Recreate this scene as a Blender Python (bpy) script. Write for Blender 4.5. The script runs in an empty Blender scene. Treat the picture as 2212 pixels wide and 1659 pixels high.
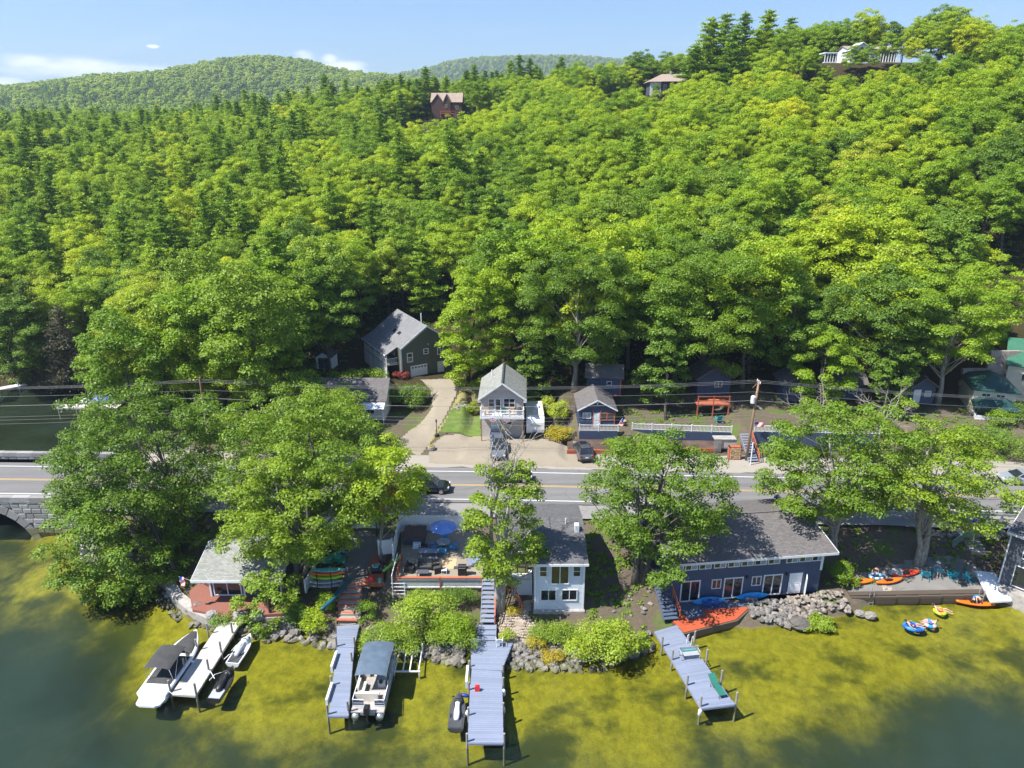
import bpy, math, random
import numpy as np
from mathutils import Vector, Matrix
S = bpy.context.scene
COL = S.collection
R = math.radians
# ------------------------------------------------------------------ camera
CAM_H = 42.0; PITCH = R(20.0); F = 1535.0      # focal length in units of a 2212 px wide picture
cam_d = bpy.data.cameras.new('camera'); cam = bpy.data.objects.new('camera', cam_d); COL.objects.link(cam)
cam_d.sensor_fit = 'HORIZONTAL'; cam_d.sensor_width = 36.0; cam_d.lens = 36.0 * F / 2212.0
cam_d.clip_start = 0.5; cam_d.clip_end = 12000
cam.location = (0, 0, CAM_H); cam.rotation_euler = (math.pi / 2 - PITCH, 0, 0)
S.camera = cam
# ------------------------------------------------------------------ sun, sky, exposure
SUN_EL = R(56.0)
SUN_DIR = Vector((-0.93, -0.36, 0)).normalized() * math.cos(SUN_EL) + Vector((0, 0, math.sin(SUN_EL)))
sd = bpy.data.lights.new('sun', 'SUN'); sd.energy = 5.0; sd.angle = R(0.5); sd.color = (1.0, 0.965, 0.90)
sun = bpy.data.objects.new('sun', sd); COL.objects.link(sun)
sun.rotation_euler = SUN_DIR.to_track_quat('Z', 'Y').to_euler(); sun.location = (-60, -20, 120)
W = bpy.data.worlds.new('World'); S.world = W; W.use_nodes = True
def build_world():
    nt = W.node_tree; N = nt.nodes; L = nt.links; N.clear()
    out = N.new('ShaderNodeOutputWorld'); bg = N.new('ShaderNodeBackground'); bg.inputs[1].default_value = 0.074
    sky = N.new('ShaderNodeTexSky'); sky.sky_type = 'NISHITA'; sky.sun_disc = False
    sky.sun_elevation = SUN_EL; sky.sun_rotation = math.atan2(SUN_DIR.x, SUN_DIR.y); sky.altitude = 200
    sky.air_density = 1.15; sky.dust_density = 0.35; sky.ozone_density = 1.6
    tc = N.new('ShaderNodeTexCoord'); sep = N.new('ShaderNodeSeparateXYZ'); L.new(tc.outputs['Generated'], sep.inputs[0])
    # flat cloud layer seen in perspective: project the view direction on a plane overhead
    def math_(op, a, b=None, c=None):
        n = N.new('ShaderNodeMath'); n.operation = op
        for i, v in enumerate((a, b, c)):
            if v is None: continue
            if hasattr(v, 'links'): L.new(v, n.inputs[i])
            else: n.inputs[i].default_value = v
        return n.outputs[0]
    def noise(vec, scale, detail, rough, dist=0.0):
        n = N.new('ShaderNodeTexNoise'); n.inputs['Scale'].default_value = scale; n.inputs['Detail'].default_value = detail
        n.inputs['Roughness'].default_value = rough; n.inputs['Distortion'].default_value = dist; L.new(vec, n.inputs['Vector']); return n.outputs['Fac']
    zc = math_('ADD', math_('MAXIMUM', sep.outputs[2], 0.0), 0.10)
    comb = N.new('ShaderNodeCombineXYZ'); L.new(math_('DIVIDE', sep.outputs[0], zc), comb.inputs[0]); L.new(math_('DIVIDE', sep.outputs[1], zc), comb.inputs[1])
    cirrus = noise(comb.outputs[0], 0.55, 7, 0.62, 0.7)
    def ramp(val, p0, p1, v0=0.0, v1=1.0):
        n = N.new('ShaderNodeMapRange'); n.interpolation_type = 'SMOOTHSTEP'; L.new(val, n.inputs[0])
        n.inputs[1].default_value = p0; n.inputs[2].default_value = p1; n.inputs[3].default_value = v0; n.inputs[4].default_value = v1
        return n.outputs[0]
    ci = ramp(cirrus, 0.52, 0.80, 0, 0.28)
    # small cumulus banks low over the hills
    mp = N.new('ShaderNodeMapping'); mp.inputs['Scale'].default_value = (1, 1, 3.2); mp.inputs['Location'].default_value = (1.75, 0.35, 0.0); L.new(tc.outputs['Generated'], mp.inputs[0])
    cu = noise(mp.outputs[0], 4.2, 8, 0.56)
    low = math_('MULTIPLY', math_('MULTIPLY', ramp(sep.outputs[2], -0.01, 0.03), ramp(sep.outputs[2], 0.15, 0.075)), ramp(sep.outputs[1], 0.55, 0.3))
    cud = ramp(cu, 0.50, 0.60); cum = math_('MULTIPLY', cud, low)
    # the fair weather clouds of that day, low over the hills
    puff = noise(mp.outputs[0], 9.0, 8, 0.6)
    for px_, py_, a_, b_ in ((170,150,0.075,0.0125),(60,133,0.030,0.010),(262,160,0.045,0.008),(15,187,0.022,0.010),(655,121,0.014,0.0085),(745,147,0.034,0.010),(713,127,0.010,0.006),(330,100,0.006,0.002)):
        u_, v_ = (px_-1106)/F, (829.5-py_)/F; d_ = Vector((u_, math.cos(PITCH)+v_*math.sin(PITCH), -math.sin(PITCH)+v_*math.cos(PITCH))).normalized()
        ex = math_('POWER', math_('ABSOLUTE', math_('DIVIDE', math_('SUBTRACT', sep.outputs[0], d_.x), a_)), 2.0); ez = math_('POWER', math_('ABSOLUTE', math_('DIVIDE', math_('SUBTRACT', sep.outputs[2], d_.z), b_)), 2.0)
        e_ = math_('ADD', math_('SUBTRACT', 1.0, math_('ADD', ex, ez)), math_('MULTIPLY', math_('SUBTRACT', puff, 0.5), 5.0)); e_ = math_('MULTIPLY', ramp(e_, -0.5, 1.5), math_('GREATER_THAN', sep.outputs[1], 0.0)); cum = math_('MAXIMUM', cum, e_)
    mx = N.new('ShaderNodeMixRGB'); L.new(ci, mx.inputs[0]); tint = N.new('ShaderNodeMixRGB'); tint.blend_type = 'MULTIPLY'; tint.inputs[0].default_value = 1.0
    L.new(sky.outputs[0], tint.inputs[1]); tint.inputs[2].default_value = (0.80, 0.98, 1.25, 1)
    L.new(tint.outputs[0], mx.inputs[1]); mx.inputs[2].default_value = (9.5, 10.0, 10.6, 1)
    mx2 = N.new('ShaderNodeMixRGB'); L.new(cum, mx2.inputs[0]); L.new(mx.outputs[0], mx2.inputs[1]); mx2.inputs[2].default_value = (11.5, 11.6, 11.8, 1)
    L.new(mx2.outputs[0], bg.inputs[0]); L.new(bg.outputs[0], out.inputs[0])
build_world()
vs = S.view_settings; S.display_settings.display_device = 'sRGB'
vs.view_transform = 'Standard'; vs.look = 'None'; vs.gamma = 1.0; vs.use_curve_mapping = False; vs.exposure = 0.92
S.render.engine = 'CYCLES'
cy = S.cycles; cy.max_bounces = 7; cy.diffuse_bounces = 3; cy.glossy_bounces = 3; cy.transmission_bounces = 4; cy.transparent_max_bounces = 10; cy.volume_bounces = 0
cy.caustics_reflective = False; cy.caustics_refractive = False; cy.use_denoising = True; cy.use_adaptive_sampling = True; cy.adaptive_threshold = 0.02
try: cy.denoiser = 'OPENIMAGEDENOISE'
except Exception: pass
# ------------------------------------------------------------------ from the survey of the photograph to metres
def P(px, py, z=0.0):
    """the point at height z seen at (px, py) of the 2212 x 1659 picture"""
    u = (px - 1106) / F; v = (829.5 - py) / F
    d = Vector((u, math.cos(PITCH) + v * math.sin(PITCH), -math.sin(PITCH) + v * math.cos(PITCH)))
    t = (z - CAM_H) / d.z
    return Vector((d.x * t, d.y * t, z))
def PY(px, py, Y):
    """the point at distance Y seen there"""
    u = (px - 1106) / F; v = (829.5 - py) / F
    d = Vector((u, math.cos(PITCH) + v * math.sin(PITCH), -math.sin(PITCH) + v * math.cos(PITCH)))
    t = Y / d.y
    return Vector((d.x * t, Y, CAM_H + d.z * t))
def proj(x, y, z):
    dz = z - CAM_H; zc = y * math.cos(PITCH) - dz * math.sin(PITCH); yc = y * math.sin(PITCH) + dz * math.cos(PITCH)
    return 1106 + F * x / zc, 829.5 - F * yc / zc, zc
# ------------------------------------------------------------------ mesh builder
class MB:
    def __init__(s): s.v = []; s.f = []; s.m = []
    def add(s, vs, fs, m=0):
        o = len(s.v); s.v.extend([tuple(p) for p in vs]); s.f.extend([tuple(i + o for i in f) for f in fs]); s.m.extend([m] * len(fs)); return s
    def box(s, x0, x1, y0, y1, z0, z1, m=0):
        return s.add([(x0,y0,z0),(x1,y0,z0),(x1,y1,z0),(x0,y1,z0),(x0,y0,z1),(x1,y0,z1),(x1,y1,z1),(x0,y1,z1)],
                     [(0,3,2,1),(4,5,6,7),(0,1,5,4),(1,2,6,5),(2,3,7,6),(3,0,4,7)], m)
    def cbox(s, c, size, rot=(0,0,0), m=0):
        from mathutils import Euler
        M = Euler(rot).to_matrix(); c = Vector(c); h = Vector(size) / 2
        vs = [c + M @ Vector((sx*h.x, sy*h.y, sz*h.z)) for sz in (-1,1) for sx, sy in ((-1,-1),(1,-1),(1,1),(-1,1))]
        return s.add(vs, [(0,3,2,1),(4,5,6,7),(0,1,5,4),(1,2,6,5),(2,3,7,6),(3,0,4,7)], m)
    def bar(s, a, b, w, h=None, m=0):
        """square bar between two points"""
        a = Vector(a); b = Vector(b); h = h or w; d = (b - a).normalized()
        up = Vector((0,0,1)) if abs(d.z) < 0.95 else Vector((0,1,0))
        x = d.cross(up).normalized() * w / 2; y = x.cross(d).normalized() * h / 2
        vs = [a-x-y, a+x-y, a+x+y, a-x+y, b-x-y, b+x-y, b+x+y, b-x+y]
        return s.add(vs, [(0,1,2,3),(7,6,5,4),(0,4,5,1),(1,5,6,2),(2,6,7,3),(3,7,4,0)], m)
    def tube(s, pts, rad, n=6, m=0, cap=True):
        pts = [Vector(p) for p in pts]; k = len(pts)
        rad = rad if hasattr(rad, '__len__') else [rad] * k
        vs = []; prev = None
        for i, p in enumerate(pts):
            d = (pts[min(i+1,k-1)] - pts[max(i-1,0)]).normalized()
            ref = prev if prev is not None and abs(prev.dot(d)) < 0.99 else (Vector((1,0,0)) if abs(d.x) < 0.9 else Vector((0,1,0)))
            x = (ref - d * ref.dot(d)).normalized(); prev = x; y = d.cross(x)
            for j in range(n):
                a = 2*math.pi*j/n; vs.append(p + (x*math.cos(a) + y*math.sin(a)) * rad[i])
        fs = [(i*n+j, i*n+(j+1)%n, (i+1)*n+(j+1)%n, (i+1)*n+j) for i in range(k-1) for j in range(n)]
        if cap: fs += [tuple(range(n))[::-1], tuple((k-1)*n+j for j in range(n))]
        return s.add(vs, fs, m)
    def prism(s, poly, z0, z1, m=0, mtop=None):
        n = len(poly)
        a = sum(poly[i][0]*poly[(i+1)%n][1]-poly[(i+1)%n][0]*poly[i][1] for i in range(n))
        if a < 0: poly = poly[::-1]
        s.add([(p[0],p[1],z0) for p in poly] + [(p[0],p[1],z1) for p in poly], [tuple(range(n))[::-1]] + [(i,(i+1)%n,n+(i+1)%n,n+i) for i in range(n)], m)
        o = len(s.v) - n; s.f.append(tuple(range(o, o+n))); s.m.append(m if mtop is None else mtop); return s
    def extrude(s, poly, vec, m=0):
        """a planar 3D polygon pushed along vec"""
        n = len(poly); vec = Vector(vec); p = [Vector(q) for q in poly]
        return s.add(p + [q + vec for q in p], [tuple(range(n)), tuple(range(n, 2*n))[::-1]] + [(i, n+i, n+(i+1)%n, (i+1)%n) for i in range(n)], m)
    def lathe(s, prof, n=16, m=0, c=(0,0,0)):
        vs = []; k = len(prof)
        for r, z in prof:
            for j in range(n):
                a = 2*math.pi*j/n; vs.append((c[0]+r*math.cos(a), c[1]+r*math.sin(a), c[2]+z))
        fs = [(i*n+j, i*n+(j+1)%n, (i+1)*n+(j+1)%n, (i+1)*n+j) for i in range(k-1) for j in range(n)]
        fs += [tuple(range(n))[::-1], tuple((k-1)*n+j for j in range(n))]
        return s.add(vs, fs, m)
    def loft(s, secs, m=0, caps=True, closed=True):
        n = len(secs[0]); vs = [p for sec in secs for p in sec]; k = len(secs); nn = n if closed else n-1
        fs = [(i*n+j, i*n+(j+1)%n, (i+1)*n+(j+1)%n, (i+1)*n+j) for i in range(k-1) for j in range(nn)]
        if caps: fs += [tuple(range(n))[::-1], tuple((k-1)*n+j for j in range(n))]
        return s.add(vs, fs, m)
    def blob(s, c, r, rng, nu=7, nv=5, jit=0.18, m=0):
        """a lumpy stone"""
        vs = [(c[0], c[1], c[2]-r[2])]
        for i in range(1, nv):
            th = math.pi*i/nv - math.pi/2
            for j in range(nu):
                a = 2*math.pi*(j + 0.5*(i%2))/nu; q = 1 + rng.uniform(-jit, jit)
                vs.append((c[0]+r[0]*q*math.cos(th)*math.cos(a), c[1]+r[1]*q*math.cos(th)*math.sin(a), c[2]+r[2]*q*math.sin(th)))
        vs.append((c[0], c[1], c[2]+r[2])); t = len(vs)-1
        fs = [(0, 1+(j+1)%nu, 1+j) for j in range(nu)]
        for i in range(nv-2):
            for j in range(nu):
                fs.append((1+i*nu+j, 1+i*nu+(j+1)%nu, 1+(i+1)*nu+(j+1)%nu, 1+(i+1)*nu+j))
        o = 1+(nv-2)*nu
        fs += [(o+j, o+(j+1)%nu, t) for j in range(nu)]
        return s.add(vs, fs, m)
    def mesh(s, name, mats, smooth=False):
        me = bpy.data.meshes.new(name); me.from_pydata(s.v, [], s.f)
        mats = mats if isinstance(mats, (list, tuple)) else [mats]
        for q in mats: me.materials.append(q)
        if len(mats) > 1: me.polygons.foreach_set('material_index', s.m)
        if smooth: me.polygons.foreach_set('use_smooth', [True]*len(me.polygons))
        me.update(); return me
    def build(s, name, mats, parent=None, loc=None, rz=0.0, smooth=False):
        return put(name, s.mesh(name, mats, smooth), parent, loc, rz)
def put(name, me, parent=None, loc=None, rz=0.0):
    o = bpy.data.objects.new(name, me); COL.objects.link(o)
    if parent is not None: o.parent = parent
    if loc is not None: o.location = loc
    if rz: o.rotation_euler = (0, 0, rz)
    return o
def tag(o, label=None, cat=None, group=None, kind=None):
    if label: o['label'] = label
    if cat: o['category'] = cat
    if group: o['group'] = group
    if kind: o['kind'] = kind
    return o
def thing(name, label, cat, loc=(0,0,0), rz=0.0, group=None):
    o = put(name, None, None, loc, rz); o.empty_display_size = 0.3
    return tag(o, label, cat, group)
def dup(root, loc=None, rz=None, label=None, group=None, scale=None):
    def rec(o, par):
        c = o.copy(); COL.objects.link(c)
        if par is not None: c.parent = par
        for ch in kids.get(o.name, []): rec(ch, c)
        return c
    kids = {}
    for ch in root.children_recursive: kids.setdefault(ch.parent.name, []).append(ch)
    r = rec(root, None)
    if loc is not None: r.location = loc
    if rz is not None: r.rotation_euler = (0, 0, rz)
    if scale is not None: r.scale = (scale,)*3
    if label: r['label'] = label
    if group: r['group'] = group
    return r
def np_mesh(name, verts, quads, mats, matidx=None, smooth=False):
    verts = np.asarray(verts, np.float32); quads = np.asarray(quads, np.int32)
    me = bpy.data.meshes.new(name); me.vertices.add(len(verts)); me.vertices.foreach_set('co', verts.ravel())
    k = quads.shape[1]; nf = len(quads)
    me.loops.add(nf*k); me.loops.foreach_set('vertex_index', quads.ravel())
    me.polygons.add(nf); me.polygons.foreach_set('loop_start', np.arange(0, nf*k, k, dtype=np.int32))
    try: me.polygons.foreach_set('loop_total', np.full(nf, k, np.int32))
    except Exception: pass
    for q in (mats if isinstance(mats, (list, tuple)) else [mats]): me.materials.append(q)
    if matidx is not None: me.polygons.foreach_set('material_index', np.asarray(matidx, np.int32))
    me.polygons.foreach_set('use_smooth', np.full(nf, smooth, bool))
    me.update(calc_edges=True); return me
# ------------------------------------------------------------------ materials
class NT:
    def __init__(s, name):
        s.mat = bpy.data.materials.new(name); s.mat.use_nodes = True; s.t = s.mat.node_tree; s.N = s.t.nodes; s.L = s.t.links; s.N.clear()
        s.out = s.N.new('ShaderNodeOutputMaterial')
    def n(s, typ, **kw):
        n = s.N.new(typ)
        for k, v in kw.items(): setattr(n, k, v)
        return n
    def set(s, n, key, v):
        if hasattr(v, 'links') and hasattr(v, 'node'): s.L.new(v, n.inputs[key])
        elif v is not None: n.inputs[key].default_value = (tuple(v) + (1,)) if isinstance(v, (tuple, list)) and len(v) == 3 and n.inputs[key].type == 'RGBA' else v
    def coord(s, which='Object', scale=None):
        o = s.n('ShaderNodeTexCoord').outputs[which]
        if which == 'World': pass
        if scale is not None:
            m = s.n('ShaderNodeMapping'); s.L.new(o, m.inputs[0]); m.inputs['Scale'].default_value = scale; return m.outputs[0]
        return o
    def pos(s, scale=None):
        o = s.n('ShaderNodeNewGeometry').outputs['Position']
        if scale is not None:
            m = s.n('ShaderNodeMapping'); s.L.new(o, m.inputs[0]); m.inputs['Scale'].default_value = scale; return m.outputs[0]
        return o
    def noise(s, vec, scale, detail=4, rough=0.55, dist=0.0):
        n = s.n('ShaderNodeTexNoise'); s.L.new(vec, n.inputs['Vector']); n.inputs['Scale'].default_value = scale
        n.inputs['Detail'].default_value = detail; n.inputs['Roughness'].default_value = rough; n.inputs['Distortion'].default_value = dist; return n.outputs['Fac']
    def range(s, v, a, b, c=0.0, d=1.0):
        n = s.n('ShaderNodeMapRange'); s.L.new(v, n.inputs[0])
        for i, q in enumerate((a, b, c, d)): n.inputs[i+1].default_value = q
        return n.outputs[0]
    def mix(s, fac, a, b, mode='MIX'):
        n = s.n('ShaderNodeMixRGB', blend_type=mode); s.set(n, 0, fac); s.set(n, 1, a); s.set(n, 2, b); return n.outputs[0]
    def math(s, op, a, b=0.0):
        n = s.n('ShaderNodeMath', operation=op); s.set(n, 0, a); s.set(n, 1, b); return n.outputs[0]
    def bump(s, h, strength=0.3, dist=0.02):
        n = s.n('ShaderNodeBump'); s.L.new(h, n.inputs['Height']); n.inputs['Strength'].default_value = strength; n.inputs['Distance'].default_value = dist; return n.outputs[0]
    def ramp(s, v, stops):
        n = s.n('ShaderNodeValToRGB'); s.L.new(v, n.inputs[0]); e = n.color_ramp.elements
        while len(e) < len(stops): e.new(0.5)
        for q, (p, c) in zip(e, stops): q.position = p; q.color = (*c, 1)
        return n.outputs[0]
    def principled(s, color, rough=0.6, metal=0.0, normal=None, spec=None, coat=None, alpha=None):
        b = s.n('ShaderNodeBsdfPrincipled'); s.set(b, 'Base Color', color); s.set(b, 'Roughness', rough); s.set(b, 'Metallic', metal)
        if spec is not None: s.set(b, 'Specular IOR Level', spec)
        if coat is not None: s.set(b, 'Coat Weight', coat); s.set(b, 'Coat Roughness', 0.05)
        if normal is not None: s.L.new(normal, b.inputs['Normal'])
        s.L.new(b.outputs[0], s.out.inputs[0]); return s.mat
def var(c, k): return tuple(min(1.0, q*k) for q in c)
def M_plain(name, c, rough=0.55, metal=0.0, amt=0.25, scale=1.5, bump=0.0, spec=None, coat=None, dirt=0.0):
    """colour with uneven fading, a little grime and fine relief"""
    m = NT(name); p = m.coord('Object')
    a = m.noise(p, scale, 5, 0.6); b = m.noise(p, scale*9, 3, 0.6)
    col = m.mix(m.range(a, 0.3, 0.7), var(c, 1-amt), var(c, 1+amt*0.6))
    col = m.mix(m.range(b, 0.35, 0.75, 0, 0.5*amt), col, var(c, 0.55))
    if dirt: col = m.mix(m.range(m.noise(p, scale*2.3, 6, 0.7), 0.5, 0.75, 0, dirt), col, (0.10, 0.09, 0.06))
    nrm = m.bump(b, 0.4, bump) if bump else None
    return m.principled(col, rough, metal, nrm, spec, coat)
def M_wood(name, c, axis='X', amt=0.35, rough=0.75):
    m = NT(name); sc = {'X': (0.5, 9, 9), 'Y': (9, 0.5, 9), 'Z': (9, 9, 0.5)}[axis]
    g = m.noise(m.coord('Object', sc), 1.6, 6, 0.65, 0.6); r = m.n('ShaderNodeObjectInfo').outputs['Random']
    col = m.mix(g, var(c, 1-amt), var(c, 1+amt)); col = m.mix(m.range(r, 0, 1, 0.0, 0.35), col, var(c, 0.55))
    w = m.noise(m.pos(), 0.8, 5, 0.7); col = m.mix(m.range(w, 0.5, 0.8, 0, 0.3), col, var(c, 1.4))
    return m.principled(col, rough, 0, m.bump(g, 0.5, 0.01))
def M_shingle(name, c, row=0.16, amt=0.3):
    """asphalt shingles: courses run across the slope (object x), tabs staggered"""
    m = NT(name); br = m.n('ShaderNodeTexBrick'); br.offset = 0.5
    uv = m.n('ShaderNodeCombineXYZ'); sp = m.n('ShaderNodeSeparateXYZ'); m.L.new(m.coord('Object'), sp.inputs[0])
    m.L.new(sp.outputs[0], uv.inputs[0]); m.L.new(sp.outputs[1], uv.inputs[1]); m.L.new(uv.outputs[0], br.inputs['Vector'])
    br.inputs['Scale'].default_value = 1.0; br.inputs['Brick Width'].default_value = 0.32; br.inputs['Row Height'].default_value = row
    br.inputs['Mortar Size'].default_value = 0.018; br.inputs['Mortar Smooth'].default_value = 0.4; br.inputs['Bias'].default_value = 0.1
    br.inputs['Color1'].default_value = (*var(c, 1-amt), 1); br.inputs['Color2'].default_value = (*var(c, 1+amt), 1); br.inputs['Mortar'].default_value = (*var(c, 0.45), 1)
    w = m.noise(m.coord('Object'), 0.5, 6, 0.7); f = m.noise(m.coord('Object'), 40, 2, 0.5)
    col = m.mix(m.range(w, 0.35, 0.7, 0, 0.45), br.outputs['Color'], var(c, 0.72)); col = m.mix(m.range(f, 0.4, 0.7, 0, 0.35), col, var(c, 1.35))
    return m.principled(col, 0.9, 0, m.bump(br.outputs['Fac'], -0.6, 0.02))
def M_leaf(name, stops, trans=0.42, rough=0.5):
    """leaves: every tree has its own green, every leaf clump drifts a little"""
    m = NT(name); rnd = m.n('ShaderNodeObjectInfo').outputs['Random']; isl = m.n('ShaderNodeNewGeometry').outputs['Random Per Island']
    cl = m.noise(m.coord('Object'), 0.35, 3, 0.6); wide = m.noise(m.pos(), 0.018, 2, 0.5)
    f = m.math('ADD', m.math('MULTIPLY', rnd, 0.62), m.math('MULTIPLY', m.range(cl, 0.3, 0.7), 0.22)); f = m.math('ADD', f, m.math('MULTIPLY', m.range(isl, 0, 1), 0.12))
    f = m.math('ADD', f, m.range(wide, 0.35, 0.65, -0.10, 0.12))
    col = m.ramp(f, [(p, (c[0]*1.28, c[1]*1.10, c[2]*1.4)) for p, c in stops])
    d = m.n('ShaderNodeBsdfDiffuse'); m.L.new(col, d.inputs[0]); t = m.n('ShaderNodeBsdfTranslucent')
    tc = m.mix(1.0, col, (1.35, 1.22, 0.5), 'MULTIPLY'); m.L.new(tc, t.inputs[0])
    mx = m.n('ShaderNodeMixShader'); mx.inputs[0].default_value = trans; m.L.new(d.outputs[0], mx.inputs[1]); m.L.new(t.outputs[0], mx.inputs[2])
    g = m.n('ShaderNodeBsdfGlossy'); g.inputs[0].default_value = (0.9, 0.95, 0.8, 1); g.inputs['Roughness'].default_value = rough
    m2 = m.n('ShaderNodeMixShader'); m2.inputs[0].default_value = 0.025; m.L.new(mx.outputs[0], m2.inputs[1]); m.L.new(g.outputs[0], m2.inputs[2])
    m.L.new(m2.outputs[0], m.out.inputs[0]); return m.mat
def M_bark(name, c):
    m = NT(name); g = m.noise(m.coord('Object', (5, 5, 1.2)), 2.0, 6, 0.7); q = m.noise(m.coord('Object'), 0.7, 3, 0.6)
    col = m.mix(m.range(g, 0.35, 0.65), var(c, 0.45), var(c, 1.25)); col = m.mix(m.range(q, 0.5, 0.7, 0, 0.5), col, (0.22, 0.24, 0.17))
    return m.principled(col, 0.95, 0, m.bump(g, 0.8, 0.05))
def M_stone(name, c, amt=0.45):
    m = NT(name); r = m.n('ShaderNodeObjectInfo').outputs['Random']; p = m.pos(); a = m.noise(p, 2.2, 6, 0.7); b = m.noise(p, 14, 4, 0.6)
    isl = m.n('ShaderNodeNewGeometry').outputs['Random Per Island']
    col = m.mix(m.math('FRACT', m.math('ADD', m.math('MULTIPLY', r, 7.0), isl)), var(c, 1-amt), var(c, 1+amt)); col = m.mix(m.range(a, 0.45, 0.7, 0, 0.5), col, (0.24, 0.19, 0.14))
    col = m.mix(m.range(b, 0.4, 0.7, 0, 0.45), col, var(c, 0.45)); return m.principled(col, 0.9, 0, m.bump(b, 0.7, 0.04))
M = {}
def setup_materials():
    greens = [(0.0, (0.091, 0.195, 0.011)), (0.22, (0.146, 0.287, 0.014)), (0.5, (0.232, 0.390, 0.015)), (0.8, (0.323, 0.470, 0.016)), (1.0, (0.451, 0.525, 0.018))]
    M['leaf'] = M_leaf('maple_leaves', greens)
    M['leaf_mid'] = M_leaf('roadside_leaves', [(0, (0.065, 0.145, 0.012)), (0.5, (0.13, 0.25, 0.014)), (1, (0.21, 0.34, 0.016))], 0.38)
    M['leaf_far'] = M_leaf('distant_leaves', [(0, (0.145, 0.261, 0.023)), (0.5, (0.246, 0.392, 0.025)), (1, (0.377, 0.493, 0.032))], 0.3)
    M['leaf_dark'] = M_leaf('oak_leaves', [(0, (0.072, 0.156, 0.014)), (0.5, (0.130, 0.254, 0.018)), (1, (0.221, 0.351, 0.020))], 0.3)
    M['needle'] = M_leaf('pine_needles', [(0, (0.101, 0.211, 0.018)), (0.5, (0.182, 0.338, 0.021)), (1, (0.313, 0.467, 0.025))], 0.2)
    M['needle_grey'] = M_leaf('grey_cedar_sprays', [(0, (0.07, 0.085, 0.045)), (0.5, (0.11, 0.12, 0.06)), (1, (0.15, 0.15, 0.08))], 0.2)
    M['needle_lime'] = M_leaf('young_pine_needles', [(0, (0.07, 0.15, 0.02)), (0.5, (0.10, 0.20, 0.025)), (1, (0.15, 0.25, 0.03))], 0.3)
    M['leaf_yellow'] = M_leaf('yellow_leaves', [(0, (0.20, 0.26, 0.02)), (0.5, (0.32, 0.33, 0.02)), (1, (0.42, 0.36, 0.03))], 0.35)
    M['leaf_lime'] = M_leaf('lime_leaves', [(0, (0.16, 0.30, 0.02)), (0.5, (0.25, 0.39, 0.025)), (1, (0.36, 0.46, 0.03))], 0.4)
    M['leaf_red'] = M_leaf('red_leaves', [(0, (0.16, 0.03, 0.02)), (0.5, (0.24, 0.05, 0.03)), (1, (0.30, 0.10, 0.05))], 0.3)
    M['bark'] = M_bark('grey_bark', (0.13, 0.115, 0.095)); M['bark_light'] = M_bark('pale_bark', (0.36, 0.33, 0.28)); M['bark_dark'] = M_bark('dark_bark', (0.085, 0.07, 0.055))
    M['deadwood'] = M_bark('dead_wood', (0.42, 0.37, 0.31))
    M['white'] = M_plain('white_vinyl', (0.76, 0.77, 0.79), 0.5, amt=0.08, dirt=0.12)
    M['white_metal'] = M_plain('white_metal', (0.74, 0.75, 0.77), 0.35, 0.0, 0.1)
    M['alu'] = M_plain('aluminium', (0.55, 0.57, 0.60), 0.35, 0.7, 0.15)
    M['wire'] = M_plain('weathered_wire', (0.20, 0.20, 0.20), 0.6); M['steel'] = M_plain('galvanised_steel', (0.42, 0.44, 0.46), 0.45, 0.6, 0.2, dirt=0.15)
    M['navy'] = M_plain('navy_siding', (0.045, 0.068, 0.125), 0.6, amt=0.16)
    M['grey_sid'] = M_plain('pale_grey_siding', (0.62, 0.655, 0.70), 0.55, amt=0.08)
    M['tan'] = M_plain('tan_siding', (0.52, 0.47, 0.42), 0.6, amt=0.08)
    M['olive'] = M_plain('olive_siding', (0.10, 0.115, 0.085), 0.65, amt=0.12)
    M['cream'] = M_plain('cream_siding', (0.66, 0.60, 0.44), 0.6, amt=0.08)
    M['charcoal'] = M_plain('charcoal_siding', (0.075, 0.085, 0.105), 0.65, amt=0.2)
    M['brown'] = M_wood('brown_log_siding', (0.095, 0.052, 0.036), 'X')
    M['sh_grey'] = M_shingle('grey_shingles', (0.115, 0.112, 0.115)); M['sh_pale'] = M_shingle('pale_grey_shingles', (0.19, 0.19, 0.195)); M['sh_brown'] = M_shingle('brown_grey_shingles', (0.135, 0.122, 0.118))
    M['sh_green'] = M_shingle('grey_green_shingles', (0.26, 0.265, 0.24)); M['sh_tan'] = M_shingle('tan_shingles', (0.34, 0.26, 0.205))
    M['green_metal'] = M_plain('green_metal_roofing', (0.03, 0.14, 0.08), 0.45, 0.0, 0.15); M['green_dark'] = M_plain('dark_green_roofing', (0.012, 0.05, 0.045), 0.5, 0.0, 0.15)
    M['deck_blue'] = M_wood('slate_blue_boards', (0.225, 0.26, 0.35), 'X', 0.07, 0.6)
    M['deck_navy'] = M_wood('navy_boards', (0.085, 0.115, 0.18), 'X', 0.15, 0.6)
    M['deck_grey'] = M_wood('weathered_boards', (0.52, 0.48, 0.44), 'X', 0.22)
    M['post_grey'] = M_wood('weathered_posts', (0.30, 0.28, 0.26), 'Z', 0.3)
    M['red_wood'] = M_wood('red_stained_boards', (0.50, 0.10, 0.04), 'X', 0.2, 0.6); M['orange_wood'] = M_wood('orange_stained_timber', (0.46, 0.125, 0.06), 'X', 0.25)
    M['brick_deck'] = M_wood('red_brown_deck_paint', (0.27, 0.105, 0.075), 'X', 0.15)
    M['pole_wood'] = M_wood('creosoted_pole', (0.30, 0.19, 0.12), 'Z', 0.3)
    M['glass'] = M_plain('window_glass', (0.022, 0.028, 0.034), 0.06, amt=0.5, scale=0.6, spec=0.9)
    M['glass_pale'] = M_plain('curtained_glass', (0.30, 0.37, 0.40), 0.12, amt=0.3, scale=0.8, spec=0.8)
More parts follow.
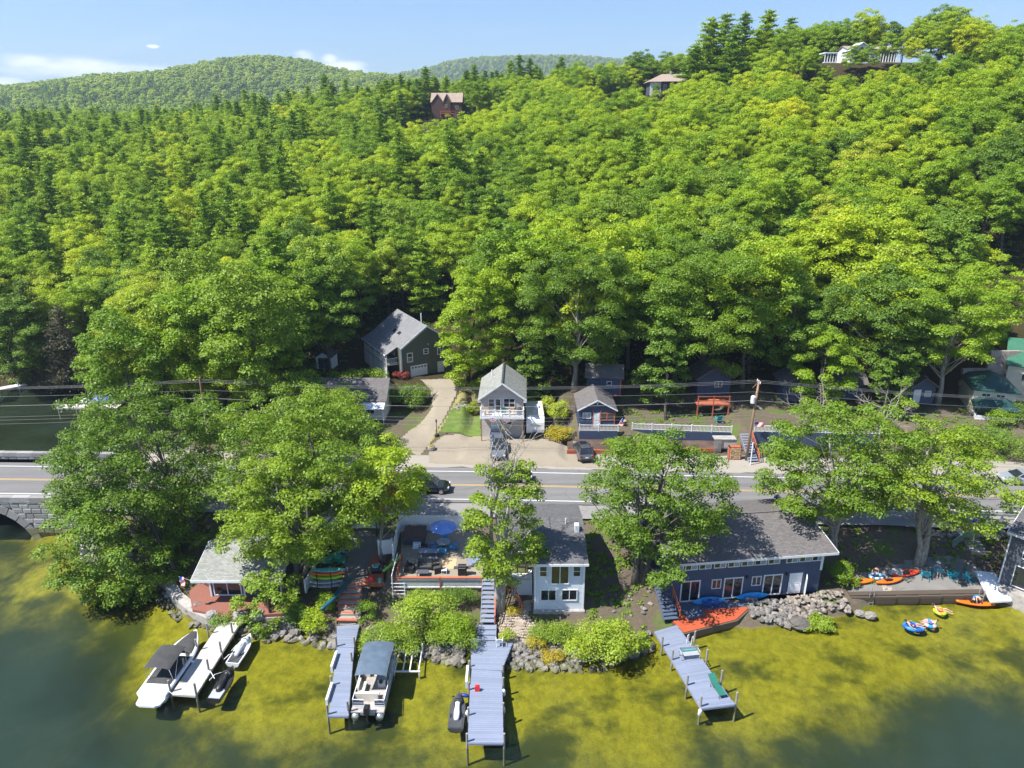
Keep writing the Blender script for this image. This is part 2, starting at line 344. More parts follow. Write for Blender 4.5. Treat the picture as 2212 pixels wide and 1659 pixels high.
    M['black'] = M_plain('black_plastic', (0.018, 0.018, 0.02), 0.45, amt=0.3); M['dark_grey'] = M_plain('dark_grey_cloth', (0.06, 0.062, 0.066), 0.8, amt=0.25)
    M['rubber'] = M_plain('tyre_rubber', (0.02, 0.02, 0.02), 0.85); M['gel_white'] = M_plain('white_gelcoat', (0.78, 0.79, 0.81), 0.2, amt=0.05, coat=0.5)
    M['gel_silver'] = M_plain('silver_gelcoat', (0.42, 0.43, 0.45), 0.3, amt=0.08, coat=0.4); M['canvas_blue'] = M_plain('faded_blue_canvas', (0.09, 0.13, 0.18), 0.8, amt=0.25)
    M['canvas_black'] = M_plain('charcoal_canvas', (0.055, 0.055, 0.055), 0.85, amt=0.3); M['vinyl_cream'] = M_plain('cream_vinyl', (0.70, 0.64, 0.52), 0.5, amt=0.1)
    for k, c in dict(teal=(0.02, 0.33, 0.42), orange=(0.85, 0.17, 0.01), red_k=(0.75, 0.07, 0.02), lime=(0.35, 0.62, 0.02), azure=(0.02, 0.27, 0.60), blue=(0.015, 0.10, 0.42), aqua=(0.12, 0.42, 0.42), green_p=(0.16, 0.42, 0.05), petrol=(0.015, 0.10, 0.13), red=(0.75, 0.03, 0.03), green_d=(0.03, 0.16, 0.12), pink=(0.70, 0.42, 0.45), skin=(0.62, 0.36, 0.26), sky_cloth=(0.16, 0.30, 0.70), periwinkle=(0.20, 0.32, 0.72), yellow=(0.75, 0.55, 0.03), green_tarp=(0.04, 0.36, 0.24), cobalt=(0.01, 0.045, 0.32), hose=(0.02, 0.30, 0.14)).items():
        M[k] = M_plain(k + '_finish', c, 0.42, amt=0.14)
    M['hair'] = M_plain('brown_hair', (0.06, 0.035, 0.02), 0.7); M['hair_l'] = M_plain('fair_hair', (0.35, 0.24, 0.12), 0.7)
    M['car_black'] = M_plain('black_car_paint', (0.008, 0.009, 0.013), 0.2, 0.0, 0.1, coat=1.0); M['car_grey'] = M_plain('grey_car_paint', (0.13, 0.14, 0.155), 0.28, 0.5, 0.06, coat=0.8)
    M['car_silver'] = M_plain('silver_car_paint', (0.42, 0.44, 0.48), 0.28, 0.4, 0.06, coat=0.8); M['car_blue'] = M_plain('blue_grey_car_paint', (0.17, 0.20, 0.25), 0.28, 0.4, 0.06, coat=0.8)
    M['chrome'] = M_plain('wheel_alloy', (0.5, 0.5, 0.52), 0.3, 0.8, 0.1); M['lamp_red'] = M_plain('red_lens', (0.35, 0.01, 0.01), 0.2, coat=1.0); M['lamp_clear'] = M_plain('clear_lens', (0.7, 0.7, 0.72), 0.1, coat=1.0)
    M['granite'] = M_stone('granite', (0.36, 0.35, 0.34), 0.28); M['rock'] = M_stone('shore_rock', (0.20, 0.185, 0.17), 0.5); M['rock_pale'] = M_stone('pale_quarry_rock', (0.27, 0.235, 0.20), 0.42)
    M['concrete'] = M_plain('concrete', (0.40, 0.37, 0.34), 0.9, amt=0.25, dirt=0.4, bump=0.01); M['cobble'] = M_stone('cobble', (0.40, 0.33, 0.26), 0.25)
    M['brick_block'] = M_stone('tan_wall_block', (0.38, 0.32, 0.27), 0.2); M['timber_dark'] = M_wood('dark_wet_timber', (0.10, 0.075, 0.055), 'X', 0.4)
    M['tree_wood'] = M_wood('cut_firewood', (0.55, 0.38, 0.22), 'Y', 0.4); M['kayak_paddle'] = M['black']
setup_materials()
# ================================================================== LAND, WATER, ROAD
SHORE = [(-400,70.5),(-62,70.5),(-49.5,70.2),(-47.3,67.0),(-44.5,63.6),(-38,59.8),(-33.5,57.0),(-30,53.8),(-25.5,52.4),(-21,51.3),(-15.6,50.2),(-12,49.8),(-4,48.3),(3,47.9),(7.5,47.6),(12.6,50.3),(16,51.5),(23,51.6),(31,53.6),(35,55.8),(44,56.0),(46,54.5),(60,50),(400,48)]
SHX = np.array([p[0] for p in SHORE], float); SHY = np.array([p[1] for p in SHORE], float)
def shore_y(x): return np.interp(x, SHX, SHY)
RX = np.array([-900,-300,-58,0,31,58,120,400,900.]); RY = np.array([90,79.5,74.1,72.6,71.2,69.9,65.5,30,-40.])
def road_y(x): return np.interp(x, RX, RY)
def tps_fit(X, z):
    d = np.linalg.norm(X[:,None]-X[None], axis=2); K = np.where(d > 0, d*d*np.log(d+1e-9), 0); n = len(X)
    Pm = np.c_[np.ones(n), X]; A = np.zeros((n+3, n+3)); A[:n,:n] = K + np.eye(n)*0.01; A[:n,n:] = Pm; A[n:,:n] = Pm.T
    return np.linalg.solve(A, np.r_[z, 0, 0, 0])
HILL = np.array([(-90,82,-1),(-45,84,3.2),(-20,84,3.8),(5,84,3.9),(30,84,4.0),(60,84,4.2),(90,80,6),(130,80,9),
 (-110,116,0.8),(-60,114,1.2),(-40,105,4.5),(-12,103,6.0),(8,105,8),(35,105,9),(62,105,9),(90,105,13),(140,110,20),
 (-150,150,9),(-90,150,9),(-45,150,13),(-12,150,13),(25,150,20),(60,150,26),(100,150,32),(160,150,34),
 (-190,210,18),(-110,210,21),(-60,210,24),(-10,210,29),(40,210,36),(75,210,43),(105,205,49),(160,210,49),(230,210,47),
 (112,237,57.5),(150,240,52.5),(90,262,55),(60,250,44),(60,292,50.5),(25,262,41),(-20,262,34),(-26,302,42.6),(-80,262,30),(-150,262,26),(-250,262,22),
 (0,345,47),(-70,340,41),(50,345,52),(120,330,54),(200,320,50),(-130,340,33),(-260,340,26),(330,300,48),
 (-300,460,30),(-150,460,33),(0,460,38),(150,460,45),(300,460,50)], float)
TW = tps_fit(HILL[:,:2]/100, HILL[:,2])
def hill_z(x, y):
    sh = x.shape; Q = np.c_[x.ravel(), y.ravel()]/100; out = np.zeros(len(Q)); C = HILL[:,:2]/100
    for i in range(0, len(Q), 20000):
        q = Q[i:i+20000]; d2 = ((q[:,None]-C[None])**2).sum(2); out[i:i+20000] = (0.5*d2*np.log(d2+1e-12)) @ TW[:len(C)] + TW[len(C)] + q @ TW[len(C)+1:]
    return out.reshape(sh)
def sstep(x, a, b):
    t = np.clip((x-a)/(b-a), 0, 1); return t*t*(3-2*t)
# skylines of the two far ridges: picture point -> height at their distance
R1Y, R2Y = 1500.0, 2700.0
def ridge(pts, Y):
    q = [PY(a, b, Y) for a, b in pts]; return np.array([v.x for v in q]), np.array([v.z for v in q])
R1X, R1Z = ridge([(-900,250),(-300,225),(0,208),(100,198),(200,184),(290,176),(340,165),(400,161),(450,162),(500,142),(560,133),(620,131),(680,140),(720,153),(780,163),(860,172),(960,182),(1150,195),(1500,210),(2300,240)], R1Y)
R2X, R2Z = ridge([(300,260),(700,200),(840,170),(880,160),(930,150),(975,135),(1030,128),(1120,124),(1230,123),(1330,131),(1400,135),(1500,150),(1800,200),(2300,230)], R2Y)
def vnoise(x, y, s, seed=0):
    return (np.sin(x/s*1.7+seed)*np.cos(y/s*1.3+seed*2.1) + 0.5*np.sin(x/s*3.9+y/s*2.3+seed*3.3) + 0.3*np.cos(x/s*7.1-y/s*6.1+seed))/1.8
PADS = []   # (x0, x1, y0, y1, z, margin): levelled ground round houses and yards
def ground(x, y):
    x = np.asarray(x, float); y = np.asarray(y, float)
    ys = shore_y(x); d = y-ys+0.45*vnoise(x*1.0, y*0.3, 1.9, 1); ry = road_y(x); wdt = np.maximum(ry-5.6-ys, 2.0)
    # lake bed
    lobe = 2.8*sstep(x, -27, -40)*sstep(y, 60, 46) + 1.3*sstep(x, -14, -30)*sstep(y, 44, 36) + 2.6*sstep(x, 18, 36)*sstep(y, 49, 39) + 1.2*sstep(x, -46, -56)
    bed = -0.22 - 0.085*np.clip(-d, 0, 60)**1.05 - lobe - 1.0*sstep(y, 45, 34)
    bed = np.maximum(bed, -4.5) + 0.08*vnoise(x, y, 3.0)
    t = np.clip(d/wdt, 0, 1)
    bank = np.interp(t, [0, .05, .14, .45, .75, 1.0], [-.35, .15, .55, 1.25, 2.45, 3.12])
    terr = np.interp(t, [0, .03, .10, .42, .70, 1.0], [-.35, .3, .72, .85, 2.3, 3.12])
    k = sstep(x, 29, 32); bank = bank*(1-k) + terr*k
    near = np.where(d < 0, bed, bank)
    # causeway and yards behind the road
    h = hill_z(x, y); back = ry+5.3
    thr = ry-5.6+1.0*sstep(x, -46.3, -47.2); z = np.where(y < thr, near, 3.12)
    far = np.maximum(h, 3.15)
    b0 = back + 7.0*sstep(x, 5.5, 7.5)*sstep(x, 56, 50); f = sstep(y, b0, b0+9); z = np.where(y > back, 3.12*(1-f) + far*f, z)
    # dark inlet behind the bridge
    inl = sstep(x, -47.5, -50.5)*sstep(y, ry+4.5, ry+6.2)*sstep(y + 0.10*(x+50), 113, 109)
    inl2 = sstep(y, 85, 88)*sstep(x, -44, -52)*sstep(y + 0.55*(x+60), 107, 103)*0
    z = z*(1-inl) + (-1.8)*inl
    # channel below the bridge
    ch = sstep(x, -52.3, -54.5)*sstep(x, -70, -67.5)*sstep(y, ry-12, ry-5.7)*sstep(y, ry+9, ry+5.6)
    z = z*(1-ch) + (-2.2)*ch
    for (x0, x1, y0, y1, pz, mg) in PADS:
        w = np.clip(np.minimum(np.minimum(x-x0, x1-x), np.minimum(y-y0, y1-y))/mg + 1, 0, 1); w = w*w*(3-2*w); z = z*(1-w)+pz*w
    z = z + np.where((y > 88) & (z > 1), 0.25*vnoise(x, y, 9), 0)
    # far country
    rz1 = np.interp(x, R1X, R1Z); b1 = np.where(y < R1Y, sstep(y, 620, R1Y)**1.15, np.maximum(1-sstep(y, R1Y, 2300), 0))
    rz2 = np.interp(x, R2X, R2Z); b2 = np.where(y < R2Y, sstep(y, 1700, R2Y), 1-sstep(y, R2Y, 4200))
    base = 34 + 8*vnoise(x, y, 210)*sstep(y, 500, 900)
    m = np.maximum(base + (rz1-9-base)*b1 + 10*vnoise(x, y, 160, 2)*b1*(1-b1)*2, base + (rz2-9-base)*b2)
    g = sstep(y, 330, 520); side = sstep(np.abs(x), 420, 520)*sstep(y, 100, 300)
    g = np.maximum(g, side); z = z*(1-g) + m*g
    return z
PADS += [(-11.6,-3.4,55.7,63.6,2.72,0.5), (-1.6,2.0,56.2,62,3.0,0.6), (2.0,6.6,53.0,60,1.1,0.6), (14.2,30,54.6,60.0,0.72,1.0), (-29,-20,54.0,60,0.8,1.2), (-5.5,5.5,80,96,3.5,1.5), (-24,-7.5,103,118,5.2,2.5), (-31,-13,84.5,95,3.7,2.5), (8.2,30,84.6,93,4.85,0.4), (29.5,50,82.5,93,5.4,0.4),
         (52,80,90,105,5.2,2.0), (-36,-14,274,306,43.3,7), (44,75,264,292,51.6,6), (84,122,214,234,58.5,6)]
def gz(x, y): return float(ground(np.array([x]), np.array([y]))[0])
def grid_axis(spans):
    out = []
    for a, b, st in spans: out += list(np.arange(a, b, st))
    return np.array(out + [spans[-1][1]], float)
def build_ground():
    xs = grid_axis([(-3600,-1200,120),(-1200,-420,40),(-420,-70,7),(-70,70,0.6),(70,420,7),(420,1200,40),(1200,3600,120)])
    ys = grid_axis([(-300,20,40),(20,46,2),(46,66,0.45),(66,112,0.6),(112,200,3),(200,560,6),(560,1600,30),(1600,4400,90)])
    X, Y = np.meshgrid(xs, ys); Z = ground(X, Y); ny, nx = X.shape
    v = np.c_[X.ravel(), Y.ravel(), Z.ravel()]; i = np.arange(ny-1)[:,None]*nx + np.arange(nx-1)[None]
    q = np.stack([i, i+1, i+nx+1, i+nx], 2).reshape(-1, 4)
    m = NT('ground_soil'); p = m.pos(); sp = m.n('ShaderNodeSeparateXYZ'); m.L.new(p, sp.inputs[0]); x_, y_, z_ = sp.outputs
    n1 = m.noise(p, 0.35, 6, 0.65); n2 = m.noise(p, 2.5, 5, 0.65); n3 = m.noise(p, 14, 4, 0.7); n4 = m.noise(m.pos((1, 1, 0.3)), 0.09, 4, 0.6)
    dirt = m.mix(n2, (0.07, 0.055, 0.038), (0.19, 0.155, 0.115)); dirt = m.mix(m.range(n3, 0.4, 0.7, 0, 0.6), dirt, (0.07, 0.05, 0.03))
    moss = m.mix(n2, (0.05, 0.085, 0.02), (0.13, 0.17, 0.035)); land = m.mix(m.range(n1, 0.50, 0.62), dirt, moss)
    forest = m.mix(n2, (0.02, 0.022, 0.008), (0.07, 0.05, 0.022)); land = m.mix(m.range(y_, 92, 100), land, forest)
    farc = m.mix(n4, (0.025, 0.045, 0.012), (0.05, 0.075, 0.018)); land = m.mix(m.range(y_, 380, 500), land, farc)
    # lake bed: pale weed-covered sand in the shallows, darker weed and silt further down
    wv = m.noise(m.pos((1.0, 1.0, 0.2)), 1.3, 5, 0.6, 0.15); sand = m.mix(m.range(wv, 0.28, 0.72), (0.125, 0.118, 0.008), (0.285, 0.255, 0.020))
    caustic = m.math('ABSOLUTE', m.math('SUBTRACT', m.noise(m.pos((1.7, 1.0, 0.2)), 2.1, 3, 0.6, 1.6), 0.5))
    sand = m.mix(m.range(caustic, 0.0, 0.03, 0.28, 0.0), sand, (0.50, 0.41, 0.05))  # bright caustic lines of sunlight, painted into the sand colour
    weedn = m.noise(m.pos((1, 1.3, 0.2)), 0.15, 6, 0.62, 0.1); patch = m.range(m.math('ADD', weedn, m.range(z_, -0.8, -2.2, 0.0, 0.10)), 0.52, 0.64, 0, 0.9)
    grit = m.noise(p, 5.5, 4, 0.65); sand = m.mix(m.range(grit, 0.45, 0.75, 0, 0.35), sand, (0.07, 0.066, 0.01))
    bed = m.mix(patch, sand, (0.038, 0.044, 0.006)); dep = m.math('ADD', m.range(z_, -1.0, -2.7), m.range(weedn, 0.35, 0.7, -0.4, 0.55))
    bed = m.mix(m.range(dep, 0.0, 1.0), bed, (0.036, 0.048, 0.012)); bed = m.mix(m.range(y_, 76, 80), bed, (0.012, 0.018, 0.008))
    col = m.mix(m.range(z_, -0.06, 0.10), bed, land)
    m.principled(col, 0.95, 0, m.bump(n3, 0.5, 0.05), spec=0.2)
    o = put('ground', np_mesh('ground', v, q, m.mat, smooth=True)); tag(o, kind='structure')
build_ground()
def build_water():
    m = NT('lake_water'); p = m.pos()
    r1 = m.noise(m.pos((1, 1.8, 1)), 2.2, 5, 0.6, 0.3); r2 = m.noise(p, 0.28, 3, 0.5)
    h = m.math('ADD', m.math('MULTIPLY', r1, 0.5), r2); nb = m.n('ShaderNodeBump'); m.L.new(h, nb.inputs['Height']); nb.inputs['Strength'].default_value = 0.6; nb.inputs['Distance'].default_value = 0.12
    tr = m.n('ShaderNodeBsdfTransparent'); tr.inputs[0].default_value = (0.90, 0.94, 0.80, 1); gl = m.n('ShaderNodeBsdfGlossy'); gl.inputs['Roughness'].default_value = 0.06; m.L.new(nb.outputs[0], gl.inputs['Normal'])
    fr = m.n('ShaderNodeFresnel'); fr.inputs['IOR'].default_value = 1.33; m.L.new(nb.outputs[0], fr.inputs['Normal'])
    a = m.n('ShaderNodeMixShader'); m.L.new(fr.outputs[0], a.inputs[0]); m.L.new(tr.outputs[0], a.inputs[1]); m.L.new(gl.outputs[0], a.inputs[2])
    # suspended silt: denser over deep water
    df = m.n('ShaderNodeBsdfDiffuse'); df.inputs[0].default_value = (0.026, 0.046, 0.036, 1)
    sp = m.n('ShaderNodeSeparateXYZ'); m.L.new(p, sp.inputs[0])
    at = m.n('ShaderNodeAttribute'); at.attribute_name = 'depth'
    b = m.n('ShaderNodeMixShader'); m.L.new(m.range(m.math('ADD', at.outputs['Fac'], m.range(m.noise(p, 0.16, 4, 0.6), 0.3, 0.7, -0.9, 0.9)), 1.2, 4.6, 0.01, 0.80), b.inputs[0]); m.L.new(a.outputs[0], b.inputs[1]); m.L.new(df.outputs[0], b.inputs[2])
    m.L.new(b.outputs[0], m.out.inputs[0])
    xs = grid_axis([(-3000,-140,130),(-140,140,2.0),(140,3000,130)]); ys = grid_axis([(-300,0,50),(0,120,2.0)])
    X, Y = np.meshgrid(xs, ys); ny, nx = X.shape; v = np.c_[X.ravel(), Y.ravel(), np.zeros(X.size)]; i = np.arange(ny-1)[:,None]*nx + np.arange(nx-1)[None]
    q = np.stack([i, i+1, i+nx+1, i+nx], 2).reshape(-1, 4); me = np_mesh('water', v, q, m.mat)
    dp = np.clip(-ground(X, Y), 0, 6).ravel(); a_ = me.attributes.new('depth', 'FLOAT', 'POINT'); a_.data.foreach_set('value', dp.astype(np.float32))
    tag(put('water', me), kind='structure')
build_water()
# ------------------------------------------------------------------ road and gravel
def strip(name, x0, x1, o0, o1, z, mat, step=2.0, wob=0.0, rng=random.Random(3)):
    xs = np.arange(x0, x1+step, step); b = MB(); vs = []
    for i, x in enumerate(xs):
        y = float(road_y(x)); s0 = wob*math.sin(x*0.7)*0.6+wob*rng.uniform(-.4,.4) if wob else 0; s1 = wob*math.sin(x*0.43+1)*0.6+wob*rng.uniform(-.4,.4) if wob else 0
        vs += [(x, y+o0+s0, z), (x, y+o1+s1, z)]
    b.add(vs, [(2*i, 2*i+2, 2*i+3, 2*i+1) for i in range(len(xs)-1)]); return b.build(name, mat)
def build_road():
    m = NT('asphalt'); p = m.pos(); a = m.noise(p, 40, 3, 0.6); w = m.noise(m.pos((0.05, 1.3, 1)), 1.0, 4, 0.6); c = m.noise(p, 0.25, 5, 0.7)
    col = m.mix(m.range(w, 0.3, 0.7), (0.125, 0.121, 0.119), (0.175, 0.168, 0.164)); col = m.mix(m.range(a, 0.4, 0.7, 0, 0.4), col, (0.27, 0.265, 0.26)); col = m.mix(m.range(c, 0.5, 0.75, 0, 0.35), col, (0.23, 0.22, 0.21)); ck = m.n('ShaderNodeTexVoronoi', feature='DISTANCE_TO_EDGE'); m.L.new(m.pos((0.5, 1, 1)), ck.inputs['Vector']); ck.inputs['Scale'].default_value = 0.22; col = m.mix(m.range(ck.outputs['Distance'], 0, 0.008, 0.45, 0), col, (0.05, 0.05, 0.05)); tr_ = m.noise(m.pos((0.02, 1.0, 1)), 1.1, 2, 0.5); col = m.mix(m.range(tr_, 0.5, 0.62, 0, 0.25), col, (0.09, 0.088, 0.086))
    m.principled(col, 0.9, 0, m.bump(a, 0.4, 0.01)); asphalt = m.mat
    m = NT('worn_shoulder_asphalt'); p = m.pos(); a = m.noise(p, 25, 3, 0.6); c = m.noise(p, 0.4, 5, 0.7); cr = m.n('ShaderNodeTexVoronoi', feature='DISTANCE_TO_EDGE'); m.L.new(p, cr.inputs['Vector']); cr.inputs['Scale'].default_value = 0.35
    col = m.mix(c, (0.17, 0.165, 0.16), (0.27, 0.255, 0.24)); col = m.mix(m.range(a, 0.4, 0.7, 0, 0.4), col, (0.35, 0.33, 0.31)); col = m.mix(m.range(cr.outputs['Distance'], 0, 0.012, 0.6, 0), col, (0.06, 0.06, 0.06)); m.principled(col, 0.95, 0, m.bump(a, 0.4, 0.01)); worn = m.mat
    def gravel(name, c0, c1):
        m = NT(name); p = m.pos(); a = m.noise(p, 18, 5, 0.75); c = m.noise(p, 0.5, 6, 0.7); col = m.mix(c, c0, c1); col = m.mix(m.range(a, 0.35, 0.7, 0, 0.5), col, var(c1, 1.25))
        g = m.noise(p, 1.1, 5, 0.7); col = m.mix(m.range(g, 0.60, 0.72, 0, 0.7), col, (0.17, 0.17, 0.05)); m.principled(col, 0.97, 0, m.bump(a, 0.7, 0.03)); return m.mat
    M['gravel'] = gravel('pale_gravel', (0.24, 0.215, 0.18), (0.34, 0.305, 0.26)); M['gravel2'] = gravel('brown_gravel', (0.19, 0.16, 0.12), (0.31, 0.265, 0.20)); M['sandy'] = gravel('sandy_path', (0.12, 0.112, 0.105), (0.23, 0.215, 0.20))
    def paint(name, c):
        m = NT(name); a = m.noise(m.pos(), 6, 5, 0.75); return m.principled(m.mix(m.range(a, 0.55, 0.75, 0, 0.6), c, (0.25, 0.25, 0.25)), 0.7)
    wp, yp = paint('white_road_paint', (0.62, 0.62, 0.62)), paint('yellow_road_paint', (0.52, 0.33, 0.10))
    tag(strip('road', -500, 500, -4.05, 4.35, 3.20, asphalt), kind='structure')
    tag(strip('shoulder', -46, 72, -6.9, -4.03, 3.175, worn, wob=0.25), kind='structure')
    tag(strip('gravel_verge', -46, 72, 4.3, 9.0, 3.17, M['gravel'], wob=0.5), kind='structure')
    for k, (a, b, mt, zz) in enumerate(((-3.42,-3.27,wp,3.204),(3.27,3.42,wp,3.204),(-0.17,-0.06,yp,3.204),(0.06,0.17,yp,3.204))):
        tag(strip('road_line', -450, 450, a, b, zz, mt), kind='structure')
build_road()
def drape(name, poly, mat, dz=0.03, step=0.7, kind='structure', wob=0.0):
    """a sheet of path or lawn laid on the ground inside a polygon, cut on a grid"""
    from mathutils.geometry import intersect_point_tri_2d
    xs = [p[0] for p in poly]; ys = [p[1] for p in poly]; n = len(poly)
    def inside(x, y):
        c = False
        for i in range(n):
            (x1, y1), (x2, y2) = poly[i][:2], poly[(i+1)%n][:2]
            if (y1 > y) != (y2 > y) and x < (x2-x1)*(y-y1)/(y2-y1)+x1: c = not c
        return c
    X = np.arange(min(xs), max(xs)+step, step); Y = np.arange(min(ys), max(ys)+step, step); gx, gy = np.meshgrid(X, Y); Z = ground(gx, gy)+dz
    b = MB(); idx = {}; fs = []
    for j in range(len(Y)-1):
        for i in range(len(X)-1):
            if inside(X[i]+step/2, Y[j]+step/2):
                f = []
                for (a, c) in ((i,j),(i+1,j),(i+1,j+1),(i,j+1)):
                    if (a, c) not in idx: idx[(a, c)] = len(b.v); b.v.append((X[a], Y[c], Z[c, a]))
                    f.append(idx[(a, c)])
                b.f.append(tuple(f)); b.m.append(0)
    if not b.f: return None
    return tag(b.build(name, mat, smooth=True), kind=kind)
def xy(*pts):
    """picture points with a ground height each -> plan polygon"""
    return [tuple(P(*p)[:2]) for p in pts]
def M_lawn(name, a, b):
    m = NT(name); p = m.pos(); n = m.noise(p, 0.9, 5, 0.65); f = m.noise(p, 30, 3, 0.7); col = m.mix(m.range(n, 0.35, 0.65), a, b); col = m.mix(m.range(f, 0.4, 0.7, 0, 0.5), col, var(a, 0.7)); return m.principled(col, 0.95, 0, m.bump(f, 0.8, 0.03))
M['lawn'] = M_lawn('lawn_grass', (0.075, 0.14, 0.02), (0.16, 0.21, 0.035)); M['dry_lawn'] = M_lawn('dry_grass', (0.20, 0.19, 0.05), (0.36, 0.30, 0.13)); M['mulch'] = M_lawn('bark_mulch', (0.07, 0.045, 0.035), (0.14, 0.09, 0.07))
def build_drives():
    drape('driveway', xy((855,965,3.2),(905,985,3.2),(930,958,3.4),(968,905,3.6),(985,870,4.2),(985,845,4.9),(960,815,5.5),(905,818,5.6),(930,850,5),(935,885,4.2),(885,935,3.4)), M['gravel2'], 0.035, 0.22)
    drape('lawn_patch', xy((952,945,3.3),(975,900,3.7),(1000,885,3.9),(1038,895,3.9),(1038,945,3.4)), M['lawn'], 0.045, 0.22, 'structure')
    drape('dry_grass_verge', xy((925,965,3.3),(952,942,3.3),(1000,850,4.6),(985,812,5.6),(1000,812,5.6),(1040,860,4.5),(1030,890,3.9),(1000,880,3.9),(972,905,3.7)), M['dry_lawn'], 0.055, 0.22)
    drape('parking_gravel', xy((925,1000,3.2),(930,965,3.3),(960,948,3.4),(1040,945,3.4),(1205,950,3.5),(1250,975,3.2),(1300,995,3.2),(1300,1010,3.2)), M['gravel2'], 0.065, 0.22)
    drape('sandy_path', xy((735,1345,.7),(770,1345,.7),(790,1270,1.6),(840,1180,2.6),(862,1150,2.9),(760,1140,3.0),(740,1200,2.3),(742,1270,1.5)), M['sandy'], 0.05, 0.35)
    drape('beach_terrace', xy((1835,1280,.8),(1850,1240,.9),(1960,1212,1.2),(2060,1205,1.3),(2140,1240,.9),(2150,1276,.8)), M['sandy'], 0.05, 0.35)
    drape('hill_clearing', xy((2100,735,12),(2140,690,14),(2300,690,14),(2300,735,12)), M['gravel'], 0.2, 2.0)
    drape('hill_yard', xy((1850,800,7.5),(1850,760,9),(2010,760,9),(2010,800,7.5)), M['gravel'], 0.1, 1.0)
build_drives()
# ================================================================== TREES
def leaf_quads(rng, centers, radii, flats, counts, size, up=0.5, shell=(0.55,1.05), aspect=0.55, bottom=-0.35):
    idx = np.repeat(np.arange(len(centers)), counts); n = len(idx)
    d = rng.normal(size=(n, 3)); d /= np.linalg.norm(d, axis=1)[:,None]; d[:,2] = np.where(d[:,2] < bottom, -d[:,2]*0.6, d[:,2])
    r = radii[idx]*rng.uniform(shell[0], shell[1], n); p = centers[idx] + d*r[:,None]*np.c_[np.ones(n), np.ones(n), flats[idx]]
    nr = d*0.55 + np.array([0, 0, up]) + rng.normal(size=(n, 3))*0.36; nr /= np.linalg.norm(nr, axis=1)[:,None]
    t = np.cross(nr, rng.normal(size=(n, 3))); t /= np.linalg.norm(t, axis=1)[:,None]; b = np.cross(nr, t); s = size*rng.uniform(0.6, 1.35, n)[:,None]
    v = np.stack([p+t*s, p+b*s*aspect, p-t*s*0.8, p-b*s*aspect], 1).reshape(-1, 3)
    return v, np.arange(n*4).reshape(-1, 4)
def needle_quads(rng, pts, dirs, counts, size, spread):
    idx = np.repeat(np.arange(len(pts)), counts); n = len(idx); p = pts[idx] + rng.normal(size=(n, 3))*spread[idx][:,None]*np.array([1, 1, 0.32])
    t = dirs[idx] + rng.normal(size=(n, 3))*0.45; t /= np.linalg.norm(t, axis=1)[:,None]; up = np.array([0, 0, 1.0]) + rng.normal(size=(n, 3))*0.45
    b = np.cross(up, t); b /= np.linalg.norm(b, axis=1)[:,None]; s = size*rng.uniform(0.6, 1.3, n)[:,None]
    v = np.stack([p+t*s, p+b*s*0.28, p-t*s*0.7, p-b*s*0.28], 1).reshape(-1, 3); return v, np.arange(n*4).reshape(-1, 4)
def broad_crown(seed, c, r, nclump, nleaf, size, hole=0.0, bottom=-0.75, clump=0.26, dead=None, top_bias=0.0):
    """clump centres scattered through an uneven crown, most near its outside"""
    rng = np.random.default_rng(seed); c = np.array(c, float); r = np.array(r, float); C = []
    ph = rng.uniform(0, 6.28, 6); tries = 0
    while len(C) < nclump and tries < nclump*60:
        tries += 1; d = rng.normal(size=3); d /= np.linalg.norm(d)
        if d[2] < bottom: continue
        a = math.atan2(d[1], d[0]); lump = 1 + 0.13*math.sin(2*a+ph[0]) + 0.10*math.sin(3*a+ph[1]+d[2]*2) + 0.09*math.sin(5*a+ph[2]-d[2]*3)
        q = d*lump*rng.uniform(0.42, 0.98)**0.6
        if hole and math.sin(3.1*q[0]+ph[3])*math.sin(3.4*q[1]+ph[4])*math.sin(3.8*q[2]+ph[5]) > 0.45-hole: continue
        if all(np.linalg.norm((q-o)) > 0.20*(60/nclump)**0.33 for o in C): C.append(q)
    C = np.array(C); cr = (0.75+0.5*rng.random(len(C)))*clump*np.mean(r)*(60/max(len(C),1))**0.25; ctr = c + C*(r-0.5*cr[:,None].clip(0, None)*0.6)
    return rng, ctr, cr
def limbs(b, rng, base, top, ctr, rt, frac=1.0, thick=0.05, n=5):
    """branches that leave the trunk and climb to the leaf clumps, forking once on the way"""
    base = np.array(base, float); top = np.array(top, float); H = top[2]-base[2]; sel = list(rng.permutation(len(ctr))[:max(3, int(len(ctr)*frac))]); hubs = []
    for k in sel:
        e = ctr[k]; near = [h for h in hubs if np.linalg.norm(h[0]-e) < 2.6 and h[0][2] < e[2]+0.3]
        if near and rng.random() < 0.75: s, r0 = near[rng.integers(len(near))]; r0 = r0*0.6
        else:
            zc = np.clip((e[2]-base[2])*0.6-0.2*np.linalg.norm(e[:2]-top[:2]), 0.22*H, H*0.95); t = zc/H; s = base+(top-base)*t; r0 = rt*(1-t*0.8)*0.36
        mid = (s+e)/2+np.array([0, 0, 0.10*np.linalg.norm(e-s)])+rng.normal(size=3)*0.09*np.linalg.norm(e-s); b.tube([s, (s*0.7+mid*0.3)+rng.normal(size=3)*0.05, mid, e*0.85+mid*0.15], [r0, r0*0.8, r0*0.5, r0*0.12], n, cap=False); hubs.append((mid, r0*0.55))
def trunk_mesh(b, rng, base, top, r0, r1, n=8, wob=0.06):
    base = np.array(base, float); top = np.array(top, float); L = np.linalg.norm(top-base); pts = []; rad = []
    for i in range(7):
        t = i/6; q = base+(top-base)*t + (rng.normal(size=3)*np.array([1, 1, 0])*wob*L*0.25 if 0 < i < 6 else 0); pts.append(q); rad.append((r0*1.5 if i == 0 else r0 + (r1-r0)*t))
    pts[0] = base + np.array([0, 0, -0.5]); b.tube(pts, rad, n); return b
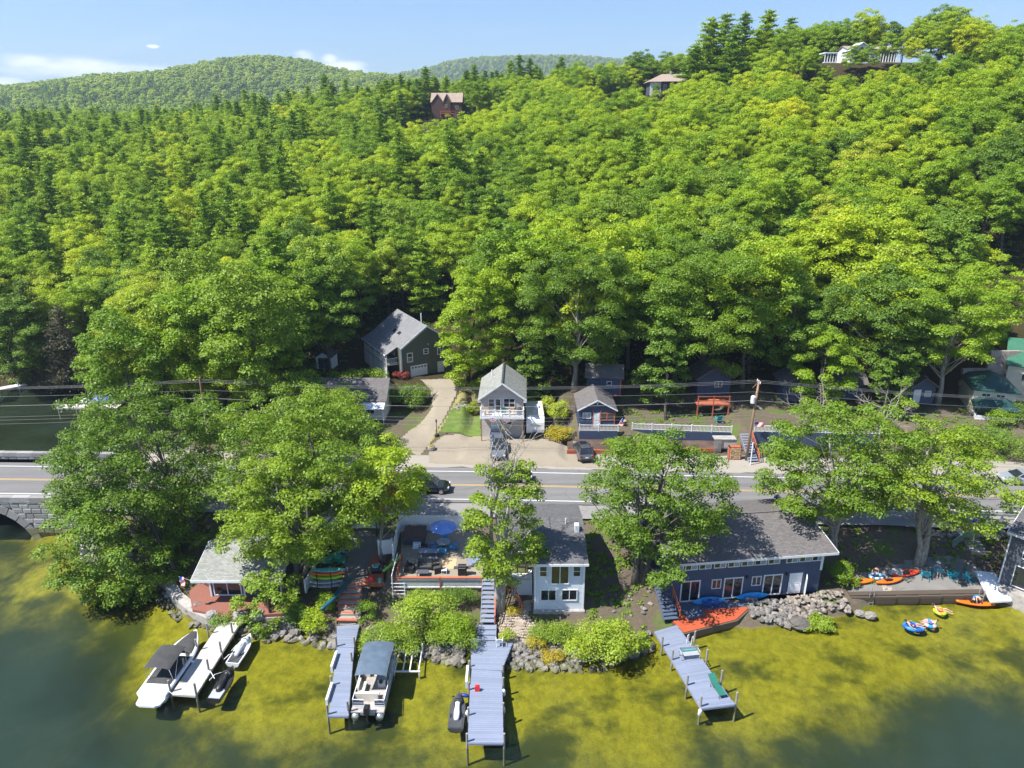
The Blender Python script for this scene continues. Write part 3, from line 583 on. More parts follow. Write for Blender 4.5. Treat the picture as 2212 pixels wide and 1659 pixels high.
def pine_parts(seed, h, rmax, whorls, per, nneedle, size, droop=0.10, start=0.18, plume=0.42, gap=0.0):
    """straight stem, irregular tiers of boughs carrying flat needle plumes"""
    rng = np.random.default_rng(seed); b = MB(); b.tube([(0,0,-0.6),(0,0,h*0.5),(0,0,h*0.97)], [h*0.016, h*0.011, h*0.003], 6); P_, D_, W_ = [], [], []; n = whorls*per
    lob = rng.uniform(0, 6.28, 3)
    for i in range(n):
        t = ((i+0.5)/n)**0.9; t = min(max(t+rng.normal()*0.012, 0), 0.99); z = h*(start+(1-start)*t*0.98); a = i*2.399+rng.uniform(-.5,.5)
        env = (0.62+0.38*min(1, t*5))*(1-t)**0.72*(1+0.22*math.sin(2*a+lob[0]+z*0.5)+0.18*math.sin(z*1.9+lob[1])); L = rmax*env*rng.uniform(0.55, 1.2)+0.35
        if rng.random() < gap: continue
        dx = np.array([math.cos(a), math.sin(a), 0]); rise = 0.22-droop*2; b.tube([(0,0,z), tuple(np.array([0,0,z])+dx*L*0.9+np.array([0,0,L*rise]))], [h*0.004, h*0.001], 3, cap=False)
        k = max(2, int(L/0.75))
        for s in np.linspace(0.3, 1.0, k):
            P_.append(np.array([0, 0, z])+dx*L*s+np.array([0, 0, L*s*(rise-droop*s)+rng.normal()*0.08])); D_.append(dx*0.9+np.array([0, 0, 0.25])); W_.append(0.30+0.13*L)
    for q in (0.93, 0.97, 1.0): P_.append((0, 0, h*q)); D_.append((0, 0, 1)); W_.append(0.16)
    P_, D_, W_ = np.array(P_), np.array(D_), np.array(W_); cnt = np.maximum((nneedle*W_**1.5/(W_**1.5).sum()).astype(int), 5); v, q = needle_quads(rng, P_, D_, cnt, size, W_*0.62); return b, v, q
TREE_SRC = {}
def make_kinds():
    """the repeating forest trees: 1 m radius-scaled kinds, real size set where they stand"""
    for i in range(6):
        rng, ctr, cr = broad_crown(100+i, (0, 0, 8.2+0.4*i), (4.2+0.25*(i%3), 4.0+0.3*(i%2), 4.4+0.5*(i%3)), 80, 0, 0, hole=0.05*(i%2), clump=0.225)
        cnt = (np.full(len(cr), 1.0)*cr**2/np.sum(cr**2)*17000).astype(int)+3; v, q = leaf_quads(rng, ctr, cr, np.full(len(cr), 0.72), cnt, 0.145)
        b = MB(); trunk_mesh(b, rng, (0,0,0), (0.3,0.2,9.5), 0.22, 0.09, 6); limbs(b, rng, (0,0,0), (0.3,0.2,9.5), ctr, 0.2, 0.25, n=4)
        TREE_SRC['broad%d' % i] = (np_mesh('crown', v, q, M['leaf']), b.mesh('trunk', M['bark']), 12.6, 4.3)
    for i in range(4):
        b, v, q = pine_parts(300+i, 17+i, 3.5+0.3*i, 16, 6, 15000, 0.36, 0.04, 0.14, gap=0.08)
        TREE_SRC['pine%d' % i] = (np_mesh('crown', v, q, M['needle']), b.mesh('trunk', M['bark_dark']), 17+i, 3.6)
    for i in range(3):
        rng, ctr, cr = broad_crown(200+i, (0, 0, 7.6), (3.9, 3.9, 4.6), 26, 0, 0, clump=0.36)
        cnt = (cr**2/np.sum(cr**2)*700).astype(int)+3; v, q = leaf_quads(rng, ctr, cr, np.full(len(cr), 0.75), cnt, 0.75); TREE_SRC['far%d' % i] = (np_mesh('crown', v, q, M['leaf_far']), None, 12, 4)
    b, v, q = pine_parts(330, 17, 3.8, 8, 5, 700, 1.1, 0.04, 0.12); TREE_SRC['farpine'] = (np_mesh('crown', v, q, M['needle']), None, 17, 3.6)
make_kinds()
TREES = []   # every individual tree: (root, picture x, picture y, kind words)
def put_tree(kind, x, y, z, s, rz, leafmat=None, name=None, sx=1.0):
    cm, tm, h, r = TREE_SRC[kind]; pine = kind.startswith('pine')
    root = put(name or ('pine_tree' if pine else 'broadleaf_tree'), None, None, (x, y, z-0.2), rz); root.scale = (s*sx, s*sx, s)
    c = put('crown', cm, root); t = put('trunk', tm, root)
    if leafmat is not None:
        c.material_slots[0].link = 'OBJECT'; c.material_slots[0].material = leafmat
    root['category'] = 'tree'; return root
# places kept free of forest trees: (picture box, test on the ground point)
def cleared(x, y):
    if y < 84: return True
    if -27 < x < -7 and y < 123 and y > 84: return True         # green house and its yard, driveway
    if -33 < x < 7 and y < 101: return True
    if 7 <= x < 47 and y < 93: return True
    if 8 < x < 16.5 and y < 98: return True
    if 25 < x < 32 and y < 98.5: return True
    if 36.5 < x < 50 and y < 97: return True
    if 44 <= x < 66 and y < 92: return True
    if 60 <= x < 110 and y < 108: return True                       # green-roofed houses
    if x > 68 and 96 < y < 122 and x > 0.64*y: return True              # parking terrace at the right edge
    if 38 < x < 52 and 96 < y < 104: return True
    if x < -49 and y < 114.5-0.10*(x+50): return True                             # inlet
    if y > 236 and x > 0.46*y: return True                         # behind the ridge line
    if 82 < x < 118 and 215.5 < y < 236: return True                  # white hill house
    if 44 < x < 73 and 267 < y < 292: return True                   # tan hill house
    if -36 < x < -14 and 268 < y < 308: return True                 # brown hill house
    return False
def forest_points():
    rng = random.Random(11); near, far = [], []; y = 84.0
    while y < 620:
        st = 5.7 if y < 150 else (6.0 if y < 320 else 8.0); half = 0.80*y+14; x = -half
        while x < half:
            px, py = x+rng.uniform(-.42,.42)*st, y+rng.uniform(-.42,.42)*st; x += st
            if cleared(px, py): continue
            if -16 < px < -1 and 118 < py < 150 and rng.random() < 0.5: continue         # thin, dark gully behind the green house
            near.append((px, py))
        y += st
    return near
FP = forest_points(); FZ = ground(np.array([p[0] for p in FP]), np.array([p[1] for p in FP]))
def build_forest():
    rng = random.Random(5); cand = []
    for (x, y), z in zip(FP, FZ):
        if z < 0.7: continue
        u, v, zc = proj(x, y, z+8); conif = 0.035
        if x < -0.30*y and y > 105: conif = 0.42 if y > 125 else 0.25
        if x < -0.05*y and y > 200: conif = max(conif, 0.26)
        if 300 < y < 345 and x < 25: conif = 0.6
        if y > 345: conif = 0.28
        if 118 < y < 190 and -30 < x < 0: conif = 0.3
        p = rng.random() < conif; kind = ('pine%d' % rng.randrange(4)) if p else ('broad%d' % rng.randrange(6)); s = rng.uniform(0.92, 1.2)*(rng.uniform(.72,.98) if p else 1.0)
        if y < 112: s *= 1.25
        if 262 < y < 292 and 40 < x < 75: s *= 0.30
        elif 215 < y < 292 and 25 < x < 75: s *= 0.45
        if 204 < y < 217 and 80 < x < 120: s *= 0.60
        elif 180 < y < 207 and 70 < x < 125: s *= 0.62
        if 222 < y < 272 and -45 < x < -5: s *= 0.55
        if (u < -120 or u > 2330): vis = 0
        else: vis = 1/zc
        cand.append([vis, x, y, float(z), kind, s, rng.uniform(0, 6.28), u, v])
    cand.sort(key=lambda c: -c[0]); near = cand[:238]; rest = cand[238:]
    for c in near:
        _, x, y, z, kind, s, rz, u, v = c; lm = None; q = rng.random(); col = 'green'
        if not kind.startswith('pine'):
            if q < 0.20: lm = M['leaf_dark']; col = 'dark green'
            elif q < 0.30: lm = M['leaf_lime']; col = 'lime green'
        else: col = 'dark green' 
        t = put_tree(kind, x, y, z, s, rz, lm); TREES.append((t, u, v, col, 'pine' if kind.startswith('pine') else 'broadleaf'))
    # the rest of the wood reads as one mass
    far = []; y = 620.0; r2 = random.Random(8)
    while y < 4000:
        st = 11.0 if y < 1000 else (11.5 if y < 1560 else 17.0)
        if 1700 < y < 1750: y = 1900.0
        half = 0.76*y+20; x = -half
        while x < half: far.append((x+r2.uniform(-.5,.5)*st, y+r2.uniform(-.5,.5)*st)); x += st
        y += st
        if y > 2760: break
    fx = np.array([p[0] for p in far]); fy = np.array([p[1] for p in far]); fz = ground(fx, fy)
    keep = ~((fx > 0.25*fy) & (fy < 4000)); fx, fy, fz = fx[keep], fy[keep], fz[keep]   # behind the near hill nothing of it shows
    pts, kid, scl, rot = [], [], [], []
    names = ['broad0','broad1','broad2','broad3','broad4','broad5','pine0','pine1','pine2','pine3','far0','far1','far2','farpine']
    for _, x, y, z, kind, s, rz, u, v in rest:
        pts.append((x, y, z-0.3)); kid.append(names.index(kind)); scl.append(s); rot.append(rz)
    for x, y, z in zip(fx, fy, fz):
        pine = r2.random() < (0.30 if y < 1100 else 0.10); pts.append((x, y, z-0.4)); kid.append(13 if pine else 10+r2.randrange(3)); scl.append(r2.uniform(0.8, 1.25)*(1.0 if y < 1000 else 1.12) if not pine else r2.uniform(.7,1.0)); rot.append(r2.uniform(0, 6.28))
    me = bpy.data.meshes.new('forest'); me.vertices.add(len(pts)); me.vertices.foreach_set('co', np.array(pts, np.float32).ravel())
    for nm, ty, val in (('kid', 'INT', kid), ('scl', 'FLOAT', scl), ('rot', 'FLOAT', rot)):
        a = me.attributes.new(nm, ty, 'POINT'); a.data.foreach_set('value', np.array(val, np.int32 if ty == 'INT' else np.float32))
    o = put('forest', me); tag(o, 'green wood covering the upper hillside and the far ridges', 'forest', kind='stuff')
    src = bpy.data.collections.new('forest_kinds')      # never linked to the scene: only a source for the instances
    for i, nm in enumerate(names):
        cm = TREE_SRC[nm][0]
        so = bpy.data.objects.new('crown_kind_%02d' % i, cm); src.objects.link(so)
    g = bpy.data.node_groups.new('forest_growth', 'GeometryNodeTree'); g.interface.new_socket('Geometry', in_out='INPUT', socket_type='NodeSocketGeometry'); g.interface.new_socket('Geometry', in_out='OUTPUT', socket_type='NodeSocketGeometry')
    n = g.nodes; L = g.links; gi = n.new('NodeGroupInput'); go = n.new('NodeGroupOutput'); ci = n.new('GeometryNodeCollectionInfo'); ci.inputs['Collection'].default_value = src; ci.inputs['Separate Children'].default_value = True; ci.inputs['Reset Children'].default_value = True
    ip = n.new('GeometryNodeInstanceOnPoints'); L.new(gi.outputs[0], ip.inputs['Points']); L.new(ci.outputs[0], ip.inputs['Instance']); ip.inputs['Pick Instance'].default_value = True
    def attr(nm, ty):
        a = n.new('GeometryNodeInputNamedAttribute'); a.data_type = ty; a.inputs['Name'].default_value = nm; return [q for q in a.outputs if q.name == 'Attribute' and q.enabled][0]
    L.new(attr('kid', 'INT'), ip.inputs['Instance Index']); cx = n.new('ShaderNodeCombineXYZ'); L.new(attr('rot', 'FLOAT'), cx.inputs[2]); L.new(cx.outputs[0], ip.inputs['Rotation'])
    cs = n.new('ShaderNodeCombineXYZ'); sa = attr('scl', 'FLOAT')
    for k in range(3): L.new(sa, cs.inputs[k])
    L.new(cs.outputs[0], ip.inputs['Scale']); L.new(ip.outputs[0], go.inputs[0]); md = o.modifiers.new('growth', 'NODES'); md.node_group = g
build_forest()
# ================================================================== BUILDINGS AND MASONRY
def frame_mb(w, h, t, d, mull_v=0, mull_h=0):
    b = MB(); b.box(-w/2, -w/2+t, -d, 0.03, 0, h); b.box(w/2-t, w/2, -d, 0.03, 0, h); b.box(-w/2+t, w/2-t, -d, 0.03, 0, t); b.box(-w/2+t, w/2-t, -d, 0.03, h-t, h)
    for i in range(mull_v): x = -w/2+w*(i+1)/(mull_v+1); b.box(x-t*0.4, x+t*0.4, -d*0.8, 0.02, t, h-t)
    for i in range(mull_h): z = h*(i+1)/(mull_h+1); b.box(-w/2+t, w/2-t, -d*0.75, 0.015, z-t*0.3, z+t*0.3)
    return b
_wc = {}
def window(root, x, y, z, w, h, rz=0.0, mv=1, mh=0, fm='white', gm='glass', name='window', t=0.07):
    """one window: frame, with a pane of glass in every light"""
    k = (round(w,2), round(h,2), mv, mh, fm, gm, name)
    if k not in _wc:
        pw = (w-2*t)/(mv+1)-0.01; b = MB(); b.box(-pw/2, pw/2, -0.015, 0.005, t, h-t); _wc[k] = (frame_mb(w, h, t, 0.07, mv, mh).mesh(name, M[fm]), b.mesh('pane', M[gm]), pw)
    fr, pn, pw = _wc[k]; o = put(name, fr, root, (x, y, z), rz)
    for i in range(mv+1): put('pane', pn, o, (-w/2+t+(i+0.5)*(w-2*t)/(mv+1), 0, 0))
    return o
def door(root, x, y, z, w, h, rz=0.0, m='white', lite=False):
    b = MB(); b.box(-w/2, w/2, -0.05, 0.03, 0, h)
    for a, c in ((0.08, 0.42), (0.52, 0.92)):
        for s in (-1, 1): b.box(s*w*0.24-w*0.17, s*w*0.24+w*0.17, -0.065, -0.04, h*a, h*c)
    o = b.build('door', M[m], root, (x, y, z), rz); k = MB(); k.cbox((w*0.38, -0.09, h*0.47), (0.05, 0.07, 0.05)); k.build('handle', M['alu'], o)
    f = MB(); t = 0.08; f.box(-w/2-t, -w/2, -0.06, 0.03, 0, h+t); f.box(w/2, w/2+t, -0.06, 0.03, 0, h+t); f.box(-w/2, w/2, -0.06, 0.03, h, h+t); f.build('door_frame', M['white'], root, (x, y, z), rz); return o
def lap(b, x0, x1, z0, z1, top=None, step=0.14, y=0.0, m=0, d=0.022):
    """clapboards on a wall facing -y; top(x-fraction) narrows a gable"""
    z = z0
    while z < z1-0.01:
        zz = min(z+step, z1); a0, a1 = (x0, x1) if top is None else top(z); c0, c1 = (x0, x1) if top is None else top(zz)
        if a1-a0 > 0.05: b.add([(a0,y-d,z),(a1,y-d,z),(c1,y,zz),(c0,y,zz),(a0,y,z),(a1,y,z)], [(0,1,2,3),(4,5,1,0)], m)
        z = zz
def shell(W_, D, z0, ze, zr, axis='y'):
    """house body without its roof: a box with gables; axis = the way the ridge runs"""
    b = MB()
    if axis == 'y': poly = [(0,0,z0),(W_,0,z0),(W_,0,ze),(W_/2,0,zr),(0,0,ze)]; b.extrude(poly, (0, D, 0))
    else: poly = [(0,0,z0),(0,0,ze),(0,D/2,zr),(0,D,ze),(0,D,z0)]; b.extrude(poly, (W_, 0, 0))
    return b
def gable_top(W_, ze, zr):
    return lambda z: (0, W_) if z <= ze else (W_/2*(z-ze)/(zr-ze), W_-W_/2*(z-ze)/(zr-ze))
def roof_slab(b, p, th=0.16, m=0):
    """a thick roof plane from four corners"""
    q = [Vector(v) for v in p]; n = (q[1]-q[0]).cross(q[3]-q[0]).normalized(); n = n if n.z > 0 else -n
    b.extrude([tuple(v) for v in q], -n*th, m)
def fence(root, pts, h, mat='white', panel=True, post=0.12, seg=2.0):
    pass
def railing(root, a, b_, h=0.95, mat='white', gap=0.13, post_gap=1.8, bname='baluster', bw=0.045, ph=None, posts=True):
    """rail from a to b (root's own space): top and bottom rail, every baluster and post of its own"""
    a = Vector(a); b_ = Vector(b_); L = (b_-a).length; d = (b_-a)/L; ph = ph or h+0.08
    r = MB(); r.bar(a+Vector((0,0,h)), b_+Vector((0,0,h)), 0.09, 0.06); r.build('top_rail', M[mat], root)
    r = MB(); r.bar(a+Vector((0,0,0.12)), b_+Vector((0,0,0.12)), 0.06, 0.05); r.build('bottom_rail', M[mat], root)
    key = ('bal', h, mat, bw)
    if key not in _wc: q = MB(); q.box(-bw/2, bw/2, -bw/2, bw/2, 0.14, h-0.03); _wc[key] = q.mesh('baluster', M[mat]); q = MB(); q.box(-0.055, 0.055, -0.055, 0.055, 0, h+0.1); q.box(-0.075, 0.075, -0.075, 0.075, h+0.1, h+0.14); _wc[key+('p',)] = q.mesh('post', M[mat])
    n = max(1, int(L/gap))
    for i in range(1, n): put(bname, _wc[key], root, a+d*(L*i/n))
    if posts:
        k = max(1, int(round(L/post_gap)))
        for i in range(k+1): put('post', _wc[key+('p',)], root, a+d*(L*i/k))
# ------------------------------------------------------------------ blue lake house
def blue_house():
    L, D = 14.7, 9.3; z0, ze, zr = 0.72, 5.30, 6.75
    t = thing('lake_house', 'long two storey navy blue house with a row of white windows under its grey roof', 'house', (14.2, 54.5, 0), R(7))
    b = MB(); b.box(0, L, 0.02, D, z0-0.4, ze-0.02); lap(b, 0, L, z0, ze, step=0.16)
    b.extrude([(0.0,0.02,ze-0.02),(0.0,D/2,zr-0.12),(0.0,D,ze-0.02)], (L, 0, 0)); b.build('wall', M['navy'], t)
    r = MB(); e = 0.55; sl = (zr-ze)/(D/2)
    roof_slab(r, [(-0.3,-e,ze-e*sl+0.1),(L+1.1,-e,ze-e*sl+0.1),(L+0.35,D/2,zr+0.1),(-0.3,D/2,zr+0.1)]); roof_slab(r, [(-0.3,D+0.3,ze-0.3*sl+0.1),(L+0.35,D+0.3,ze-0.3*sl+0.1),(L+0.35,D/2,zr+0.1),(-0.3,D/2,zr+0.1)])
    ro = r.build('roof', M['sh_brown'], t); c = MB(); c.bar((-0.3,D/2,zr+0.13),(L+0.35,D/2,zr+0.13),0.3,0.05); c.build('ridge_cap', M['sh_brown'], ro)
    f = MB(); f.box(-0.32, L+1.12, -e-0.03, -e+0.0, ze-e*sl-0.13, ze-e*sl+0.11); f.build('fascia', M['white'], t)
    f = MB(); f.bar((L+1.1,-e,ze-e*sl+0.03),(L+0.37,D/2,zr+0.03),0.04,0.22); f.bar((-0.32,-e,ze-e*sl+0.03),(-0.32,D/2,zr+0.03),0.04,0.22); f.build('rake_board', M['white'], t)
    f = MB(); f.box(-0.06, 0.16, -0.06, 0.0, 2.9, ze); f.box(L-0.16, L+0.06, -0.06, 0.0, 3.1, ze); f.build('corner_board', M['white'], t)
    for a, c_ in ((312,425),(437,550),(560,675),(695,808),(820,933),(943,1055),(1065,1175),(1187,1297),(1352,1468),(1475,1585),(1592,1705)):
        window(t, ((a+c_)/2-300)/95.2, -0.02, 4.16, 1.16, 0.90, mv=1, gm='glass')
    for o in [q for q in t.children if q.name.startswith('window')]:      # one of the two lights has a drawn blind
        kids = list(o.children); kids[1].data = _blind(kids[1].data)
    for a, c_ in ((415,590),(805,980),(1170,1342)): window(t, ((a+c_)/2-300)/95.2, -0.02, z0+0.04, 1.85, 2.25, mv=1, name='sliding_door', t=0.1)
    for a, c_ in ((693,780),(1060,1147)): window(t, ((a+c_)/2-300)/95.2, -0.02, 1.95, 0.92, 1.0, mv=1)
    door(t, (1468-300)/95.2, -0.02, z0+0.04, 1.08, 2.15)
    b = MB(); b.box(-0.04, 0.04, -0.95, 0, 0, 2.1); b.build('screen_door', M['white'], t, (13.35, -0.03, z0+0.04), R(-28))
    for x in (1.2, 7.45, 11.3): q = MB(); q.cbox((x, -0.12, 3.0), (0.14, 0.18, 0.26)); q.build('wall_lamp', M['black'], t)
    # porch strip in front
    dk = MB(); dk.box(-0.2, 14.5, -1.25, -0.05, 0.55, 0.72); dk.build('porch_floor', M['deck_navy'], t)
    q = MB(); q.cbox((12.1, -0.65, 0.735), (1.1, 0.45, 0.02)); q.build('door_mat', M['tree_wood'], t)
_bl = {}
def _blind(me):
    if me.name not in _bl: c = me.copy(); c.materials.clear(); c.materials.append(M['glass_pale']); c.name = 'pane'; _bl[me.name] = c
    return _bl[me.name]
# ------------------------------------------------------------------ white and grey lake house
def white_house():
    Wd = 4.4; z0, ze, zr = 1.2, 6.2, 7.35
    t = thing('lake_cottage', 'pale grey sided two storey cottage with a tall sliding door above two wide windows', 'house', (2.0, 53.0, 0), R(0.5))
    b = MB(); b.box(0, Wd, 0.02, 9.0, z0, ze-0.05); lap(b, 0, Wd, z0, ze-0.05, step=0.13); b.build('wall', M['grey_sid'], t)
    b = MB(); b.extrude([(-3.2,3.9,2.9),(0,3.9,2.9),(0,3.9,ze-1.35),(-3.2,3.9,ze-1.35)], (0,5.1,0)); lap(b, -3.2, -0.0, 2.9, 4.95, step=0.13, y=3.9); b.build('side_wing', M['white'], t)
    b = MB(); b.box(-0.1, Wd+0.1, -0.35, 9.0, 0.2, z0); b.build('foundation', M['concrete'], t)
    r = MB(); sl = (zr-ze)/5.3; zz = lambda y: ze+0.05+sl*(y+0.5)
    roof_slab(r, [(-0.12,-0.5,zz(-0.5)),(Wd+0.25,-0.5,zz(-0.5)),(Wd+0.25,5.3,zz(5.3)),(-0.12,5.3,zz(5.3))], 0.14)
    roof_slab(r, [(-0.12,9.3,zz(5.3)-0.9),(Wd+0.25,9.3,zz(5.3)-0.9),(Wd+0.25,5.3,zz(5.3)),(-0.12,5.3,zz(5.3))], 0.14); ro = r.build('roof', M['sh_grey'], t)
    r = MB(); z1 = zz(5.3)-0.02; roof_slab(r, [(-3.4,3.35,5.05),(-0.12,3.35,5.05),(-0.12,5.3,z1),(-3.4,5.3,z1)], 0.12); roof_slab(r, [(-3.4,9.3,z1-0.95),(-0.12,9.3,z1-0.95),(-0.12,5.3,z1),(-3.4,5.3,z1)], 0.12); r.extrude([(-3.2,3.9,4.95),(-3.2,5.3,z1-0.15),(-3.2,8.9,4.95)], (3.1,0,0)); r.build('wing_roof', M['sh_grey'], t)
    c = MB(); c.box(3.75, 4.15, 6.3-3.0, 6.9-3.0, 6.4, 7.75); c.build('chimney', M['white'], ro); c = MB(); c.tube([(3.0,4.4,6.8),(3.0,4.4,7.9)], 0.05, 8); c.tube([(2.75,5.0,7.2),(3.2,5.0,7.2)], 0.03, 6); c.build('vent_pipe', M['white'], ro)
    f = MB(); f.box(-0.14, Wd+0.27, -0.55, -0.5, zz(-0.5)-0.2, zz(-0.5)+0.02); f.box(-3.4, -0.14, 3.30, 3.35, 4.86, 5.07); f.build('fascia', M['white'], t)
    f = MB(); f.box(-0.02, 0.12, -0.05, 0, z0, ze-0.05); f.box(Wd-0.12, Wd+0.02, -0.05, 0, z0, ze-0.05); f.build('corner_board', M['white'], t)
    window(t, 2.22, -0.02, 3.88, 1.65, 2.1, mv=1, name='sliding_door', t=0.09); window(t, 0.75, -0.02, 4.66, 0.72, 1.12, mv=0, mh=1); window(t, 3.7, -0.02, 4.66, 0.72, 1.12, mv=0, mh=1)
    window(t, 1.24, -0.02, 2.15, 1.42, 1.18, mv=1); window(t, 3.1, -0.02, 2.15, 1.42, 1.18, mv=1); window(t, -0.72, 3.86, 3.25, 1.25, 1.6, mv=1, name='sliding_door', t=0.08); window(t, -1.9, 3.86, 3.9, 0.7, 0.9, mv=0, gm='glass_pale')
    # terrace wall, lattice and stair landing left of the house
    b = MB(); b.box(-2.0, -0.12, 2.2, 3.8, 0.9, 2.75); b.build('terrace_wall', M['white'], t)
    b = MB(); b.box(-3.2, -2.0, 2.4, 3.8, 2.55, 2.75); b.build('landing', M['deck_blue'], t)
# ------------------------------------------------------------------ small lake house at the left
def small_house():
    t = thing('small_lake_house', 'small grey roofed house on the red patio beside the lake', 'house', (-28.6, 55.2, 0), R(0))
    b = MB(); b.box(0.75, 7.4, 0.02, 5.2, 1.0, 3.65); lap(b, 0.75, 7.4, 1.0, 3.65, step=0.14); b.build('wall', M['charcoal'], t)
    r = MB(); zf, zr = 3.72, 4.9; roof_slab(r, [(-0.15,-1.5,zf),(8.0,-1.5,zf),(8.0,3.1,zr),(-0.15,3.1,zr)], 0.14); roof_slab(r, [(-0.15,6.0,zf+0.3),(8.0,6.0,zf+0.3),(8.0,3.1,zr),(-0.15,3.1,zr)], 0.14); r.build('roof', M['sh_green'], t)
    f = MB(); f.box(-0.17, 8.02, -1.56, -1.5, zf-0.2, zf+0.02); f.bar((-0.17,-1.5,zf-0.08),(-0.17,3.1,zr-0.08),0.04,0.2); f.build('fascia', M['white'], t)
    for x in (0.8, 3.9, 7.3): q = MB(); q.box(x-0.07, x+0.07, -0.12, 0.0, 1.0, 3.6); q.build('corner_post', M['white'], t)
    window(t, 2.35, -0.02, 1.1, 2.6, 1.75, mv=1, name='sliding_door', t=0.1); window(t, 5.6, -0.02, 1.8, 1.5, 1.1, mv=1)
    d = MB(); d.prism([(-1.2,2.6),(-1.6,0.6),(-0.2,-2.0),(2.0,-2.6),(3.4,-3.0),(8.6,-2.5),(8.6,-0.0),(0.7,-0.0),(0.7,3.2)], 0.7, 1.02); tag(d.build('red_patio', M['brick_deck'], None, (-28.6,55.2,0)), 'red brown painted patio deck round the small lake house', 'patio')
# ------------------------------------------------------------------ olive house with porch
def olive_house():
    Wd, D = 8.8, 11.5; z0, ze, zr = 5.0, 10.05, 13.1
    t = thing('porch_house', 'olive green gabled house with a grey roof, side porch and white garage door', 'house', (-17.0, 103.2, 0), R(30))
    b = MB(); b.extrude([(0,0.02,z0-0.6),(Wd,0.02,z0-0.6),(Wd,0.02,ze),(Wd/2,0.02,zr),(0,0.02,ze)], (0,D,0)); lap(b, 0, Wd, z0, zr-0.05, gable_top(Wd, ze, zr), step=0.17); b.build('wall', M['olive'], t)
    s = (zr-ze)/(Wd/2); r = MB(); zl = ze-0.55*s-0.1; roof_slab(r, [(-0.1,-0.4,ze+0.12),(Wd/2,-0.4,zr+0.15),(Wd/2,D+0.4,zr+0.15),(-0.1,D+0.4,ze+0.12)], 0.18); roof_slab(r, [(Wd+0.4,-0.4,ze+0.12-0.4*s),(Wd/2,-0.4,zr+0.15),(Wd/2,D+0.4,zr+0.15),(Wd+0.4,D+0.4,ze+0.12-0.4*s)], 0.18)
    roof_slab(r, [(-2.1,1.0,ze-0.95),(-0.1,1.0,ze+0.1),(-0.1,D+0.4,ze+0.1),(-2.1,D+0.4,ze-0.95)], 0.14); ro = r.build('roof', M['sh_pale'], t)
    for y in (4.2, 6.2): q = MB(); q.cbox((1.6, y, ze+1.6*s+0.19), (0.55, 0.9, 0.10), (0, -math.atan(s), 0)); q.build('skylight', M['glass'], ro)
    q = MB(); q.tube([(Wd/2+0.6,3.2,zr-0.4),(Wd/2+0.6,3.2,zr+1.2)], 0.09, 8); q.build('vent_pipe', M['white'], ro)
    f = MB(); f.bar((-0.12,-0.42,ze+0.02),(Wd/2,-0.42,zr+0.05),0.05,0.24); f.bar((Wd+0.4,-0.42,ze+0.02-0.4*s),(Wd/2,-0.42,zr+0.05),0.05,0.24); f.bar((-2.12,1.0,ze-1.0),(-2.12,D+0.4,ze-1.0),0.05,0.2); f.build('fascia', M['white'], t)
    f = MB(); f.box(-0.05, 0.2, -0.05, 0.0, z0, ze); f.box(Wd-0.2, Wd+0.05, -0.05, 0.0, z0, ze); f.build('corner_board', M['white'], t)
    window(t, 1.5, -0.02, z0+2.75, 0.95, 1.5, mv=0, mh=1, t=0.12); window(t, 4.2, -0.02, z0+3.65, 0.85, 0.9, mv=0, mh=1, t=0.12); window(t, 6.6, -0.02, z0+3.2, 1.0, 1.5, mv=1, mh=1, t=0.12)
    g = MB(); g.box(-1.4, 1.4, -0.05, 0.02, 0, 2.1)
    for k in range(4):
        for j in range(4): g.box(-1.3+0.66*j, -0.74+0.66*j, -0.07, -0.05, 0.08+0.5*k, 0.48+0.5*k)
    g = g.build('garage_door', M['white'], t, (2.9, -0.02, z0))
    for j in range(5): q = MB(); q.box(-1.25+0.53*j, -0.88+0.53*j, -0.085, -0.07, 1.66, 1.9); q.build('pane', M['glass'], g)
    door(t, 6.6, -0.02, z0, 0.95, 2.0); q = MB(); q.cbox((4.6,-0.1,z0+5.2),(0.14,0.2,0.14)); q.build('wall_lamp', M['white'], t)
    # porch along the left side, on posts over a white skirt
    b = MB(); b.box(-1.95, -0.02, 1.0, D, z0+2.35, z0+2.55); b.build('porch_floor', M['deck_grey'], t)
    for i, y in enumerate((1.1, 3.6, 6.1, 8.6, 11.1)): q = MB(); q.box(-1.95, -1.80, y-0.075, y+0.075, z0-0.4, ze-1.05); q.build('porch_post', M['white'], t)
    railing(t, (-1.87, 1.1, z0+2.55), (-1.87, 11.1, z0+2.55), 0.9, 'white', 0.25, 5.0); railing(t, (-1.87, 1.05, z0+2.55), (-0.1, 1.05, z0+2.55), 0.9, 'white', 0.25, 3.0, posts=False)
    b = MB(); b.box(-1.9, -1.84, 1.3, D-0.2, z0-0.3, z0+2.3)
    for y in np.arange(1.9, D, 1.05): b.box(-1.93, -1.9, y-0.05, y+0.05, z0-0.3, z0+2.3)
    b.build('skirting', M['white'], t)
    for y in (3.0, 5.2, 8.0): window(t, -0.02, y, z0+3.4, 1.1, 1.3, R(-90), mv=1, t=0.1)
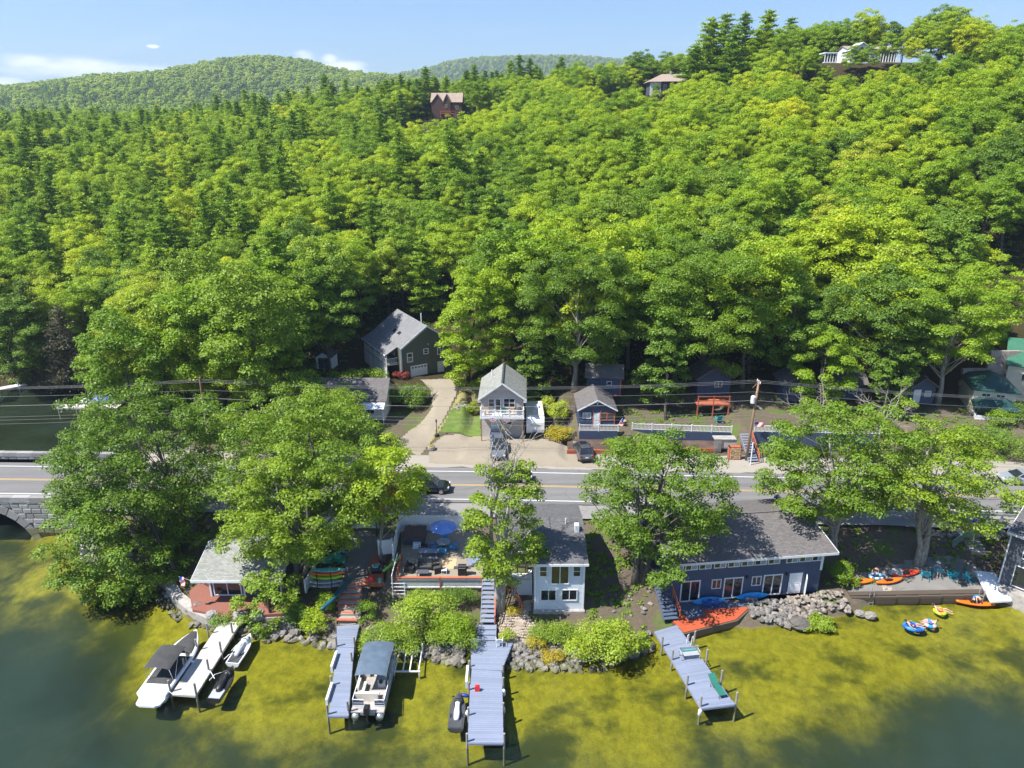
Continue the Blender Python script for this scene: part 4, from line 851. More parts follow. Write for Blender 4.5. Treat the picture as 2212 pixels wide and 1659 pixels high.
# ------------------------------------------------------------------ tan house with deck
def tan_house():
    Wd, D = 5.5, 7.4; z0, ze, zr = 3.5, 9.1, 11.1
    t = thing('gabled_house', 'narrow tan two storey house with a grey gable roof and white railed deck', 'house', (-4.0, 85.5, 0), R(-1))
    b = MB(); b.extrude([(0,0.02,z0-0.3),(Wd,0.02,z0-0.3),(Wd,0.02,ze),(Wd/2,0.02,zr),(0,0.02,ze)], (0,D,0)); lap(b, 0, Wd, z0, zr-0.05, gable_top(Wd, ze, zr), step=0.13); b.build('wall', M['tan'], t)
    s = (zr-ze)/(Wd/2); r = MB(); e = 0.38
    for sg in (0, 1):
        x0 = -e if not sg else Wd+e; roof_slab(r, [(x0,-0.6,ze-e*s+0.14),(Wd/2,-0.6,zr+0.14),(Wd/2,D+0.3,zr+0.14),(x0,D+0.3,ze-e*s+0.14)], 0.14)
    ro = r.build('roof', M['sh_green'], t); c = MB(); c.bar((Wd/2,-0.6,zr+0.19),(Wd/2,D+0.3,zr+0.19),0.22,0.05); c.build('ridge_vent', M['dark_grey'], ro); c = MB(); c.tube([(1.2,5.0,9.8),(1.2,5.0,11.1)], 0.06, 8); c.build('vent_pipe', M['white'], ro)
    f = MB(); f.bar((-e,-0.62,ze-e*s+0.05),(Wd/2,-0.62,zr+0.05),0.05,0.2); f.bar((Wd+e,-0.62,ze-e*s+0.05),(Wd/2,-0.62,zr+0.05),0.05,0.2)
    for x in (-e, Wd): f.box(x, x+e, -0.6, -0.45, ze-e*s-0.25, ze-e*s+0.05)
    f.build('fascia', M['white'], t)
    window(t, 1.35, -0.02, 7.75, 0.78, 1.15, mv=0, mh=1); window(t, 2.2, -0.02, 6.95, 0.72, 1.95, mv=0, mh=1, name='glass_door'); window(t, 3.65, -0.02, 7.65, 1.5, 1.3, mv=1, mh=1); window(t, 3.65, -0.02, 5.3, 0.75, 0.6, mv=0)
    door(t, 1.8, -0.02, 4.6, 0.9, 1.95); q = MB(); q.box(1.15, 2.6, -1.1, -0.02, 3.3, 4.58); q.box(1.15, 2.6, -1.4, -1.1, 3.3, 4.2); q.box(1.15,2.6,-1.7,-1.4,3.3,3.85); q.build('front_step', M['deck_blue'], t)
    d = MB(); d.box(-0.1, Wd+0.1, -1.6, -0.02, 6.68, 6.92); d.build('deck_floor', M['white'], t)
    for x in (0.1, Wd-0.1): q = MB(); q.box(x-0.06, x+0.06, -1.55, -1.43, 3.2, 6.68); q.build('deck_post', M['pole_wood'], t)
    railing(t, (0,-1.52,6.92), (Wd,-1.52,6.92), 0.95, 'white', 0.125, 1.85); railing(t, (0,-1.5,6.92), (0,-0.1,6.92), 0.95, 'white', 0.14, 2.5, posts=False); railing(t, (Wd,-1.5,6.92), (Wd,-0.1,6.92), 0.95, 'white', 0.14, 2.5, posts=False)
    # furniture on the deck
    for x, mk, lb in ((0.75,'tree_wood','small tan wicker chair at the left end of the tan house deck'),(2.95,'green_d','green camp chair on the tan house deck'),(4.0,'tree_wood','tan wicker chair between the green chair and the covered grill')):
        q = MB(); q.box(-0.25,0.25,-0.25,0.25,0.35,0.42); q.box(-0.25,0.25,0.2,0.26,0.42,0.95); q.box(-0.28,-0.22,-0.25,0.25,0.0,0.62); q.box(0.22,0.28,-0.25,0.25,0.0,0.62); tag(q.build('deck_chair', M[mk], None, (-4.0+x,84.7,6.92)), lb, 'chair', 'chairs on the tan house deck')
    q = MB(); q.lathe([(0.32,0),(0.34,0.6),(0.3,0.95),(0.15,1.12),(0.0,1.15)], 12); tag(q.build('covered_grill', M['dark_grey'], None, (0.95,84.75,6.92)), 'grill under a dark cover at the right end of the deck', 'grill')
    for x, lb in ((1.55,'red white and blue bunting fan under the deck above the front door'),(3.35,'red white and blue bunting fan under the deck, the right one of two')):
        q = MB()
        for i, (r0, r1, mi) in enumerate(((0.0,0.16,2),(0.16,0.27,1),(0.27,0.40,0),(0.40,0.5,1))):
            vs, fs = [], []
            for k in range(11):
                a = math.pi+math.pi*k/10; ww = 0.015*math.sin(k*3.1); vs += [(r0*math.cos(a), ww, r0*math.sin(a)*0.9), (r1*math.cos(a), -ww, r1*math.sin(a)*0.9)]
            fs = [(2*k,2*k+1,2*k+3,2*k+2) for k in range(10)]; q.add(vs, fs, mi)
        tag(q.build('bunting', [M['red'], M['white'], M['blue']], None, (-4+x, 83.87, 6.80)), lb, 'bunting', 'bunting fans under the deck')
# ------------------------------------------------------------------ navy cottage and the long railing
def navy_cottage():
    t = thing('navy_cottage', 'small navy cottage with white trim and a red framed porch behind white railing', 'cottage', (8.7, 85.6, 0))
    Wd, D = 4.75, 5.5; z0, ze, zr = 4.85, 7.35, 8.65
    b = MB(); b.extrude([(0,0.02,z0-0.3),(Wd,0.02,z0-0.3),(Wd,0.02,ze),(Wd/2,0.02,zr),(0,0.02,ze)], (0,D,0)); lap(b, 0, Wd, z0, zr-0.05, gable_top(Wd, ze, zr), step=0.14); b.build('wall', M['navy'], t)
    s = (zr-ze)/(Wd/2); r = MB(); e = 0.25
    for x0 in (-e, Wd+e): roof_slab(r, [(x0,-0.35,ze-e*s+0.1),(Wd/2,-0.35,zr+0.1),(Wd/2,D+0.3,zr+0.1),(x0,D+0.3,ze-e*s+0.1)], 0.12)
    r.build('roof', M['sh_brown'], t)
    f = MB(); f.bar((-e,-0.38,ze-e*s+0.04),(Wd/2,-0.38,zr+0.04),0.05,0.16); f.bar((Wd+e,-0.38,ze-e*s+0.04),(Wd/2,-0.38,zr+0.04),0.05,0.16); f.build('fascia', M['white'], t)
    window(t, 1.05, -0.02, z0+1.2, 1.1, 0.85, mv=1, gm='glass_pale'); door(t, 2.35, -0.02, z0, 0.75, 1.95); window(t, 3.2, -0.03, z0+1.0, 0.95, 1.0, mv=0, fm='orange_wood'); window(t, 4.15, -0.03, z0+1.0, 0.95, 1.0, mv=0, fm='orange_wood')
    q = MB()
    for x in (1.85, 2.85, 4.68): q.box(x-0.05, x+0.05, -0.1, -0.03, z0, ze-0.05)
    q.build('red_trim', M['orange_wood'], t); q = MB(); q.cbox((Wd/2, -0.08, zr-0.5), (0.12,0.06,0.3)); q.cbox((Wd/2-0.13,-0.08,zr-0.32),(0.12,0.06,0.16)); q.cbox((Wd/2+0.13,-0.08,zr-0.32),(0.12,0.06,0.16)); q.build('gable_ornament', M['white'], t)
    # garden walls with white railings on them
    def wall_rail(name, lbl, a, b_, zt, zb, rail=True):
        w = thing(name, lbl, 'wall'); q = MB(); a = Vector(a); b_ = Vector(b_); q.extrude([(a.x,a.y,zb),(b_.x,b_.y,zb),(b_.x,b_.y,zt),(a.x,a.y,zt)], (0,0.25,0)); q.build('wall', M['navy'], w)
        if rail: railing(w, (a.x,a.y+0.1,zt), (b_.x,b_.y+0.1,zt), 0.85, 'white', 0.17, 2.3)
    wall_rail('railed_terrace', 'navy garden wall with white railing in front of the navy cottage', (8.7,84.2,0), (13.7,84.1,0), 4.85, 3.0)
    wall_rail('railed_terrace', 'long navy garden wall with white railing left of the utility pole', (15.6,84.6,0), (28.2,83.6,0), 4.85, 3.0)
    wall_rail('railed_terrace', 'high navy retaining wall with white railing right of the utility pole', (30.6,82.2,0), (46,81.4,0), 5.6, 3.0)
    for x0, x1, y, lb in ((6.9,14.6,80.9,'orange timber garden edging behind the grey car'),(20.6,27.2,81.4,'orange timber garden edging left of the firewood rack')):
        w = thing('timber_edging', lb, 'garden edging')
        for k in range(3):
            n = max(2, int((x1-x0)/2.4))
            for i in range(n): q = MB(); q.box(0.01, (x1-x0)/n-0.01, 0, 0.18, 0, 0.17); q.build('timber', M['orange_wood'], w, (x0+(x1-x0)*i/n, y, 3.2+0.18*k))
    for x0, x1, y0, y1, z in ((7.1,14.5,81.0,84.3,3.72),(20.8,27.0,81.6,83.9,3.7)): q = MB(); q.box(x0, x1, y0, y1, 3.0, z); tag(q.build('mulch_bed', M['mulch']), kind='structure')
# ------------------------------------------------------------------ other houses
def simple_house(name, label, loc, rz, Wd, D, z0, ze, zr, wallm, roofm, wins=(), axis='y', cat='house', over=0.4, hip=False, trim='white'):
    t = thing(name, label, cat, loc, R(rz)); b = MB()
    if hip or axis == 'x': b.box(0, Wd, 0.02, D, z0, ze)
    else: b.extrude([(0,0.02,z0),(Wd,0.02,z0),(Wd,0.02,ze),(Wd/2,0.02,zr),(0,0.02,ze)], (0,D,0))
    if axis == 'x' and not hip: b.extrude([(0,0.02,ze),(0,D/2,zr-0.1),(0,D,ze)], (Wd,0,0))
    lap(b, 0, Wd, z0, ze, step=0.18); b.build('wall', M[wallm], t); r = MB()
    if hip:
        c0, c1 = min(Wd, D)/2, min(Wd, D)/2; p = [(-over,-over,ze),(Wd+over,-over,ze),(Wd+over,D+over,ze),(-over,D+over,ze)]; a, c = ((c0, D/2, zr), (Wd-c0, D/2, zr)) if Wd >= D else ((Wd/2, c0, zr), (Wd/2, D-c0, zr))
        vs = p+[a, c]+[(q[0],q[1],q[2]-0.15) for q in p]; fs = ([(0,1,5,4),(1,2,5),(2,3,4,5),(3,0,4)] if Wd >= D else [(0,1,4),(1,2,5,4),(2,3,5),(3,0,4,5)]) + [(0,6,7,1),(1,7,8,2),(2,8,9,3),(3,9,6,0),(9,8,7,6)]; r.add(vs, fs)
    elif axis == 'y':
        s = (zr-ze)/(Wd/2)
        for x0 in (-over, Wd+over): roof_slab(r, [(x0,-over,ze-over*s+0.1),(Wd/2,-over,zr+0.1),(Wd/2,D+over,zr+0.1),(x0,D+over,ze-over*s+0.1)], 0.14)
    else:
        s = (zr-ze)/(D/2)
        for y0 in (-over, D+over): roof_slab(r, [(-over,y0,ze-over*s+0.1),(Wd+over,y0,ze-over*s+0.1),(Wd+over,D/2,zr+0.1),(-over,D/2,zr+0.1)], 0.14)
    r.build('roof', M[roofm], t)
    for w in wins: window(t, *w[:3], *w[3:5], mv=w[5] if len(w) > 5 else 1, fm=trim, gm=w[6] if len(w) > 6 else 'glass', rz=w[7] if len(w) > 7 else 0.0)
    return t
def other_houses():
    # roadside house half hidden behind the big tree
    t = simple_house('roadside_house', 'white sided house with a brown grey roof half hidden behind the big tree', (-32.5, 90.5, 0.4), 0, 15, 6.6, 3.3, 6.4, 8.3, 'white', 'sh_brown', [(2.5,-0.02,4.3,1.2,1.2),(5.5,-0.02,4.3,1.2,1.2),(9.0,-0.02,4.1,1.6,1.4),(13.0,-0.02,4.3,1.2,1.2)], 'x')
    door(t, 7.2, -0.02, 3.4, 0.95, 2.0); q = MB(); q.extrude([(12.2,-1.8,5.6),(15.2,-1.8,5.6),(15.2,0,6.1),(12.2,0,6.1)], (0,0,0.08)); q.build('awning', M['white'], t)
    for x in (12.3,15.1): q = MB(); q.box(x-0.04,x+0.04,-1.75,-1.67,3.2,5.6); q.build('awning_post', M['white'], t)
    t = simple_house('garden_shed', 'small white plastic shed with dark roof under the trees', (-31.0, 106.8, 0), -8, 2.6, 2.4, 5.7, 7.7, 8.5, 'white', 'sh_grey', over=0.12)
    for x in (1.05, 1.95): q = MB(); q.box(-0.42,0.42,-0.06,0,0,1.75); d = q.build('door', M['charcoal'], t, (x-0.2,-0.03,5.8)); q = MB(); q.box(-0.3,0.3,-0.08,-0.06,1.3,1.55); q.build('pane', M['glass'], d)
    t = simple_house('navy_cabin', 'dark navy cabin with orange trim under the tall trees above the navy cottage', (10.5, 93.0, 0), -7, 4.6, 3.4, 6.6, 9.4, 10.6, 'navy', 'sh_brown', [(3.0,-0.02,8.1,0.7,0.6,0)], 'x', 'cabin'); q = MB(); q.box(-0.05,4.65,-0.06,-0.02,9.2,9.4); q.box(-0.05,4.65,-0.06,-0.02,6.6,6.75); q.box(4.5,4.65,-0.08,-0.03,6.75,9.2); q.build('orange_trim', M['orange_wood'], t)
    simple_house('navy_cabin', 'blue cabin with a white edged gable above the orange timber scaffold deck', (26.0, 93.5, 0), 6, 4.8, 4.0, 6.2, 8.9, 10.4, 'navy', 'sh_brown', [(3.0,-0.02,7.4,1.1,0.9)], 'y', 'cabin')
    simple_house('navy_cabin', 'navy cabin with a teal window left of the dead branches', (37.5, 92.0, 0), -4, 4.6, 4.2, 6.0, 8.6, 10.0, 'navy', 'sh_brown', [(1.2,-0.02,7.2,0.9,0.9),(3.2,-0.02,7.2,1.2,0.9)], 'y', 'cabin')
    simple_house('navy_cabin', 'navy cabin with white posts behind the right roadside tree', (44.0, 92.5, 0), 0, 5.0, 4.2, 6.0, 8.5, 9.9, 'navy', 'sh_brown', [(1.2,-0.02,7.0,0.9,1.1),(3.4,-0.02,7.0,1.2,1.1)], 'x', 'cabin')
    t = simple_house('navy_cabin', 'small navy shed with white gable trim between two grey trunks', (55.2, 92.0, 0), 2, 3.4, 3.2, 5.6, 8.2, 9.4, 'navy', 'sh_brown', [(2.4,-0.02,6.6,0.9,0.9,0,'glass_pale')], 'y', 'shed'); door(t, 0.9, -0.02, 5.7, 0.85, 1.9)
    t = simple_house('green_roof_cottage', 'cream cottage with a dark green roof and a screened porch', (62.5, 90.0, 0), -18, 5.0, 6.5, 3.6, 8.6, 10.2, 'cream', 'green_dark', [(1.5,-0.02,7.2,1.1,0.9),(3.2,-0.02,7.2,1.1,0.9)], 'y', 'cottage', hip=True)
    q = MB(); q.box(0.2, 4.8, -2.2, -0.02, 3.2, 5.6); q.build('porch_base', M['white'], t); q = MB(); q.box(0.3,4.7,-2.1,-0.04,5.6,6.7); q.build('porch_screen', M['glass'], t)
    for x in (0.25, 1.75, 3.25, 4.75): q = MB(); q.box(x-0.05,x+0.05,-2.22,-2.1,5.6,6.7); q.build('porch_post', M['charcoal'], t)
    q = MB(); q.add([(-0.2,-2.6,6.7),(5.2,-2.6,6.7),(5.2,0,7.0),(-0.2,0,7.0),(1.2,-0.9,7.7),(3.8,-0.9,7.7),(1.2,0,7.7),(3.8,0,7.7)], [(0,1,5,4),(1,2,7,5),(3,0,4,6),(4,5,7,6),(0,3,2,1)]); q.build('porch_roof', M['green_dark'], t)
    simple_house('green_roof_house', 'long cream house with a bright green metal roof at the right edge', (70.0, 95.0, 0), -28, 14, 6.5, 4.2, 10.6, 13.4, 'cream', 'green_metal', [(2.2,-0.02,8.2,0.9,1.1),(6.0,-0.02,8.2,0.9,1.1),(10.0,-0.02,8.2,0.9,1.1)], 'x')
    # houses up on the hill
    t = simple_house('hill_house', 'brown log house with twin gables among tall pines on the hill', (-30.8, 292, 4.9), 0, 11.5, 9, 38.5, 45.6, 48.8, 'brown', 'sh_tan', [(1.6,-0.03,42.8,1.4,1.4),(9.6,-0.03,42.8,1.4,1.4),(5.7,-0.9,43.4,1.0,1.2,1,'glass'),(9.0,-0.03,40.0,2.0,1.6)], 'x', trim='tree_wood')
    for x, w in ((0.2,4.4),(4.6,2.6)): q = MB(); q.extrude([(x,-0.85,38.5),(x+w,-0.85,38.5),(x+w,-0.85,45.4),(x+w/2,-0.85,48.2),(x,-0.85,45.4)], (0,1.2,0)); q.build('gable_bay', M['brown'], t); q = MB(); [roof_slab(q, [(xx,-1.1,45.3),(x+w/2,-1.1,48.35),(x+w/2,4,48.35),(xx,4,45.3)], 0.12) for xx in (x-0.25, x+w+0.25)]; q.build('gable_roof', M['sh_tan'], t)
    q = MB(); q.box(3.5,9.5,-3,-0.9,41.2,41.4); [q.box(xx,xx+0.15,-3,-2.85,38.2,42.3) for xx in (3.5,5.5,7.5,9.35)]; q.box(3.5,9.5,-3,-2.92,42.1,42.25); q.build('deck', M['orange_wood'], t)
    t = simple_house('hill_house', 'low tan roofed house with a dark veranda on the hilltop ledge', (49.0, 272, 4.6), 0, 16, 9, 47.6, 51.9, 54.6, 'charcoal', 'sh_tan', [(1.5,-0.03,48.8,2.2,1.7,1,'glass_pale'),(5.2,-0.03,49.2,1.1,1.9,0,'glass_pale'),(7.8,-0.03,49.2,1.1,1.9,0,'glass_pale'),(11.2,-0.03,49.2,1.1,1.9,0,'glass_pale')], hip=True, over=0.9)
    q = MB(); q.box(-0.2, 3.6, -0.35, -0.02, 46.0, 51.7); q.build('grey_bay', M['grey_sid'], t); window(t, 1.7, -0.37, 49.0, 2.4, 1.6, mv=2, gm='glass_pale')
    q = MB(); q.box(3.8,15.5,-3,-0.03,48.6,48.85); [q.box(xx,xx+0.18,-3,-2.82,45.5,51.9) for xx in (3.9,7.7,11.5,15.3)]; q.box(3.8,15.5,-3,-2.92,49.75,49.9); q.build('veranda', M['brown'], t); q = MB(); q.add([(3.2,-3.6,51.8),(16.4,-3.6,51.8),(14,2,53.6),(5.6,2,53.6),(3.2,2,51.8),(16.4,2,51.8)], [(0,1,2,3),(0,3,4),(1,5,2),(0,4,5,1)]); q.build('veranda_roof', M['sh_tan'], t)
    q = MB(); q.box(7.4,7.9,4,4.6,53.5,55.6); q.build('chimney', M['granite'], t)
    t = thing('hilltop_house', 'wide white hilltop house with a glazed A-frame gable and column wings', 'house', (87.8, 219.5, 23.4), R(0)); t.scale = (0.80, 0.80, 0.64)
    q = MB(); q.box(8, 24.5, 0, 8, 54.2, 60.4); q.extrude([(8,0,60.4),(8,4,62.0),(8,8,60.4)], (16.5,0,0)); q.build('wall', M['white'], t); q = MB(); roof_slab(q, [(7.6,-0.6,60.5),(24.9,-0.6,60.5),(24.9,4,62.2),(7.6,4,62.2)]); roof_slab(q, [(7.6,8.6,60.5),(24.9,8.6,60.5),(24.9,4,62.2),(7.6,4,62.2)]); q.build('roof', M['sh_tan'], t)
    q = MB(); q.extrude([(8.6,-2.2,54.2),(15.4,-2.2,54.2),(15.4,-2.2,60.0),(12,-2.2,62.6),(8.6,-2.2,60.0)], (0,4,0)); q.build('gable_bay', M['white'], t); q = MB(); [roof_slab(q, [(xx,-2.9,59.6),(12,-2.9,63.0),(12,4,63.0),(xx,4,59.6)], 0.2) for xx in (7.6,16.4)]; q.build('gable_roof', M['white'], t)
    for i in range(3): window(t, 10.4+1.6*i, -2.24, 56.0, 1.4, 2.6, mv=0); 
    q = MB(); q.extrude([(10.0,-2.26,59.2),(14.0,-2.26,59.2),(12,-2.26,61.2)], (0,0.05,0)); q.build('gable_glass', M['glass'], t)
    for x0, n in ((0.0,4),(19.5,6)):
        q = MB(); q.box(x0-0.3, x0+n*0.95+0.3, -1.4, 4, 59.3 if x0 > 5 else 58.6, 59.8 if x0 > 5 else 59.1); q.build('flat_roof', M['white'], t)
        for i in range(n+1): q = MB(); q.box(x0+i*0.95-0.13, x0+i*0.95+0.13, -1.2, -0.95, 54.4, 59.3 if x0 > 5 else 58.6); q.build('column', M['white'], t)
        q = MB(); q.box(x0, x0+n*0.95, -0.2, 3.8, 54.0, 59.2 if x0 > 5 else 58.5); q.build('glazed_wing', M['glass'], t)
        q = MB(); q.box(x0-0.3, x0+n*0.95+0.3, -1.35, -0.2, 54.0, 55.2); q.build('plinth', M['white'], t)
    # dark boathouse at the right edge
    t = thing('boathouse', 'dark grey shingled boathouse standing over the water at the right edge', 'boathouse', (45.9, 56.6, 0), R(-47))
    q = MB(); q.box(0, 8, 0.02, 7, 1.55, 7.0); lap(q, 0, 8, 1.55, 7.0, step=0.16); q.build('wall', M['charcoal'], t); q = MB(); roof_slab(q, [(-0.3,-0.4,7.0),(8.3,-0.4,7.0),(8.3,7.4,8.2),(-0.3,7.4,8.2)], 0.16); q.build('roof', M['sh_grey'], t)
    q = MB(); q.box(-0.3,8.3,-0.46,-0.4,6.82,7.03); q.bar((-0.3,-0.4,6.95),(-0.3,7.4,8.12),0.05,0.2); q.build('fascia', M['white'], t); q = MB(); q.box(-0.06,0.06,-0.05,0,1.5,6.95); q.build('corner_board', M['white'], t)
    q = MB(); q.box(0.2,8.2,-0.9,6.8,-2.0,1.50); q.build('concrete_base', M['concrete'], t); window(t, 1.65, -0.02, 4.7, 0.95, 1.25, mv=0, mh=1, t=0.08); window(t, 1.5, -0.02, 1.7, 1.2, 2.2, mv=0, name='dark_door', t=0.07); window(t, 4.2, -0.02, 1.7, 2.6, 2.1, mv=1, gm='glass_pale')
# ------------------------------------------------------------------ stone bridge
def bridge():
    t = thing('stone_bridge', 'grey granite block road bridge with an arch over the channel', 'bridge'); rng = random.Random(2)
    def yf(x): return float(road_y(x))-5.35
    ax, az, ri, ro_ = -58.5, -3.2, 5.6, 6.35          # arch centre and radii
    q = MB()                                            # core with the arch cut out: thin vertical slices
    xs = np.arange(-76, -45.9, 0.5)
    for x in xs:
        xm = x+0.25; d = abs(xm-ax); zlow = -2.4 if d >= ri else az+math.sqrt(ri*ri-d*d); y0 = yf(xm)+0.14; y1 = float(road_y(xm))+5.5
        q.add([(x,y0,zlow),(x+0.5,y0,zlow),(x+0.5,y1,zlow),(x,y1,zlow),(x,y0,3.17),(x+0.5,y0,3.17),(x+0.5,y1,3.17),(x,y1,3.17)], [(0,1,5,4),(3,7,6,2),(0,3,2,1),(0,4,7,3),(1,2,6,5)])
    q.build('bridge_core', M['granite'], t)
    for side in (0, 1):
        zc = -0.6 if side == 0 else 3.3; n = 0
        rows = [0.62]*5+[0.5]*2 if side == 0 else [0.42]
        for h in rows:
            x = -70+rng.uniform(0, 0.8)
            while x < -46.2:
                w = rng.uniform(0.85, 1.7); w = min(w, -46.0-x)
                if w < 0.25: break
                xm = x+w/2; dd = math.hypot(xm-ax, zc+h/2-az)
                if side == 1 or (dd > ro_+0.25):
                    b = MB(); dz = rng.uniform(0, 0.05); y0 = yf(xm)-dz if side == 0 else float(road_y(xm))+4.95
                    b.extrude([(-w/2+0.02,0,0.02),(w/2-0.02,0,0.02),(w/2-0.02,0,h-0.02),(-w/2+0.02,0,h-0.02)], (0,0.4,0)); b.add([(-w/2+0.02,0,0.02),(w/2-0.02,0,0.02),(w/2-0.02,0,h-0.02),(-w/2+0.02,0,h-0.02),(-w/2+0.1,-0.05,0.09),(w/2-0.1,-0.05,0.09),(w/2-0.1,-0.05,h-0.09),(-w/2+0.1,-0.05,h-0.09)], [(0,1,5,4),(1,2,6,5),(2,3,7,6),(3,0,4,7),(4,5,6,7)])
                    b.build('stone', M['granite'], t, (xm, y0, zc)); n += 1
                x += w
            zc += h
        # coping stones
        x = -70
        while x < -46.2:
            w = rng.uniform(1.5, 2.1); xm = x+w/2; y0 = yf(xm)-0.1 if side == 0 else float(road_y(xm))+4.85; zz = 3.22 if side == 0 else 3.72
            b = MB(); b.box(-w/2+0.02, w/2-0.02, 0, 0.62, 0.0, 0.62 if side == 0 else 0.5)
            b.build('coping_stone', M['granite'], t, (xm, y0, zz+0.02*rng.random())); x += w
    for i in range(15):                                  # arch ring
        a0 = math.pi*(i+0.04)/15; a1 = math.pi*(i+0.96)/15; p = [(ax+r*math.cos(a), az+r*math.sin(a)) for a, r in ((a0,ri-0.05),(a1,ri-0.05),(a1,ro_+0.1),(a0,ro_+0.1))]; xm = sum(v[0] for v in p)/4
        b = MB(); b.extrude([(x, yf(xm)-0.12, z) for x, z in p], (0,0.4,0)); b.build('arch_stone', M['granite'], t)
for f in (blue_house, white_house, small_house, olive_house, tan_house, navy_cottage, other_houses, bridge): f()
# ================================================================== DOCKS, BOATS, THINGS ON THE WATER
def plank_mesh(L, w, th, mat): b = MB(); b.box(-L/2, L/2, -w/2, w/2, -th, 0); return b.mesh('plank', mat)
def dock(name, label, a0, a1, b1, b0, z, mat, postm, posts=(), pw=0.19, ph=1.1, white_sleeves=False):
    """deck between the near edge a0-a1 and the shore edge b0-b1, laid in crosswise planks"""
    a0, a1, b0, b1 = [Vector((p[0], p[1], 0)) for p in (a0, a1, b0, b1)]; ca, cb = (a0+a1)/2, (b0+b1)/2; L = (cb-ca).length; ang = math.atan2((a1-a0).y, (a1-a0).x)
    t = thing(name, label, 'dock', (ca.x, ca.y, 0), 0); n = int(L/pw); rng = random.Random(len(label))
    for i in range(n):
        f = (i+0.5)/n; l = a0.lerp(b0, f)-ca; r = a1.lerp(b1, f)-ca; w = (r-l).length; key = ('pl', round(w, 1), mat)
        if key not in _wc: _wc[key] = plank_mesh(round(w, 1)+0.05, pw-0.007, 0.04, M[mat])
        a_b = math.atan2((b1-b0).y, (b1-b0).x); an = ang+(a_b-ang)*f; put('plank', _wc[key], t, ((l+r)/2)+Vector((rng.uniform(-.012,.012), 0, z+rng.uniform(-.0015,.0015))), an)
    for s0, s1, off in ((a0, b0, 0.04), (a1, b1, -0.04)):
        q = MB(); q.bar(s0-ca+Vector((0,0,z-0.13)), s1-ca+Vector((0,0,z-0.13)), 0.07, 0.17); q.build('side_beam', M[mat], t)
    q = MB(); q.bar(a0-ca+Vector((0,0,z-0.13)), a1-ca+Vector((0,0,z-0.13)), 0.07, 0.17); q.build('end_beam', M[mat], t)
    for (px, py) in posts:
        p = P(px, py, z)-ca; q = MB(); q.tube([(0,0,-2.6),(0,0,z+ph)], 0.085, 8); q.build('post', M[postm], t, (p.x, p.y, 0))
    return t
def pq(px, py, z=0.6): return P(px, py, z)
